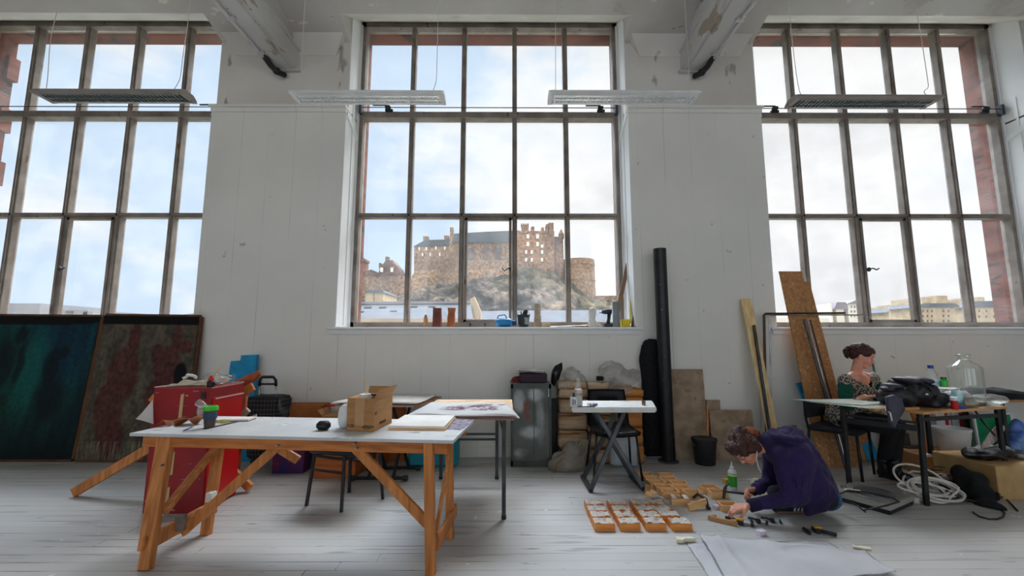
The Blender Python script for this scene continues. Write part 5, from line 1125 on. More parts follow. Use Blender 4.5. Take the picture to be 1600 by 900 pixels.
T = bucket('small dark paint kettle with a white label on the window sill', sill(818, 5.14), .075, .15, mat('dark_grey_pot', '#34373c', '#2b2e33', rough=.4), M_STEEL, handle=False, name='paint_kettle'); part('label', MB().box((.035, -.066, .075), (.06, .006, .08), rz=.45), mat('grey_label', '#b9bcc2', '#80838a', scale=40), T); part('brush', MB().tube([(0, .01, .1), (.03, .02, .21)], .03, 8).tube([(-.02, 0, .1), (-.03, 0, .19)], .008, 8), M_BLKPL, T, smooth=True); part('handle', MB().tube([(.074*math.cos(t), 0, .15+.05*math.sin(t)) for t in [PI*i/10 for i in range(11)]], .003, 6), M_STEEL, T, smooth=True)
mb = MB(); mb.lathe([(.042, 0), (.044, .01), (.044, .14), (.036, .16), (.040, .18), (.040, .275), (.036, .283), (0, .283)], (0, 0, 0), 22); o = part('plaster_column', mb, mat('stained_plaster', '#a8957e', '#c4b8a4', rough=.8, scale=4, stretch=(1, 1, 4)), None, auto=.6); tag(o, 'tall mottled plaster column on the window sill', 'plaster column', None, sill(840))
w1('book', MB().box(sill(853, 5.15)+V((0, 0, .03)), (.10, .09, .05)), mat('cream_block', '#d9cdb8', '#b89f7c'), sill(853, 5.15), 'short cream block right of the plaster column on the sill', 'block')
mb = quadsheet([sill(848, 5.09)+V((0, 0, .006)), sill(920, 5.09)+V((0, 0, .03)), sill(915, 5.3)+V((0, 0, .03)), sill(852, 5.3)+V((0, 0, .006))], 12, 4, .018, .008, 6, 3); w1('paper_stack', mb, M_PAPER, sill(884, 5.15), 'flat pile of white papers lying along the sill', 'papers')
# plaster foot
mb = MB(); p = sill(928, 5.2); mb.cap(p+V((-.015, 0, .20)), p+V((-.025, 0, .10)), .048, .040); mb.cap(p+V((-.025, 0, .10)), p+V((.0, 0, .045)), .042, .036); mb.cap(p+V((-.02, 0, .05)), p+V((.06, -.01, .022)), .036, .024); mb.cap(p+V((-.04, 0, .04)), p+V((.0, 0, .03)), .035, .03)
for i in range(5): mb.cap(p+V((.06, -.03+.014*i, .018)), p+V((.085-.004*abs(i-1), -.035+.016*i, .012)), .012, .009)
o = w1('plaster_foot', mb, mat('white_plaster', '#d9d3cb', '#c8c1b8', rough=.8), p, 'white plaster cast of a foot and ankle on the sill', 'plaster cast'); remesh(o, .006, 3)
mb = MB(); p = sill(950, 5.16); T = thing('cordless_drill', 'dark cordless drill standing on the sill beside the plaster foot', 'drill', p)
part('body', MB().tube([(-.075, 0, .185), (-.03, 0, .19), (.045, 0, .19)], [.018, .032, .03], 12), mat('drill_navy', '#1b2430', '#22303f', rough=.5), T, smooth=True); part('grip', MB().tube([(.02, 0, .18), (.01, 0, .10), (.0, 0, .04)], [.024, .020, .024], 10), M_BLKPL, T, smooth=True); part('battery', MB().box((-.0, 0, .025), (.10, .07, .05), bev=.008), mat('drill_navy', '#1b2430'), T); part('chuck', MB().cyl((-.07, 0, .185), (-.10, 0, .185), .015, .009), M_STEEL, T, auto=.6)
mb = MB(); p = sill(963, 5.1); mb.cyl(p, p+V((.0, 0, .305)), .040, n=24); w1('grey_tube', mb, mat('grey_tube_plastic', '#8b8f92', '#7b7f83', rough=.5), p, 'upright grey tube on the sill beside the drill', 'tube', auto=.6)
mb = MB(); p = sill(977, 5.14); mb.box(p+V((0, 0, .05)), (.10, .08, .095), bev=.008); w1('yellow_tub', mb, mat('yellow_plastic', '#e9cf1c', '#d9bf14', rough=.5), p, 'bright yellow box at the right end of the sill', 'box')
mb = MB(); p = sill(989, 5.12); mb.hexa([p+V((-.025, -.02, 0)), p+V((.03, -.02, 0)), p+V((.03, .02, 0)), p+V((-.025, .02, 0))], [p+V((.015, -.01, .18)), p+V((.02, -.01, .18)), p+V((.02, .01, .18)), p+V((.015, .01, .18))]); w1('dark_wedge', mb, mat('dark_red_brown', '#2c3138', '#9c4428', rough=.6, scale=4), p, 'narrow dark wedge right of the yellow box on the sill', 'wedge')
T = thing('picture_frame', 'empty wooden stretcher leaning in the right corner of the middle window', 'frame', sill(984, 5.2)); a, b = A(962, 470, 5.12), A(982, 409, 5.40)
wp('frame_side', MB().bar(A(961, 503, 5.18)+V((0.0, 0, 0)), A(982, 409, 5.35), .05, .022, up=(0, 1, 0)), mat('brown_stretcher', '#8f6f58', '#7a5c48'), T); wp('frame_side', MB().bar(A(986, 505, 5.12), A(985, 411, 5.38), .02, .03), mat('yellow_pine', '#d9cf6a', '#c6b84c'), T); wp('frame_top', MB().bar(A(980, 410, 5.33), A(988, 410, 5.40), .02, .02), M_PALE, T)
for x, lab, r in ((735, 'tiny dark bottle cap lying on the casement sill', .012), (758, 'tiny dark figurine standing on the middle of the sill', .010)):
    p = sill(x, 5.4); mb = MB(); mb.ell(p+V((0, 0, .055)), (r*1.6, r, r)); mb.cyl(p, p+V((0, 0, .05)), r*.5, n=8); w1('small_object', mb, M_BLKPL, p, lab, 'small object', smooth=True)
# ================================================================ floor: boxes, tools, papers
BWD, BDP, BHT = .142, .100, .048
M_BOXIN = mat('box_inside', '#b98150', '#a26c3e', rough=.7)
def open_box(T, m=None):
    m = m or M_BOXW; t = .009
    mb = MB()
    for s in (-1, 1): mb.box((0, s*(BDP/2-t/2), BHT/2), (BWD, t, BHT))
    for s in (-1, 1): mb.box((s*(BWD/2-t/2), 0, BHT/2+.001), (t, BDP-2*t, BHT+.002))
    part('box_walls', mb, m, T)
    part('box_floor', MB().box((0, 0, .004), (BWD-.012, BDP-.012, .006)), M_BOXIN, T)
M_RAGPAPER = attr_mat('printed_crumpled_paper', rough=.9, scale=50, amt=.08, bump=.3)
ordn = ['nearest', 'second', 'third', 'farthest']; cold = ['left end', 'second from the left', 'third from the left', 'right end']
for r in range(4):
    for c in range(4):
        x = .662+.181*c+random.uniform(-.004, .004); y = 3.20+.116*r+random.uniform(-.003, .003); rz = random.uniform(-.04, .04)
        if c == 3: x += [-.005, -.03, -.05, -.06][r]; rz += [0, -.05, .30, -.12][r]; y += [0, .01, 0, .01][r]
        T = thing('filled_box', 'paper-filled wooden box, %s row from the camera, %s' % (ordn[r], cold[c]), 'box', (x, y, 0), rz, 'paper-filled wooden boxes on the floor')
        open_box(T, M_ORBOX); sd = r*7+c*3
        mb = MB(); mb.sheet(BWD-.010, BDP-.006, 14, 10, lambda u, v: BHT+.003+.012*noise.noise(V((u*3+sd, v*3, sd)))+.006*noise.noise(V((u*9+sd, v*8, 1))), .003)
        o = part('crumpled_paper', mb, M_RAGPAPER, T)
        paint(o, lambda v: lerp(hexc('#f8f5ee'), hexc('#c9a0a2') if noise.noise(V((v.x*9+sd, 2, 2))) > 0 else hexc('#a8b4a8'), max(0, noise.noise(V((v.x*30+sd, v.y*26, sd)))*1.2-.1)))
lab_ = ['empty open wooden box, left column of the far group, row %s', 'empty open wooden box, right column of the far group, row %s']
rn_ = ['nearest the camera', 'second nearest', 'in the middle', 'second farthest', 'farthest back']
for c in range(2):
    for r in range(5):
        T = thing('empty_box', lab_[c] % rn_[r], 'box', (1.36+.168*c-.014*r+.02*math.sin(r*3+c*2), 3.82+.117*r-.02*c, 0), random.uniform(-.07, .07), 'empty wooden boxes on the floor'); open_box(T)
for i, (x, y, rz, lab) in enumerate(((1.76, 3.80, -.05, 'empty open box in the pair left of the hammer, nearer one'), (1.74, 3.92, .03, 'empty open box in the pair left of the hammer, farther one'), (1.71, 3.52, -.1, 'empty open box held by the crouching person'), (1.38, 3.66, -.12, 'open box with paper strips, between the filled and empty groups'))):
    T = thing('empty_box', lab, 'box', (x, y, 0), rz, 'empty wooden boxes on the floor'); open_box(T)
    if i == 3:
        for s in (-1, 1): part('paper_strip', MB().box((s*.045, 0, BHT+.004), (.03, .09, .003)), M_PAPER, T)
def floorobj(name, mb, m, lab, cat, loc, rz=0, **k):
    o = part(name, mb, m, None, **k); return tag(o, lab, cat, None, loc, rz)
p = G(1090, 796); floorobj('wood_strip', MB().box((0, 0, .035), (.17, .012, .055), rot=Euler((0, -.18, 0))), M_BOXW, 'loose tilted wood strip right of the paper-filled boxes', 'wood strip', (p.x, p.y, .0), .25)
p = G(1021, 778); mb = MB()
for i in range(7):
    a0, a1 = PI*.1+i*.38, PI*.1+(i+1)*.38
    mb.hexa([(.06*math.cos(a0), -.04, .05+.05*math.sin(a0)-.05), (.06*math.cos(a1), -.04, .05*math.sin(a1)), (.056*math.cos(a1), -.04, .046*math.sin(a1)), (.056*math.cos(a0), -.04, .046*math.sin(a0))],
            [(.06*math.cos(a0), .04, .05*math.sin(a0)), (.06*math.cos(a1), .04, .05*math.sin(a1)), (.056*math.cos(a1), .04, .046*math.sin(a1)), (.056*math.cos(a0), .04, .046*math.sin(a0))])
floorobj('wood_shaving', mb, M_BOXW, 'curved bent wood piece at the foot of the X-legged table', 'wood piece', (p.x, p.y, .004), .3)
p = G(1012, 775); floorobj('wood_shaving', MB().box((0, 0, .045), (.012, .07, .08), rot=Euler((0, .25, .2))), M_CARD, 'small upright brown offcut beside the bent wood piece', 'wood piece', (p.x, p.y, 0), 0)
M_PINKBOX = mat('pink_white_card', '#ece4ee', '#c9b3cf', rough=.6, scale=30)
for (x, y, lab) in ((1121, 795, 'small pale pink matchbox left of the box held by the crouching person'), (1190, 836, 'small pale pink matchbox near the front clamps')):
    p = G(x, y); floorobj('matchbox', MB().box((0, 0, .016), (.055, .036, .03), bev=.002), M_PINKBOX, lab, 'matchbox', (p.x, p.y, 0), .3)
p = G(1126, 817); mb = MB().bar((-.06, .05, .015), (.07, -.04, .015), .022, .028).bar((-.06, .05, .015), (.0, .075, .015), .02, .026).box((.075, -.045, .02), (.03, .03, .035)); floorobj('wooden_clamp', mb, M_CARD, 'brown wooden angle piece lying in front of the crouching person', 'wood piece', (p.x, p.y, 0), 0)
M_YEL = mat('clamp_yellow', '#e0a21c', '#c98d12', rough=.45)
def clamp(lab, loc, rz, k=1, yellow=True):
    T = thing('bar_clamp', lab, 'clamp', loc, rz)
    part('bar', MB().box((0, 0, .012*k), (.17*k, .012*k, .005)), M_STEEL, T)
    part('grip', MB().tube([(-.10*k, .055*k, .012), (-.05*k, .035*k, .018), (0, .0, .018*k)], [.013*k, .012*k, .010*k], 8), M_BLKPL, T, smooth=True)
    part('jaw', MB().box((.0, 0, .018*k), (.035*k, .055*k, .03*k), bev=.004).box((.07*k, .02*k, .016*k), (.02*k, .08*k, .022*k), bev=.004), M_BLKPL, T)
    part('trigger', MB().box((-.01*k, .0, .036*k), (.045*k, .03*k, .012), bev=.003), M_YEL if yellow else M_BLKPL, T)
    return T
p = G(1158, 820); clamp('black clamp with a yellow trigger, left of the small black clamps', (p.x, p.y, 0), -.5)
p = G(1275, 832); clamp('black and yellow clamp lying alone at the front right', (p.x, p.y, 0), PI-.1, 1.0)
p = G(1186, 818); clamp('small all-black clamp in front of the crouching person, left one', (p.x, p.y, 0), -.6, .7, False)
p = G(1208, 817); clamp('small all-black clamp in front of the crouching person, right one', (p.x, p.y, 0), -.4, .7, False)
p = G(1098, 792); T = thing('spring_clamp', 'black curved spring clamp standing by the open boxes', 'clamp', (p.x, p.y, 0)); part('jaw', MB().tube([(-.02, .12, .03), (0, .08, .07), (.03, .0, .06), (.02, -.05, .015)], .012, 8), M_BLKPL, T, smooth=True); part('pad', MB().box((.02, -.055, .012), (.03, .03, .022), bev=.004), M_BLKPL, T)
p = G(1153, 770); T = thing('glue_bottle', 'green and white glue bottle standing by the hammer', 'bottle', (p.x, p.y+.08, 0))
part('bottle', MB().lathe([(.034, 0), (.036, .005), (.036, .15), (.030, .165), (.016, .175), (.013, .185)], (0, 0, 0), 24), M_WHITEPL, T, auto=.6); part('label', MB().lathe([(.0365, .03), (.0368, .03), (.0368, .14), (.0365, .14)], (0, 0, 0), 24), mat('glue_green', '#3fae3a', '#2f9a30', rough=.4), T, auto=.6)
part('nozzle', MB().lathe([(.017, .178), (.017, .195), (.008, .20), (.005, .235), (.003, .24)], (0, 0, 0), 16), M_WHITEPL, T, auto=.6)
part('label_stripe', MB().lathe([(.0372, .12), (.0374, .12), (.0374, .135), (.0372, .135)], (0, 0, 0), 24), mat('label_cream', '#d6e6a8'), T, auto=.6)
p = G(1146, 762); floorobj('nail_box', MB().box((0, 0, .02), (.06, .05, .04)), mat('yellow_card', '#d9b24c'), 'small yellow card box behind the hammer', 'box', (p.x, p.y+.12, 0), .3)
p = G(1185, 768); mb = MB().box((0, 0, .04), (.10, .08, .07), bev=.02); crumple(mb, .02, 16, 2, 4); floorobj('plastic_bag', mb, mat('yellowish_film', '#e6e3c8', '#d2cfae', rough=.4), 'small crumpled pale bag between the arms of the crouching person', 'bag', (p.x+.05, p.y+.1, 0), 0, smooth=True)
# big white sheets
a = [G(1072, 848), G(1088, 838), G(1330, 852), G(1420, 925), G(1135, 925)]
def fsheet(lab, cs, z, seed, amp=.012, extra=None):
    mb = quadsheet([c_+V((0, 0, z)) for c_ in cs], 60, 40, .002, amp, 6, seed, curl=extra); w1('paper_sheet', mb, mat('floor_paper', '#f3f2f4', '#e4e3e6', rough=.85, scale=2.5, bump=.25, bscale=7), sum(cs, V((0, 0, 0)))/4+V((0, 0, z)), lab, 'paper sheet', smooth=True)
fsheet('large white paper sheet on the floor at the front, bottom of the pile', [G(1072, 849), G(1290, 846), G(1418, 915), G(1128, 935)], .004, 1, .006)
fsheet('creased large white paper sheet on the floor at the front, top of the pile', [G(1092, 840), G(1352, 866), G(1402, 902), G(1142, 925)], .022, 4, .016, lambda u, v: .012*math.exp(-((u-.12)/.03)**2)+.010*math.exp(-((v-.08)/.03)**2)*(u > .5))
p = G(1078, 847); floorobj('paper_scrap', crumple(MB().box((0, 0, .014), (.13, .025, .02)), .015, 25, 3, 2), mat('cream_paper', '#e4dcc2'), 'torn cream scrap at the left corner of the floor sheets', 'paper', (p.x-.03, p.y, 0.0), .2)
p = G(1352, 862); floorobj('paper_scrap', crumple(MB().box((0, 0, .012), (.10, .02, .012)), .012, 25, 3, 7), mat('cream_paper', '#e4dcc2'), 'thin torn strip at the right corner of the floor sheets', 'paper', (p.x, p.y+.03, 0.0), -.3)
# record player
q = [G(1303, 781), G(1392, 806), G(1430, 789), G(1328, 767)]
T = thing('record_player', 'flat grey record player on a dark base on the floor behind the crouching person', 'record player', (q[0]+q[2])/2)
def shr(q, k): c_ = sum(q, V((0, 0, 0)))/4; return [c_+(v-c_)*k for v in q]
def zz(q, z): return [v+V((0, 0, z)) for v in q]
wp('base', MB().hexa(zz(shr(q, .95), 0), zz(shr(q, .98), .035)), M_BLKPL, T)
mb = MB().hexa(zz(q, .035), zz(shr(q, .985), .072)); wp('deck', mb, mat('warm_grey_plastic', '#a9a69d', '#9a978f', rough=.5), T)
wp('top_plate', MB().hexa(zz(shr(q, .93), .072), zz(shr(q, .93), .075)), mat('brushed_plate', '#b8b6b0', '#8f8e8a', rough=.4, metal=.4), T)
cq = sum(q, V((0, 0, 0)))/4; wp('platter', MB().lathe([(.135, .075), (.135, .085), (.128, .088), (0, .088)], (cq.x+.03, cq.y, 0), 40), mat('grey_platter', '#6f7277', '#85888c', rough=.3, metal=.5), T, auto=.6)
e1 = (q[3]-q[0]).normalized(); wp('paper_label', MB().box(cq+V((-.13, .02, .090)), (.11, .05, .002), rz=-.45), M_PAPER, T)
wp('knob', MB().cyl(q[0]*.75+q[3]*.25+V((.06, .01, .075)), q[0]*.75+q[3]*.25+V((.06, .01, .10)), .022), M_STEEL, T, auto=.6)
for i, pts in enumerate(([(1303, 776), (1325, 766), (1360, 770), (1395, 778), (1405, 784), (1385, 790), (1350, 797)], [(1318, 782), (1340, 790), (1352, 800)])):
    wp('cable', MB().tube([G(x, y, .095) for x, y in pts], .006, 8), M_BLKPL, T, smooth=True)
# ================================================================ right hand table
N_ = V((3.40, 3.58, 0)); Uu = V((.96, .28, 0)); Vv = V((-.28, .96, 0)); RZ = .735; Lr, Wr = 1.06, .62
T = thing('work_table', 'black framed folding work table with a wooden top at the right, covered with bags', 'table', N_+Uu*.5+Vv*.3)
cs = [N_-Uu*.02, N_+Uu*Lr, N_+Uu*Lr+Vv*Wr, N_+Vv*Wr-Uu*.02]
wp('tabletop', MB().hexa(zz(cs, RZ-.022), zz(cs, RZ)), mat('birch_top', '#d9a56c', '#b98550', rough=.5), T)
for (u, v) in ((-.05+.03, .03), (-.02, .55), (.98, .03), (.96, .55)):
    f_ = N_+Uu*u+Vv*v; f0 = f_.copy()
    if u < .1 and v < .1: f0 = G(1448, 790)
    if u < .1 and v > .1: f0 = G(1328, 765); 
    wp('leg', MB().bar(V((f0.x, f0.y, 0)), V((f_.x, f_.y, RZ-.022)) if not (u < .1 and v > .1) else V((f0.x, f0.y, RZ-.03)), .034, .034, bev=.004), M_BLACK, T)
la, lb, lc = G(1448, 790), G(1328, 765), N_+Uu*.98+Vv*.03
for z in (.60,): wp('cross_bar', MB().bar(V((la.x, la.y, z)), V((lb.x, lb.y, z)), .03, .045), M_BLACK, T)
wp('cross_bar', MB().bar(V((la.x, la.y, .645)), V((lb.x, lb.y, .645)), .018, .018), M_BLACK, T)
wp('cross_bar', MB().bar(V((la.x, la.y, .67)), V((lc.x, lc.y, .655)), .022, .03), M_BLACK, T)
wp('folding_stay', MB().tube([V((lc.x-.25, lc.y-.05, .70)), V((lc.x-.18, lc.y-.04, .60)), V((lc.x-.05, lc.y, .48))], .008, 6), M_BLACK, T, smooth=True)
# drawing boards and sheets sticking out to the left
sb = [G(1350, 641, .72), G(1446, 641, .735), G(1440, 628, .735), G(1345, 627, .72)]
q = [V((3.02, 3.62, 0)), V((3.47, 3.70, 0)), V((3.52, 4.12, 0)), V((3.08, 4.12, 0))]
w1('drawing_board', MB().hexa(zz(q, RZ), zz(q, RZ+.018)), mat('birch_top', '#d9a56c'), q[0], 'wooden drawing board at the left end of the work table', 'board')
for i, (cs, lab) in enumerate((([(2.72, 4.05), (2.98, 3.62), (3.40, 3.74), (3.32, 4.12)], 'large pale green card jutting out left of the work table, lower one'), ([(2.64, 4.10), (3.02, 3.74), (3.36, 3.86), (3.36, 4.14)], 'large white card jutting out left of the work table, top one'))):
    mb = quadsheet([V((x, y, RZ+.02+.010*i)) for x, y in cs], 12, 8, .004, .004, 3, i*3); w1('card_sheet', mb, mat('pale_green_card' if i == 0 else 'white_card', '#dde6d9' if i == 0 else '#eef2ec', rough=.8), V((2.95, 3.9, RZ)), lab, 'card')
p = V((3.44, 3.93, RZ+.045)); w1('sketchbook', MB().box(p, (.20, .16, .024), rz=.1), M_BLKPL, p, 'black-edged sketchbook under the hand of the seated woman', 'book'); w1('paper_pad', MB().box(p+V((0, 0, .018)), (.19, .15, .010), rz=.12), M_PAPER, p+V((0, 0, .013)), 'white paper pad on the sketchbook under her hand', 'papers')
# black backpack
M_BKPK = mat('black_nylon', '#16171b', '#24252b', rough=.45, bump=.4, scale=12)
M_BKGREY = mat('slate_nylon', '#4b4a5c', '#3c3c4a', rough=.6)
c = A(1425, 612, 3.86)
T = thing('backpack', 'slumped black backpack on the work table with a grey flap hanging over the edge', 'backpack', (c.x, c.y, RZ))
mb = MB()
for x, y, Y, r in ((1400, 620, 3.80, (.14, .12, .10)), (1430, 612, 3.84, (.17, .13, .12)), (1450, 622, 3.88, (.15, .13, .09)), (1458, 631, 3.82, (.08, .08, .05)), (1405, 607, 3.82, (.12, .10, .08)), (1430, 600, 3.86, (.13, .10, .07))):
    mb.ell(A(x, y, Y), r)
o = wp('bag_body', mb, M_BKPK, T, smooth=True); remesh(o, .014, 3)
for v in o.data.vertices: v.co += v.normal*(noise.noise(v.co*9)*.03+noise.noise(v.co*22)*.01); v.co.z = max(v.co.z, .003)
mb = MB()
for x, y, Y, r in ((1395, 603, 3.78, (.09, .08, .025)), (1415, 594, 3.79, (.10, .10, .03)), (1440, 594, 3.80, (.10, .08, .03)), (1385, 608, 3.77, (.05, .06, .02))): mb.ell(A(x, y, Y), r, rot=Euler((0, .15, 0)))
o = wp('top_flap', mb, mat('flap_nylon', '#2f2f38', '#3d3d47', rough=.5), T, smooth=True); remesh(o, .012, 3)
for x0_, y0_, x1_, y1_ in ((1432, 592, 1462, 622), (1452, 615, 1492, 632), (1420, 600, 1400, 622)): wp('strap', MB().tube([A(x0_, y0_, 3.73), A((x0_+x1_)/2+3, (y0_+y1_)/2-3, 3.70), A(x1_, y1_, 3.74)], .012, 8, squash=.35), M_BLKPL, T, smooth=True)
wp('buckle', MB().box(A(1448, 616, 3.70), (.02, .01, .012)), M_WHITEPL, T)
mb = MB(); P_ = [A(x, y, 3.55) for x, y in ((1385, 621), (1396, 617), (1408, 621), (1412, 640), (1404, 655), (1396, 668), (1391, 660), (1389, 645))]; mb.prism([(p.x, p.z) for p in P_], 3.54, 3.57); crumple(mb, .015, 12, 2, 6); wp('hanging_flap', mb, M_BKGREY, T, smooth=True)
mb = MB(); mb.tube([A(1384, 640, 3.60), A(1391, 645, 3.53), A(1394, 658, 3.53)], .006, 6, squash=.5); wp('light_piping', mb, M_WHITEPL, T, smooth=True)
# newspapers / plastic, bottles, demijohn
p = A(1474, 622, 3.92); mb = MB().box((p.x+.03, 3.95, RZ+.065), (.30, .26, .13), rz=.3, bev=.02); crumple(mb, .02, 9, 3, 2); w1('newspaper_pile', mb, mat('newsprint', '#d6d2d2', '#a9a5a8', rough=.9, scale=14), (p.x, 3.95, RZ), 'crumpled grey pile of newspaper right of the backpack', 'papers', smooth=True)
mb = quadsheet([V((p.x-.14, 3.85, RZ+.145)), V((p.x+.17, 3.90, RZ+.145)), V((p.x+.19, 4.1, RZ+.155)), V((p.x-.10, 4.08, RZ+.155))], 14, 8, .004, .02, 8, 5); w1('white_bag', mb, M_PAPER, (p.x, 3.97, RZ+.12), 'white crumpled sheet over the newspaper pile', 'paper', smooth=True)
bx_, by_ = A(1457, 600, 4.12).x, 4.12
T = thing('water_bottle', 'clear plastic water bottle with a blue cap on the work table', 'bottle', (bx_, by_, RZ)); k_ = 1.0
part('bottle', MB().lathe([(.045, 0), (.05, .01), (.05, .20), (.045, .24), (.045, .26), (.022, .31), (.018, .318)], (0, 0, 0), 24), M_CLEAR, T, auto=.9); part('cap', MB().lathe([(.022, .315), (.023, .345), (.020, .347), (0, .347)], (0, 0, 0), 20), mat('royal_blue_cap', '#24489c'), T, auto=.6); part('label', MB().lathe([(.051, .13), (.0512, .13), (.0512, .20), (.051, .20)], (0, 0, 0), 24), mat('bottle_label', '#c2cdd6', '#7fa0c0', scale=18), T, auto=.6)
T = thing('green_pot', 'small bright green pot in front of the water bottle', 'pot', (bx_+.05, by_-.06, RZ)); part('pot', MB().lathe([(.025, 0), (.027, .01), (.027, .21), (.02, .22), (0, .22)], (0, 0, 0), 20), mat('vivid_green', '#2fbf45', '#27a83a', rough=.4), T, auto=.6); part('lid', MB().lathe([(.022, .22), (.022, .24), (0, .24)], (0, 0, 0), 16), mat('dark_green_lid', '#2c5c4c'), T, auto=.6)
dj = A(1510, 600, 4.02); T = thing('demijohn', 'large clear glass demijohn at the back of the work table', 'glass demijohn', (dj.x, 4.02, RZ))
dz = A(1510, 553, 4.02).z-RZ
M_DJ = glass('demijohn_glass', (.90, .94, .92), .05, .22, .04)
part('glass', MB().lathe([(.105, 0), (.114, .012), (.117, .06), (.121, dz-.135), (.116, dz-.118), (.078, dz-.085), (.040, dz-.055), (.034, dz-.045), (.033, dz-.022), (.048, dz-.016), (.050, dz-.004), (.036, dz)], (0, 0, 0), 48), M_DJ, T, smooth=True)
part('neck_ring', MB().lathe([(.034, dz-.052), (.042, dz-.05), (.042, dz-.042), (.034, dz-.040)], (0, 0, 0), 32), M_DJ, T, smooth=True)
part('sediment', MB().lathe([(.108, .012), (.111, .03), (0, .04)], (0, 0, 0), 32), mat('cork_bits', '#a9785c', '#cbb9a4', scale=20), T)
p = A(1513, 622, 3.80); mb = MB(); a_, b_, c_, d_ = A(1500, 608, 3.85), A(1506, 606, 3.85), A(1530, 631, 3.80), A(1508, 634, 3.78)
mb = quadsheet([A(1499, 612, 3.9), A(1505, 606, 4.0), A(1531, 632, 3.78), A(1510, 634, 3.74)], 6, 6, .006, .004, 6, 2); w1('tilted_card', mb, mat('grey_cream_card', '#bdb8ac', '#aaa498', rough=.7), p, 'grey card sloping down in front of the demijohn', 'card')
p = A(1492, 637, 3.69); T = thing('paint_tube', 'red pot with a white and teal cap at the front edge of the work table', 'pot', (p.x, 3.69, RZ)); part('pot', MB().lathe([(.022, 0), (.023, .004), (.024, .075), (0, .075)], (0, 0, 0), 20), M_REDB, T, auto=.6); part('lid', MB().lathe([(.025, .075), (.025, .10), (.02, .105), (0, .105)], (0, 0, 0), 20), M_WHITEPL, T, auto=.6)
p = A(1498, 615, 3.74); w1('teal_packet', crumple(MB().box((p.x, 3.76, RZ+.10), (.05, .05, .10), rot=Euler((0, .3, 0))), .012, 20, 2, 1), mat('teal_white_packet', '#d9f2f4', '#3fb7bf', rough=.4, scale=14), (p.x, 3.76, RZ+.05), 'small teal and white packet above the red pot', 'packet')
p = A(1503, 634, 3.72); w1('blue_tin', MB().box((p.x, 3.75, RZ+.012), (.09, .06, .022), bev=.006), mat('deep_blue', '#1f3f8c', '#2a4f9c'), (p.x, 3.75, RZ), 'flat dark blue tin right of the red pot', 'tin')
p = A(1545, 622, 4.0); mb = MB().box((p.x-.02, 4.0, RZ+.04), (.26, .16, .07), rz=.2, bev=.02); crumple(mb, .03, 9, 3, 3); w1('film_bundle', mb, M_FILM, (p.x, 4.0, RZ), 'crumpled clear plastic at the right end of the work table', 'plastic', smooth=True)
p = A(1520, 612, 3.93); w1('glass_tray', MB().box((p.x+.02, 3.80+.05, RZ+.045), (.20, .12, .085), rz=.2), M_CLEAR, (p.x, 3.85, RZ), 'clear plastic tub in front of the demijohn', 'tub')
T = thing('plywood_table', 'plywood table top behind the work table at the right edge', 'table', (4.95, 4.45, 0))
wp('tabletop', MB().box((5.22, 4.60, .715), (1.5, .50, .03), rz=.0), mat('birch_top', '#d9a56c'), T)
for x, y in ((4.98, 4.42), (5.85, 4.42), (4.98, 4.78), (5.85, 4.78)): wp('leg', MB().bar((x, y, 0), (x, y, .7), .035, .035), M_BLACK, T)
# ---- underneath and around
w1('cream_board', MB().box((A(1415, 680, 4.95).x, 4.96, .34), (.50, .03, .66), rot=Euler((.05, 0, 0))), mat('cream_board', '#cfc8ba', '#beb6a8', rough=.8), (A(1415, 680, 4.95).x, 4.96, 0), 'cream board leaning on the wall under the work table', 'board')
for i in range(3): a, b = A(1398+i*7, 676, 4.92), A(1404+i*8, 716, 4.85); b.z = .02; w1('thin_board', MB().bar(a, b, .012, .10, up=(1, 0, 0)), mat('grey_hardboard', '#6a5c50'), b, ['grey strip of board right of the woman\'s boots, left of three', 'grey strip of board right of the woman\'s boots, middle of three', 'grey strip of board right of the woman\'s boots, right of three'][i], 'board', 'grey strips by the boots')
w1('pine_strip', MB().bar(A(1424, 641, 4.55), A(1441, 680, 4.5), .05, .02, up=(0, 1, 0)).bar(A(1441, 680, 4.5), V((A(1446, 700, 4.5).x, 4.5, .0)), .05, .02, up=(0, 1, 0)), M_PINE, (A(1446, 700, 4.5).x, 4.5, 0), 'slanting orange pine strip seen between the table legs', 'strip')
cx_ = A(1490, 700, 4.75)
for i, (x0_, x1_) in enumerate(((1462, 1484), (1487, 1506), (1508, 1530))):
    a, b = A(x0_, 644, 4.82), A(x1_, 644, 4.82); T = thing('display_board', ['tall white board with red stripe behind the white bucket, left one', 'tall white board with red stripe behind the white bucket, middle one', 'tall white board with red stripe beside the green noticeboard'][i], 'panel', ((a.x+b.x)/2, 4.84, 0))
    wp('panel', MB().box(((a.x+b.x)/2, 4.84, a.z/2), (b.x-a.x, .03, a.z)), M_WHITEPL, T); wp('red_stripe', MB().box((b.x-.04, 4.822, a.z/2), (.035, .006, a.z-.02)), mat('stripe_red', '#c02a34', '#e8d0d0', scale=26, lo=.56, hi=.62), T)
T = bucket('white plastic bucket with a wire handle on the boxes under the work table', (A(1490, 700, 4.50).x, 4.50, A(1490, 714, 4.3).z+.002), .145, .235, M_WHITEPL, M_STEEL); part('grip', MB().cyl((-.05, -.09, .11), (.05, -.09, .11), .008), M_BLKPL, T, auto=.6)
BZ = A(1490, 714, 4.3).z
w1('cardboard_box', MB().box((A(1478, 720, 4.4).x, 4.52, BZ/2), (.56, .42, BZ), bev=.004), M_CARD, (A(1478, 720, 4.25).x, 4.3, 0), 'low wide cardboard box carrying the white bucket', 'box')
w1('dark_crate', MB().box((A(1436, 706, 4.62).x, 4.68, .10), (.24, .12, .20)), M_BLKPL, (A(1436, 706, 4.62).x, 4.68, 0), 'small dark crate left of the bucket box', 'crate')
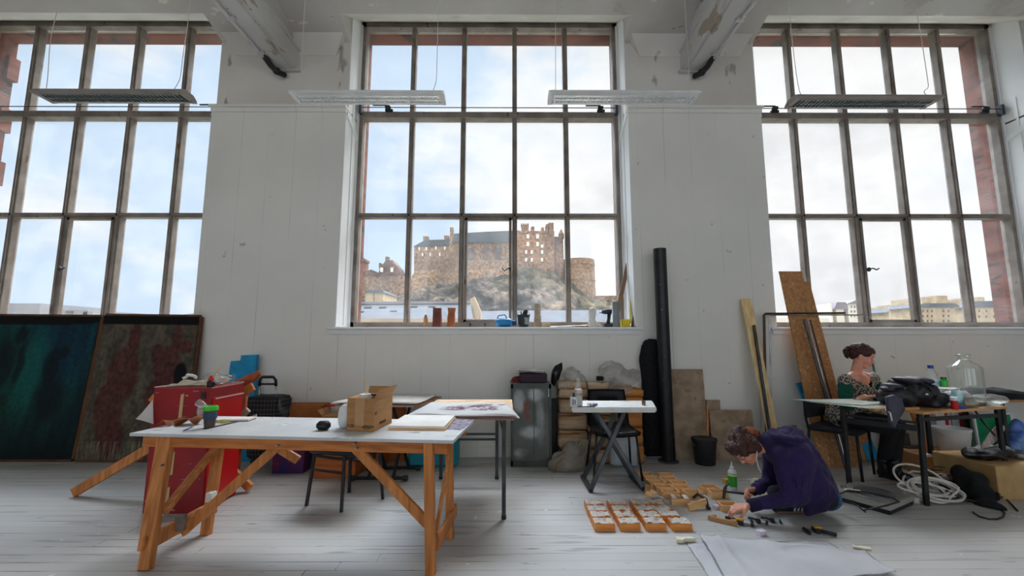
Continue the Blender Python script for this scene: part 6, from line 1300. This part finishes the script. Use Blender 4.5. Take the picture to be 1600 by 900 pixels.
T = thing('green_board', 'green baize noticeboard with a white frame behind the black bag', 'noticeboard', (A(1552, 690, 4.40).x, 4.62, 0)); a, b = A(1523, 646, 4.62), A(1581, 646, 4.62); xm = (a.x+b.x)/2
wp('baize', MB().box((xm, 4.64, a.z/2), (b.x-a.x, .02, a.z), rot=Euler((0, -.05, 0))), mat('green_baize', '#1f9c66', '#178a58', rough=.9), T)
mb = MB()
for s in (-1, 1): mb.box((xm+s*(b.x-a.x)/2, 4.625, a.z/2), (.02, .02, a.z), rot=Euler((0, -.05, 0)))
mb.box((xm-.02, 4.625, a.z), (b.x-a.x, .02, .02)); wp('frame', mb, M_WHITEPL, T)
cb_ = A(1570, 760, 3.72); ztp = .27
w1('cardboard_box', MB().box((4.42, 3.98, ztp/2), (.76, .52, ztp), rz=.05, bev=.005), mat('tan_carton', '#c2a06c', '#b08c58', rough=.8), (4.33, 4.0, 0), 'large tan cardboard box on the floor at the right edge', 'box')
mb = MB(); 
for x, y, Y, r in ((1535, 718, 3.92, (.15, .10, .05)), (1560, 718, 3.95, (.16, .10, .06)), (1580, 720, 3.98, (.12, .10, .04)), (1545, 708, 3.98, (.10, .08, .06))): q_ = A(x, y, Y); q_.z = max(q_.z, ztp+r[2]*.9); mb.ell(q_, r)
o = w1('black_bag', mb, mat('black_grey_streak', '#121316', '#8c9096', rough=.4, scale=5, stretch=(1, 1, 5), lo=.5, hi=.62), A(1555, 715, 3.95), 'shiny black and grey plastic bag on the tan cardboard box', 'bag', smooth=True); remesh(o, .012, 2)
for v in o.data.vertices: v.co += v.normal*noise.noise(v.co*13)*.025
mb = MB(); a, b = A(1530, 706, 3.93), A(1566, 664, 3.93); ax = (b-a); nn = V((ax.z, 0, -ax.x)).normalized()
outl = [(0, .004), (.25, .03), (.55, .045), (.8, .05), (.95, .035), (1, .02), (1, -.03), (.8, -.035), (.5, -.035), (.2, -.02)]
mb.prism([((a+ax*t+nn*w_).x, (a+ax*t+nn*w_).z) for t, w_ in outl], 3.925, 3.935); w1('feather', mb, mat('pale_feather', '#cbb9b0', '#a8958c', rough=.9, scale=14, stretch=(4, 1, 1)), a, 'long pale feather-shaped sliver sticking up from the black bag', 'feather')
mb = MB(); 
for x, y, r in ((1588, 668, .08), (1595, 690, .10), (1582, 700, .07)): mb.ell(A(x, y, 4.45), (r, r*.8, r))
mb.jitter(.03, 8, 3); w1('blue_bag', mb, mat('blue_bag_film', '#2f5fc0', '#7f9fd0', rough=.3, scale=6), (A(1590, 700, 4.45).x, 4.45, .3), 'blue translucent plastic bag at the far right edge under the table', 'bag', smooth=True)
mb = MB().box((4.78, 4.25, .72), (.45, .25, .10), bev=.03); crumple(mb, .03, 8, 3, 8); 
o = w1('black_cloth', mb, M_BLKFAB, (4.85, 4.5, .73), 'black cloth heap on the plywood table at the right edge', 'cloth', smooth=True); o.location = (4.93, 4.62, .79)
mb = MB(); 
for x, y, Y, r in ((1515, 752, 3.80, (.10, .12, .10)), (1530, 770, 3.72, (.10, .12, .09)), (1545, 790, 3.60, (.10, .10, .05)), (1505, 742, 3.85, (.08, .1, .07))): q_ = A(x, y, Y); mb.ell(q_, r)
o = w1('black_jacket', mb, M_BLKFAB, (3.9, 3.7, 0), 'crumpled black jacket on the floor against the tan box', 'jacket', smooth=True); remesh(o, .014, 3)
for v in o.data.vertices: v.co += v.normal*(noise.noise(v.co*9)*.04); v.co.z = max(v.co.z, .003)
# cables
M_WCAB = mat('white_cable', '#e3ded6', '#d2ccc4', rough=.5)
def coil(lab, cx, cy, loops, m, r, seed, name='cable'):
    random.seed(seed); pts = []
    for i in range(loops):
        rx, ry = random.uniform(.14, .25), random.uniform(.07, .14); ox, oy = random.uniform(-.07, .07), random.uniform(-.05, .08); ph = random.uniform(0, 1); tilt = random.uniform(.2, 1.0)
        for k_ in range(26):
            t = 2*PI*k_/26+ph*0; y_ = ry*math.sin(t)
            pts.append(V((cx+ox+rx*math.cos(t), cy+oy+y_*.8, r*1.2+max(0, (y_+ry)*tilt*.75)+.012*i*abs(math.sin(t*.5)))))
    q = pts
    for _ in range(2): q = [q[0]]+[(a+b*2+c_)/4 for a, b, c_ in zip(q, q[1:], q[2:])]+[q[-1]]
    w1(name, MB().tube(q, r, 6), m, (cx, cy, 0), lab, 'cable', smooth=True)
coil('tangled white extension cable coiled on the floor under the work table', 3.50, 3.72, 7, M_WCAB, .009, 3)
coil('thin black cable tangled with the white one, trailing to the right', 3.85, 3.72, 3, M_BLKPL, .005, 8)
coil('nest of thin black wires behind the white cable coil', 3.95, 4.02, 4, M_BLKPL, .004, 21)
w1('cable', MB().tube([G(1408, 765, .01), G(1412, 745, .06), G(1425, 736, .1), G(1440, 738, .1), G(1452, 750, .06), G(1445, 770, .01), G(1432, 778, .01)], .009, 8), M_WCAB, G(1425, 760), 'loose loop of white cable left of the table leg', 'cable', smooth=True)
w1('cable', MB().tube([G(x, y, .006) for x, y in ((1520, 800), (1530, 807), (1545, 811), (1558, 811), (1567, 808), (1570, 802), (1560, 790), (1545, 775), (1548, 762), (1560, 768), (1575, 782), (1590, 798))], .006, 8), M_BLKPL, G(1560, 808), 'thin dark cable running on the floor at the lower right', 'cable', smooth=True)
p = G(1432, 785); T = thing('plug', 'white mains plug on the floor left of the table leg', 'plug', (p.x, p.y, 0)); part('body', MB().lathe([(.028, 0), (.03, .006), (.03, .03), (.024, .04), (0, .04)], (0, 0, 0), 18), M_WCAB, T, auto=.6); part('pins', MB().box((0, -.035, .015), (.006, .02, .006)).box((.014, -.033, .015), (.005, .02, .005)), M_STEEL, T)
p = G(1455, 745); w1('carton', MB().box((p.x, p.y+.02, .11), (.06, .06, .20), rot=Euler((0, -.1, 0))), M_WHITEPL, (p.x, p.y, 0), 'small upright white carton behind the cable coil', 'carton')
p = G(1475, 757); w1('adaptor', MB().box((p.x, p.y, .05), (.09, .06, .08), rz=.4, bev=.006), mat('grey_red_box', '#c6c4c8', '#a8484c', scale=16), (p.x, p.y, 0), 'small white and red box inside the cable tangle', 'box')
# ================================================================ people
M_SKIN = mat('skin', '#d99a7e', '#cf8b70', rough=.5, scale=20, bump=.05)
M_HAIR = mat('auburn_hair', '#2c1510', '#54291c', rough=.5, scale=22, stretch=(1, 1, 6), bump=.8, bscale=40)
M_HAIR2 = mat('dark_red_hair', '#321314', '#4e1f1c', rough=.45, scale=22, stretch=(5, 1, 1), bump=.8, bscale=40)
def frame(c, fwd, up):
    f = V(fwd).normalized(); u = V(up); u = (u-f*u.dot(f)).normalized(); l = u.cross(f)
    M = Matrix((f, l, u)).transposed().to_4x4(); M.translation = V(c); return M
def xf(mb, M): 
    for v in mb.bm.verts: v.co = M @ v.co
    return mb
def head_mb(M):
    mb = MB(); e = mb.ell
    e((-.012, 0, .035), (.096, .074, .088)); e((.022, 0, -.01), (.070, .062, .085)); e((.040, 0, -.072), (.046, .046, .036)); e((.066, 0, -.092), (.022, .022, .018))
    for s in (-1, 1):
        e((.048, s*.034, -.028), (.036, .026, .032)); e((-.006, s*.074, -.008), (.020, .009, .030)); e((.078, s*.028, .026), (.014, .022, .010)); e((.076, s*.028, .006), (.010, .013, .008))
    mb.cap((.088, 0, .012), (.106, 0, -.024), .008, .012); 
    for s in (-1, 1): e((.096, s*.010, -.028), (.010, .007, .007))
    e((.088, 0, -.052), (.010, .022, .006)); e((.085, 0, -.062), (.010, .019, .006)); e((.05, 0, .06), (.045, .055, .04))
    return xf(mb, M)
def hand_mb(mb, W, d, n, side, curl=(.5, .7, .5), spread=.018, thumb=1.0):
    d = V(d).normalized(); n = V(n); n = (n-d*n.dot(d)).normalized(); s = d.cross(n)*side; W = V(W)
    lens = (.042, .047, .044, .034)
    for i in range(4):
        o = (1.5-i)*spread; b = W+s*o+d*(.082-.004*abs(i-1)); mb.cap(W+s*o*.7+d*.012, b, .0135, .0115, 12)
        p = b; a = 0; L_ = lens[i]; r = .0090 if i < 3 else .0078
        for j in range(3):
            a += curl[j]; q = p+(d*math.cos(a)+n*math.sin(a))*L_+s*o*.04; mb.cap(p, q, r+.001-.0008*j, r-.0008*j, 12); p = q; L_ *= .72
    b = W+s*.026+d*.022; t1 = b+(d*.62+s*.62+n*.35*thumb).normalized()*.042; t2 = t1+(d*.85+s*.15+n*.55*thumb).normalized()*.030; t3 = t2+(d*.9-s*.1+n*.5*thumb).normalized()*.022
    mb.cap(W+s*.012+d*.012, b, .017, .016, 12); mb.cap(b, t1, .0155, .011, 12); mb.cap(t1, t2, .011, .0095, 12); mb.cap(t2, t3, .0095, .008, 12)
    return mb
def eyes(M, T, glasses=False):
    for s in (-1, 1):
        mb = MB(); mb.ell((.0795, s*.029, .005), (.008, .012, .006)); xf(mb, M); wp('eye', mb, mat('eye_white', '#c9beb8', '#b9aea8', rough=.3), T, smooth=True)
        mb = MB(); mb.tube([(.086, s*.017, .004), (.089, s*.029, .001), (.082, s*.042, .005)], .0018, 6); xf(mb, M); wp('eyelash', mb, M_HAIR, T, smooth=True)
        mb = MB(); mb.tube([(.090, s*.014, .026), (.092, s*.030, .032), (.080, s*.046, .027)], .0028, 6); xf(mb, M); wp('eyebrow', mb, M_HAIR, T, smooth=True)
    mb = MB(); mb.ell((.093, 0, -.057), (.006, .020, .008)); xf(mb, M); wp('lips', mb, mat('lips', '#b9605a', '#a9544e', rough=.4), T, smooth=True)
def ruffle(o, amp, sc):
    for v in o.data.vertices: v.co += v.normal*(noise.noise(v.co*sc)*amp+noise.noise(v.co*sc*2.6)*amp*.35)
    return o
# ---------------------------------------------------------------- crouching person
K = thing('person', 'person crouching on the floor in a dark purple hoodie, holding a hammer', 'person', G(1250, 806))
hipC = A(1272, 766, 3.42); waist = A(1258, 738, 3.42); chest = A(1232, 706, 3.42)
shN, shF = A(1220, 712, 3.34), A(1204, 700, 3.56); neck = A(1199, 694, 3.43); hc = A(1164, 700, 3.43)
elN, wrN = A(1236, 776, 3.26), A(1168, 791, 3.30); elF, wrF = A(1206, 752, 3.58), A(1180, 765, 3.50)
HM = frame(hc, (-.50, -.14, -.86), (-.86, 0, .50))
mb = head_mb(HM)
mb.cap(neck+V((.02, 0, 0)), hc+V((.03, 0, -.01)), .056, .050)
mb.ell(chest, (.13, .15, .12)); mb.cap(chest, waist, .125, .12); mb.cap(waist, hipC, .12, .13); mb.cap(chest, neck, .09, .065)
for a, b, c_ in ((shN, elN, wrN), (shF, elF, wrF)): mb.cap(chest, a, .07, .05); mb.cap(a, b, .040, .030); mb.cap(b, c_, .030, .022)
kn, kf = A(1215, 772, 3.36), A(1212, 765, 3.56)
an, af = G(1250, 800)+V((0, 0, .06)), G(1235, 790)+V((0, 0, .06))
for s_, a, b in ((-.09, kn, an), (.09, kf, af)): mb.cap(hipC+V((0, s_, -.01)), a, .085, .055); mb.cap(a, b, .055, .036)
hand_mb(mb, wrN, (-1, .15, -.18), (-.2, .35, -.9), 1, (.45, .6, .5)); hand_mb(mb, wrF, (-.95, -.12, -.12), (-.1, -.75, -.6), -1, (.9, 1.1, .9))
body = wp('body', mb, M_SKIN, K); remesh(body, .0048, 3)
eyes(HM, K)
# hair with a loose knot
mb = MB(); mb.ell((-.028, 0, .048), (.098, .086, .092)); mb.ell((-.06, 0, .0), (.06, .078, .085)); mb.ell((.040, 0, .092), (.056, .070, .042)); mb.ell((.076, 0, .07), (.022, .05, .03))
for s in (-1, 1): mb.ell((.012, s*.070, .040), (.066, .022, .060)); mb.ell((.05, s*.062, .045), (.034, .018, .045)); mb.ell((-.03, s*.07, -.02), (.05, .02, .06))
mb.ell((-.085, 0, .08), (.055, .06, .06)); xf(mb, HM)
h = wp('hair', mb, M_HAIR, K); remesh(h, .007, 3); ruffle(h, .012, 30)
mb = MB(); 
for a_, b_, r0_, r1_ in (((-.09, 0, .03), (-.13, 0, .02), .036, .036), ((-.13, 0, .02), (-.145, -.01, -.04), .036, .032), ((-.145, -.01, -.04), (-.13, -.02, -.085), .030, .014), ((-.11, .02, .05), (-.14, .03, .06), .022, .008)): mb.cap(a_, b_, r0_, r1_)
xf(mb, HM); h2 = wp('ponytail', mb, mat('copper_hair', '#7a3d22', '#9a552e', rough=.5, scale=22, bump=.8), K); remesh(h2, .006, 2); ruffle(h2, .010, 40)
# glasses temple
mb = MB(); mb.tube([(-.0, .079, .012), (.05, .073, .014), (.085, .056, .010)], .002, 6); mb.tube([(-.0, -.079, .012), (.05, -.073, .014), (.085, -.056, .010)], .002, 6)
for s in (-1, 1): mb.tube([(.098+.004*math.sin(t), s*.030+.022*math.cos(t), .004+.016*math.sin(t)) for t in [2*PI*i/14 for i in range(14)]], .0016, 6, closed=True)
mb.tube([(.100, -.009, .008), (.104, 0, .010), (.100, .009, .008)], .0016, 6); xf(mb, HM); wp('glasses', mb, M_BLKPL, K, smooth=True)
# trousers
mb = MB()
for s_, a, b in ((-.09, kn, an), (.09, kf, af)): mb.cap(hipC+V((0, s_, -.01)), a, .098, .068); mb.cap(a, b+V((-.0, 0, .035)), .066, .050)
mb.ell(hipC+V((.01, 0, -.02)), (.12, .17, .11)); t = wp('trousers', mb, mat('dark_trousers', '#15161c', '#1d1f28', rough=.9), K); remesh(t, .009, 4); ruffle(t, .012, 14)
mb = MB(); p = A(1302, 766, 3.36); mb.ell(hipC+V((.045, 0, -.035)), (.115, .165, .10)); t = wp('shirt_hem', mb, mat('blue_shirt', '#22507a', '#2b5f8c', rough=.9), K, smooth=True)
# hoodie
M_HOOD = mat('purple_hoodie', '#2a1a4e', '#20133c', rough=.95, scale=3, bump=.25, bscale=60, sheen=.04)
mb = MB(); mb.ell(chest+V((.0, 0, .0)), (.165, .185, .145)); mb.cap(chest+V((.03, 0, .01)), waist+V((.01, 0, 0)), .150, .160); mb.cap(waist, hipC+V((.0, 0, .005)), .160, .160)
mb.ell(hipC+V((-.01, 0, .01)), (.155, .185, .150)); mb.cap(chest, neck+V((.0, 0, .0)), .12, .085)
for yy in (-.09, .09): mb.cap(waist+V((-.02, yy, -.02)), hipC+V((-.05, yy, -.03)), .10, .10)
mb.cap(waist+V((-.02, -.08, -.06)), A(1262, 800, 3.29), .13, .030); mb.cap(A(1292, 778, 3.33), A(1262, 802, 3.30), .085, .03)
mb.cap(chest+V((0, -.1, 0)), A(1240, 770, 3.30), .12, .10)
mb.cap(shN, elN, .072, .062); mb.cap(elN, wrN+V((.035, 0, .004)), .060, .040); mb.cap(shF, elF, .072, .058); mb.cap(elF, wrF+V((.025, .005, .008)), .056, .040); mb.cap(chest+V((-.03, -.08, -.04)), elN+V((.08, .1, .03)), .11, .085); mb.ell(shN, (.085, .07, .08)); mb.ell(shF, (.085, .07, .08))
o = wp('hoodie', mb, M_HOOD, K); remesh(o, .009, 8); ruffle(o, .017, 8)
def folds(o, a, b, r, amp, n):   # rings of creases along a sleeve
    a, b = V(a)-wloc(o), V(b)-wloc(o); d = b-a; L2 = d.length_squared
    for v in o.data.vertices:
        t = (v.co-a).dot(d)/L2
        if 0 < t < 1.05 and (v.co-a-d*t).length < r: v.co += v.normal*amp*math.sin(t*n*2*PI+4*noise.noise(v.co*8))*min(1, t*4)
folds(o, elF, wrF, .08, .005, 4)
hb = A(1222, 684, 3.43)
mb = MB()   # hood lying in thick folds round the neck
for r_, k_, z_ in ((.078, .036, .0), (.098, .040, .025), (.070, .034, .045)):
    for i in range(18):
        t = 2*PI*i/18; mb.ell(hb+V((r_*math.cos(t)*.95+z_*.4, r_*1.25*math.sin(t), z_*.7+.018*math.sin(t*2+z_*40)-.25*r_*math.cos(t)*-1)), (k_, k_, k_*.85), seg=10)
mb.ell(hb+V((.05, 0, .0)), (.10, .12, .055))
o = wp('hood', mb, M_HOOD, K); remesh(o, .008, 4); ruffle(o, .019, 12)
mb = MB(); mb.tube([A(1183, 705, 3.34), A(1182, 718, 3.32), A(1185, 730, 3.31), A(1189, 738, 3.31)], .0035, 6); wp('drawstring', mb, M_WHITEPL, K, smooth=True)
for w_, e_ in ((wrN, elN), (wrF, elF)):
    d = (e_-w_).normalized(); wp('cuff', MB().tube([w_+d*.012, w_+d*.035, w_+d*.085], [.045, .044, .044], 16), mat('hoodie_rib', '#1c1338', '#160e2c', rough=1), K, smooth=True)
# trainer with three stripes
for ank, lab in ((an, 0), (af, 1)):
    f0 = V((ank.x+.04, ank.y, 0)); f1 = V((ank.x-.19, ank.y-.01, 0))
    mb = MB(); mb.cap(f0+V((0, 0, .045)), f0+V((-.10, 0, .045)), .042, .042); mb.cap(f0+V((-.10, 0, .04)), f1+V((0, 0, .035)), .042, .030); mb.cap(f0+V((-.02, 0, .05)), f0+V((-.03, 0, .085)), .042, .04)
    o = wp('shoe', mb, mat('black_trainer', '#15161a', '#1d1e22', rough=.6), K); remesh(o, .007, 3)
    for v in o.data.vertices: v.co.z = max(v.co.z, .012-wloc(o).z)
    for i in range(3): x_ = f0.x-.055-.028*i; so = wp('shoe_stripe', MB().bar((x_, f0.y-.042, .022), (x_+.022, f0.y-.040, .072), .012, .006, up=(0, 1, 0)), M_WHITEPL, o)
    wp('shoe_sole', MB().box((f0.x-.10, f0.y, .009), (.28, .078, .018), bev=.006), mat('brown_sole', '#7a5f50'), o)
# hammer
p = wrF+V((-.062, -.01, -.03)); T = thing('claw_hammer', 'claw hammer held over the open wooden boxes', 'hammer', p)
hp = A(1133, 768, 3.50)
wp('handle', MB().tube([p+V((.06, 0, -.0)), p, p*.5+hp*.5, hp], [.013, .012, .008, .007], 10), M_BLKPL, T, smooth=True)
mb = MB(); mb.tube([hp+V((.004, 0, .035)), hp+V((-.004, 0, .0)), hp+V((-.012, 0, -.038)), hp+V((-.012, 0, -.05))], [.012, .013, .011, .014], 12); mb.tube([hp+V((.0, 0, .02)), hp+V((.012, 0, .045)), hp+V((.04, 0, .060))], [.012, .009, .003], 8); wp('head', mb, mat('dark_steel', '#3c3836', '#56504c', rough=.35, metal=.7), T, smooth=True)
# ---------------------------------------------------------------- seated woman's chair
M_CHF = mat('chair_black_fabric', '#17181d', '#20222a', rough=.9, bump=.2, scale=60)
CF = V((.60, -.80, 0)); CSd = V((.80, .60, 0)); CC = V((3.33, 4.45, 0))
T = thing('office_chair', 'black four-legged padded chair the seated woman sits on', 'chair', CC)
rzc = math.atan2(CF.y, CF.x)
wp('seat', MB().box(CC+V((0, 0, .435)), (.44, .44, .05), rz=rzc, bev=.02), M_CHF, T, smooth=True)
bc = A(1274, 637, 4.52); bdir = V((.55, .30, 0)).normalized()
mb = MB(); mb.bar(bc-bdir*.20, bc+bdir*.17, .04, .17, up=(0, 0, 1), bev=.015); wp('backrest', mb, M_CHF, T, smooth=True)
bl = bc-bdir*.17; br = bc+bdir*.14
for b_, f_ in ((bl, CC-CF*.20-CSd*.20), (br, CC-CF*.20+CSd*.20)):
    wp('back_post', MB().tube([V((b_.x, b_.y+.02, b_.z+.05)), V((b_.x, b_.y+.02, b_.z-.1)), V((f_.x, f_.y, .42))], .012, 8), M_BLACK, T, smooth=True); wp('leg', MB().tube([V((f_.x, f_.y, .42)), V((f_.x-.02, f_.y+.02, 0))], .013, 8), M_BLACK, T, smooth=True)
for s in (-1, 1): f_ = CC+CF*.19+CSd*.19*s; wp('leg', MB().tube([V((f_.x, f_.y, .42)), V((f_.x+.01, f_.y-.01, 0))], .013, 8), M_BLACK, T, smooth=True)
# ---------------------------------------------------------------- seated woman
S = thing('person', 'woman seated at the work table in a patterned top with green sleeves, looking down', 'person', (3.45, 4.4, .46))
hip = V((3.40, 4.42, .565)); hd = A(1346, 557, 4.38); nk = A(1338, 580, 4.42); ch = A(1340, 612, 4.42); wst = A(1336, 646, 4.44)
sR, sL = A(1320, 594, 4.33), A(1363, 590, 4.50); eR, wR = A(1321, 636, 4.24), A(1352, 620, 4.02); eL, wL = A(1390, 628, 4.42), A(1380, 630, 4.16)
SM = frame(hd, (.74, -.56, -.40), (.30, -.18, .93))
mb = head_mb(SM); mb.cap(nk+V((-.01, 0, -.03)), hd+V((-.03, 0, -.04)), .050, .046); [mb.cap(nk+V((-.01, 0, -.035)), q_, .048, .040) for q_ in (sR+V((.03, .02, .005)), sL+V((-.03, -.01, .005)))]; mb.cap(ch, wst, .12, .11); mb.cap(wst, hip, .12, .15); mb.cap(sR+V((.02, 0, -.01)), sL+V((-.02, 0, -.01)), .048, .048); mb.cap(ch+V((0, 0, .03)), nk+V((0, 0, -.06)), .105, .055)
for a, b, c_ in ((sR, eR, wR), (sL, eL, wL)): mb.cap(a, b, .047, .036); mb.cap(b, c_, .036, .024)
kR, kL = A(1392, 668, 4.16), A(1402, 665, 4.36); aR, aL = A(1381, 722, 4.30), A(1398, 728, 4.22)
for s_, a, b in ((-.08, kR, aR), (.08, kL, aL)): mb.cap(hip+CSd*s_, a, .085, .055); mb.cap(a, b, .05, .036)
hand_mb(mb, wR, (.9, -.15, .05), (0, -.2, -1), 1, (.35, .5, .4)); hand_mb(mb, wL, (-.1, -.95, .05), (0, 0, -1), -1, (.4, .5, .4))
body = wp('body', mb, mat('fair_skin', '#e8aa94', '#dd9882', rough=.5, scale=20), S); remesh(body, .0048, 3); eyes(SM, S)
mb = MB(); mb.ell((-.022, 0, .050), (.104, .084, .086)); mb.ell((-.060, 0, .01), (.055, .074, .07)); mb.ell((.045, 0, .082), (.048, .066, .036), rot=Euler((0, .35, 0)))
for s in (-1, 1): mb.ell((.012, s*.066, .045), (.055, .018, .038))
xf(mb, SM); h = wp('hair', mb, M_HAIR2, S); remesh(h, .007, 3); ruffle(h, .006, 30)
mb = MB(); 
pa = [A(1332, 547, 4.42), A(1324, 543, 4.43), A(1320, 548, 4.43), A(1322, 556, 4.43), A(1326, 560, 4.43)]
for a_, b_, r0_, r1_ in zip(pa, pa[1:], (.012, .019, .022, .016), (.019, .022, .016, .005)): mb.cap(a_, b_, r0_, r1_)
h2 = wp('ponytail', mb, M_HAIR2, S); remesh(h2, .006, 2); ruffle(h2, .008, 40)
# patterned top: torso and shoulder yoke; scooped neck shows skin above it
M_PAT = mat('patterned_knit', '#b3aa9f', '#3a3838', rough=.95, scale=70, detail=2, lo=.46, hi=.52)
mb = MB(); mb.cap(ch+V((0, 0, .0)), wst, .138, .128); mb.cap(wst, hip, .13, .165); mb.ell(hip+V((-.02, 0, -.0)), (.17, .17, .12)); mb.cap(ch+V((0, 0, .01)), sR+V((.005, 0, -.008)), .09, .070); mb.cap(ch+V((0, 0, .01)), sL+V((-.005, 0, -.008)), .09, .068)
mb.ell(ch+V((.04, -.06, .0)), (.09, .08, .075)); mb.ell(ch+V((.10, 0, .0)), (.08, .08, .075))
o = wp('top', mb, M_PAT, S); remesh(o, .008, 4)
# cut the neckline
bm_ = bmesh.new(); bm_.from_mesh(o.data); cN = nk+V((.05, -.045, -.065))-wloc(o)
dl = [v for v in bm_.verts if ((v.co.x-cN.x)/.085)**2+((v.co.y-cN.y)/.13)**2+((v.co.z-cN.z)/.095)**2 < 1]
bmesh.ops.delete(bm_, geom=dl, context='VERTS'); bm_.to_mesh(o.data); bm_.free(); ruffle(o, .008, 10)
mb = MB(); mb.ell(nk+V((.015, -.01, -.085)), (.085, .085, .07)); b2 = wp('chest_skin', mb, MC['fair_skin'], S, smooth=True)
M_GRN = mat('bottle_green_knit', '#0d5c4b', '#0a4c3f', rough=.95, bump=.2, scale=40)
mb = MB(); mb.cap(sR+V((-.005, -.005, -.06)), eR, .062, .052); mb.cap(eR, eR*.4+wR*.6, .050, .040); mb.ell(sR+V((-.008, -.005, -.055)), (.066, .062, .055)); o = wp('sleeve', mb, M_GRN, S); remesh(o, .008, 4); ruffle(o, .008, 14)
mb = MB(); mb.cap(sL+V((.01, 0, -.05)), eL, .060, .050); mb.cap(eL, eL*.4+wL*.6, .050, .040); o = wp('sleeve', mb, M_GRN, S); remesh(o, .008, 4); ruffle(o, .008, 14)
mb = MB()
for s_, a, b in ((-.08, kR, aR), (.08, kL, aL)): mb.cap(hip+CSd*s_+V((0, 0, -.01)), a, .100, .075); mb.cap(a, b+V((0, 0, .03)), .068, .052)
o = wp('leggings', mb, mat('black_leggings', '#0d0d10', '#141418', rough=.9), S); remesh(o, .009, 4)
M_BOOT = mat('black_leather', '#0e0f11', '#1a1b1e', rough=.35)
for i, (a, tx, ty) in enumerate(((aR, 1392, 752), (aL, 1430, 757))):
    toe = G(tx, ty); g = V((a.x, a.y, 0)) if i else V((a.x-.0, a.y, 0)); fd = (V((toe.x, toe.y, 0))-g); 
    if fd.length > .22: fd = fd.normalized()*.20
    if fd.length < .12: fd = V((.10, -.12, 0))
    mb = MB(); mb.cap(g+V((0, 0, .16)), g+V((0, 0, .06)), .056, .05); mb.cap(g+V((0, 0, .045)), g+fd*.6+V((0, 0, .045)), .046, .045); mb.cap(g+fd*.6+V((0, 0, .04)), g+fd+V((0, 0, .03)), .044, .030); mb.cap(g-fd*.15+V((0, 0, .045)), g+V((0, 0, .05)), .042, .042)
    o = wp('boot', mb, M_BOOT, S); remesh(o, .007, 3); zf = .004-wloc(o).z
    for v in o.data.vertices: v.co.z = max(v.co.z, zf); 
    ruffle(o, .006, 25); wp('boot_sole', MB().bar(g-fd*.3+V((0, 0, .012)), g+fd*1.12+V((0, 0, .012)), .08, .022, up=(0, 0, 1), bev=.004), M_BLKPL, o)
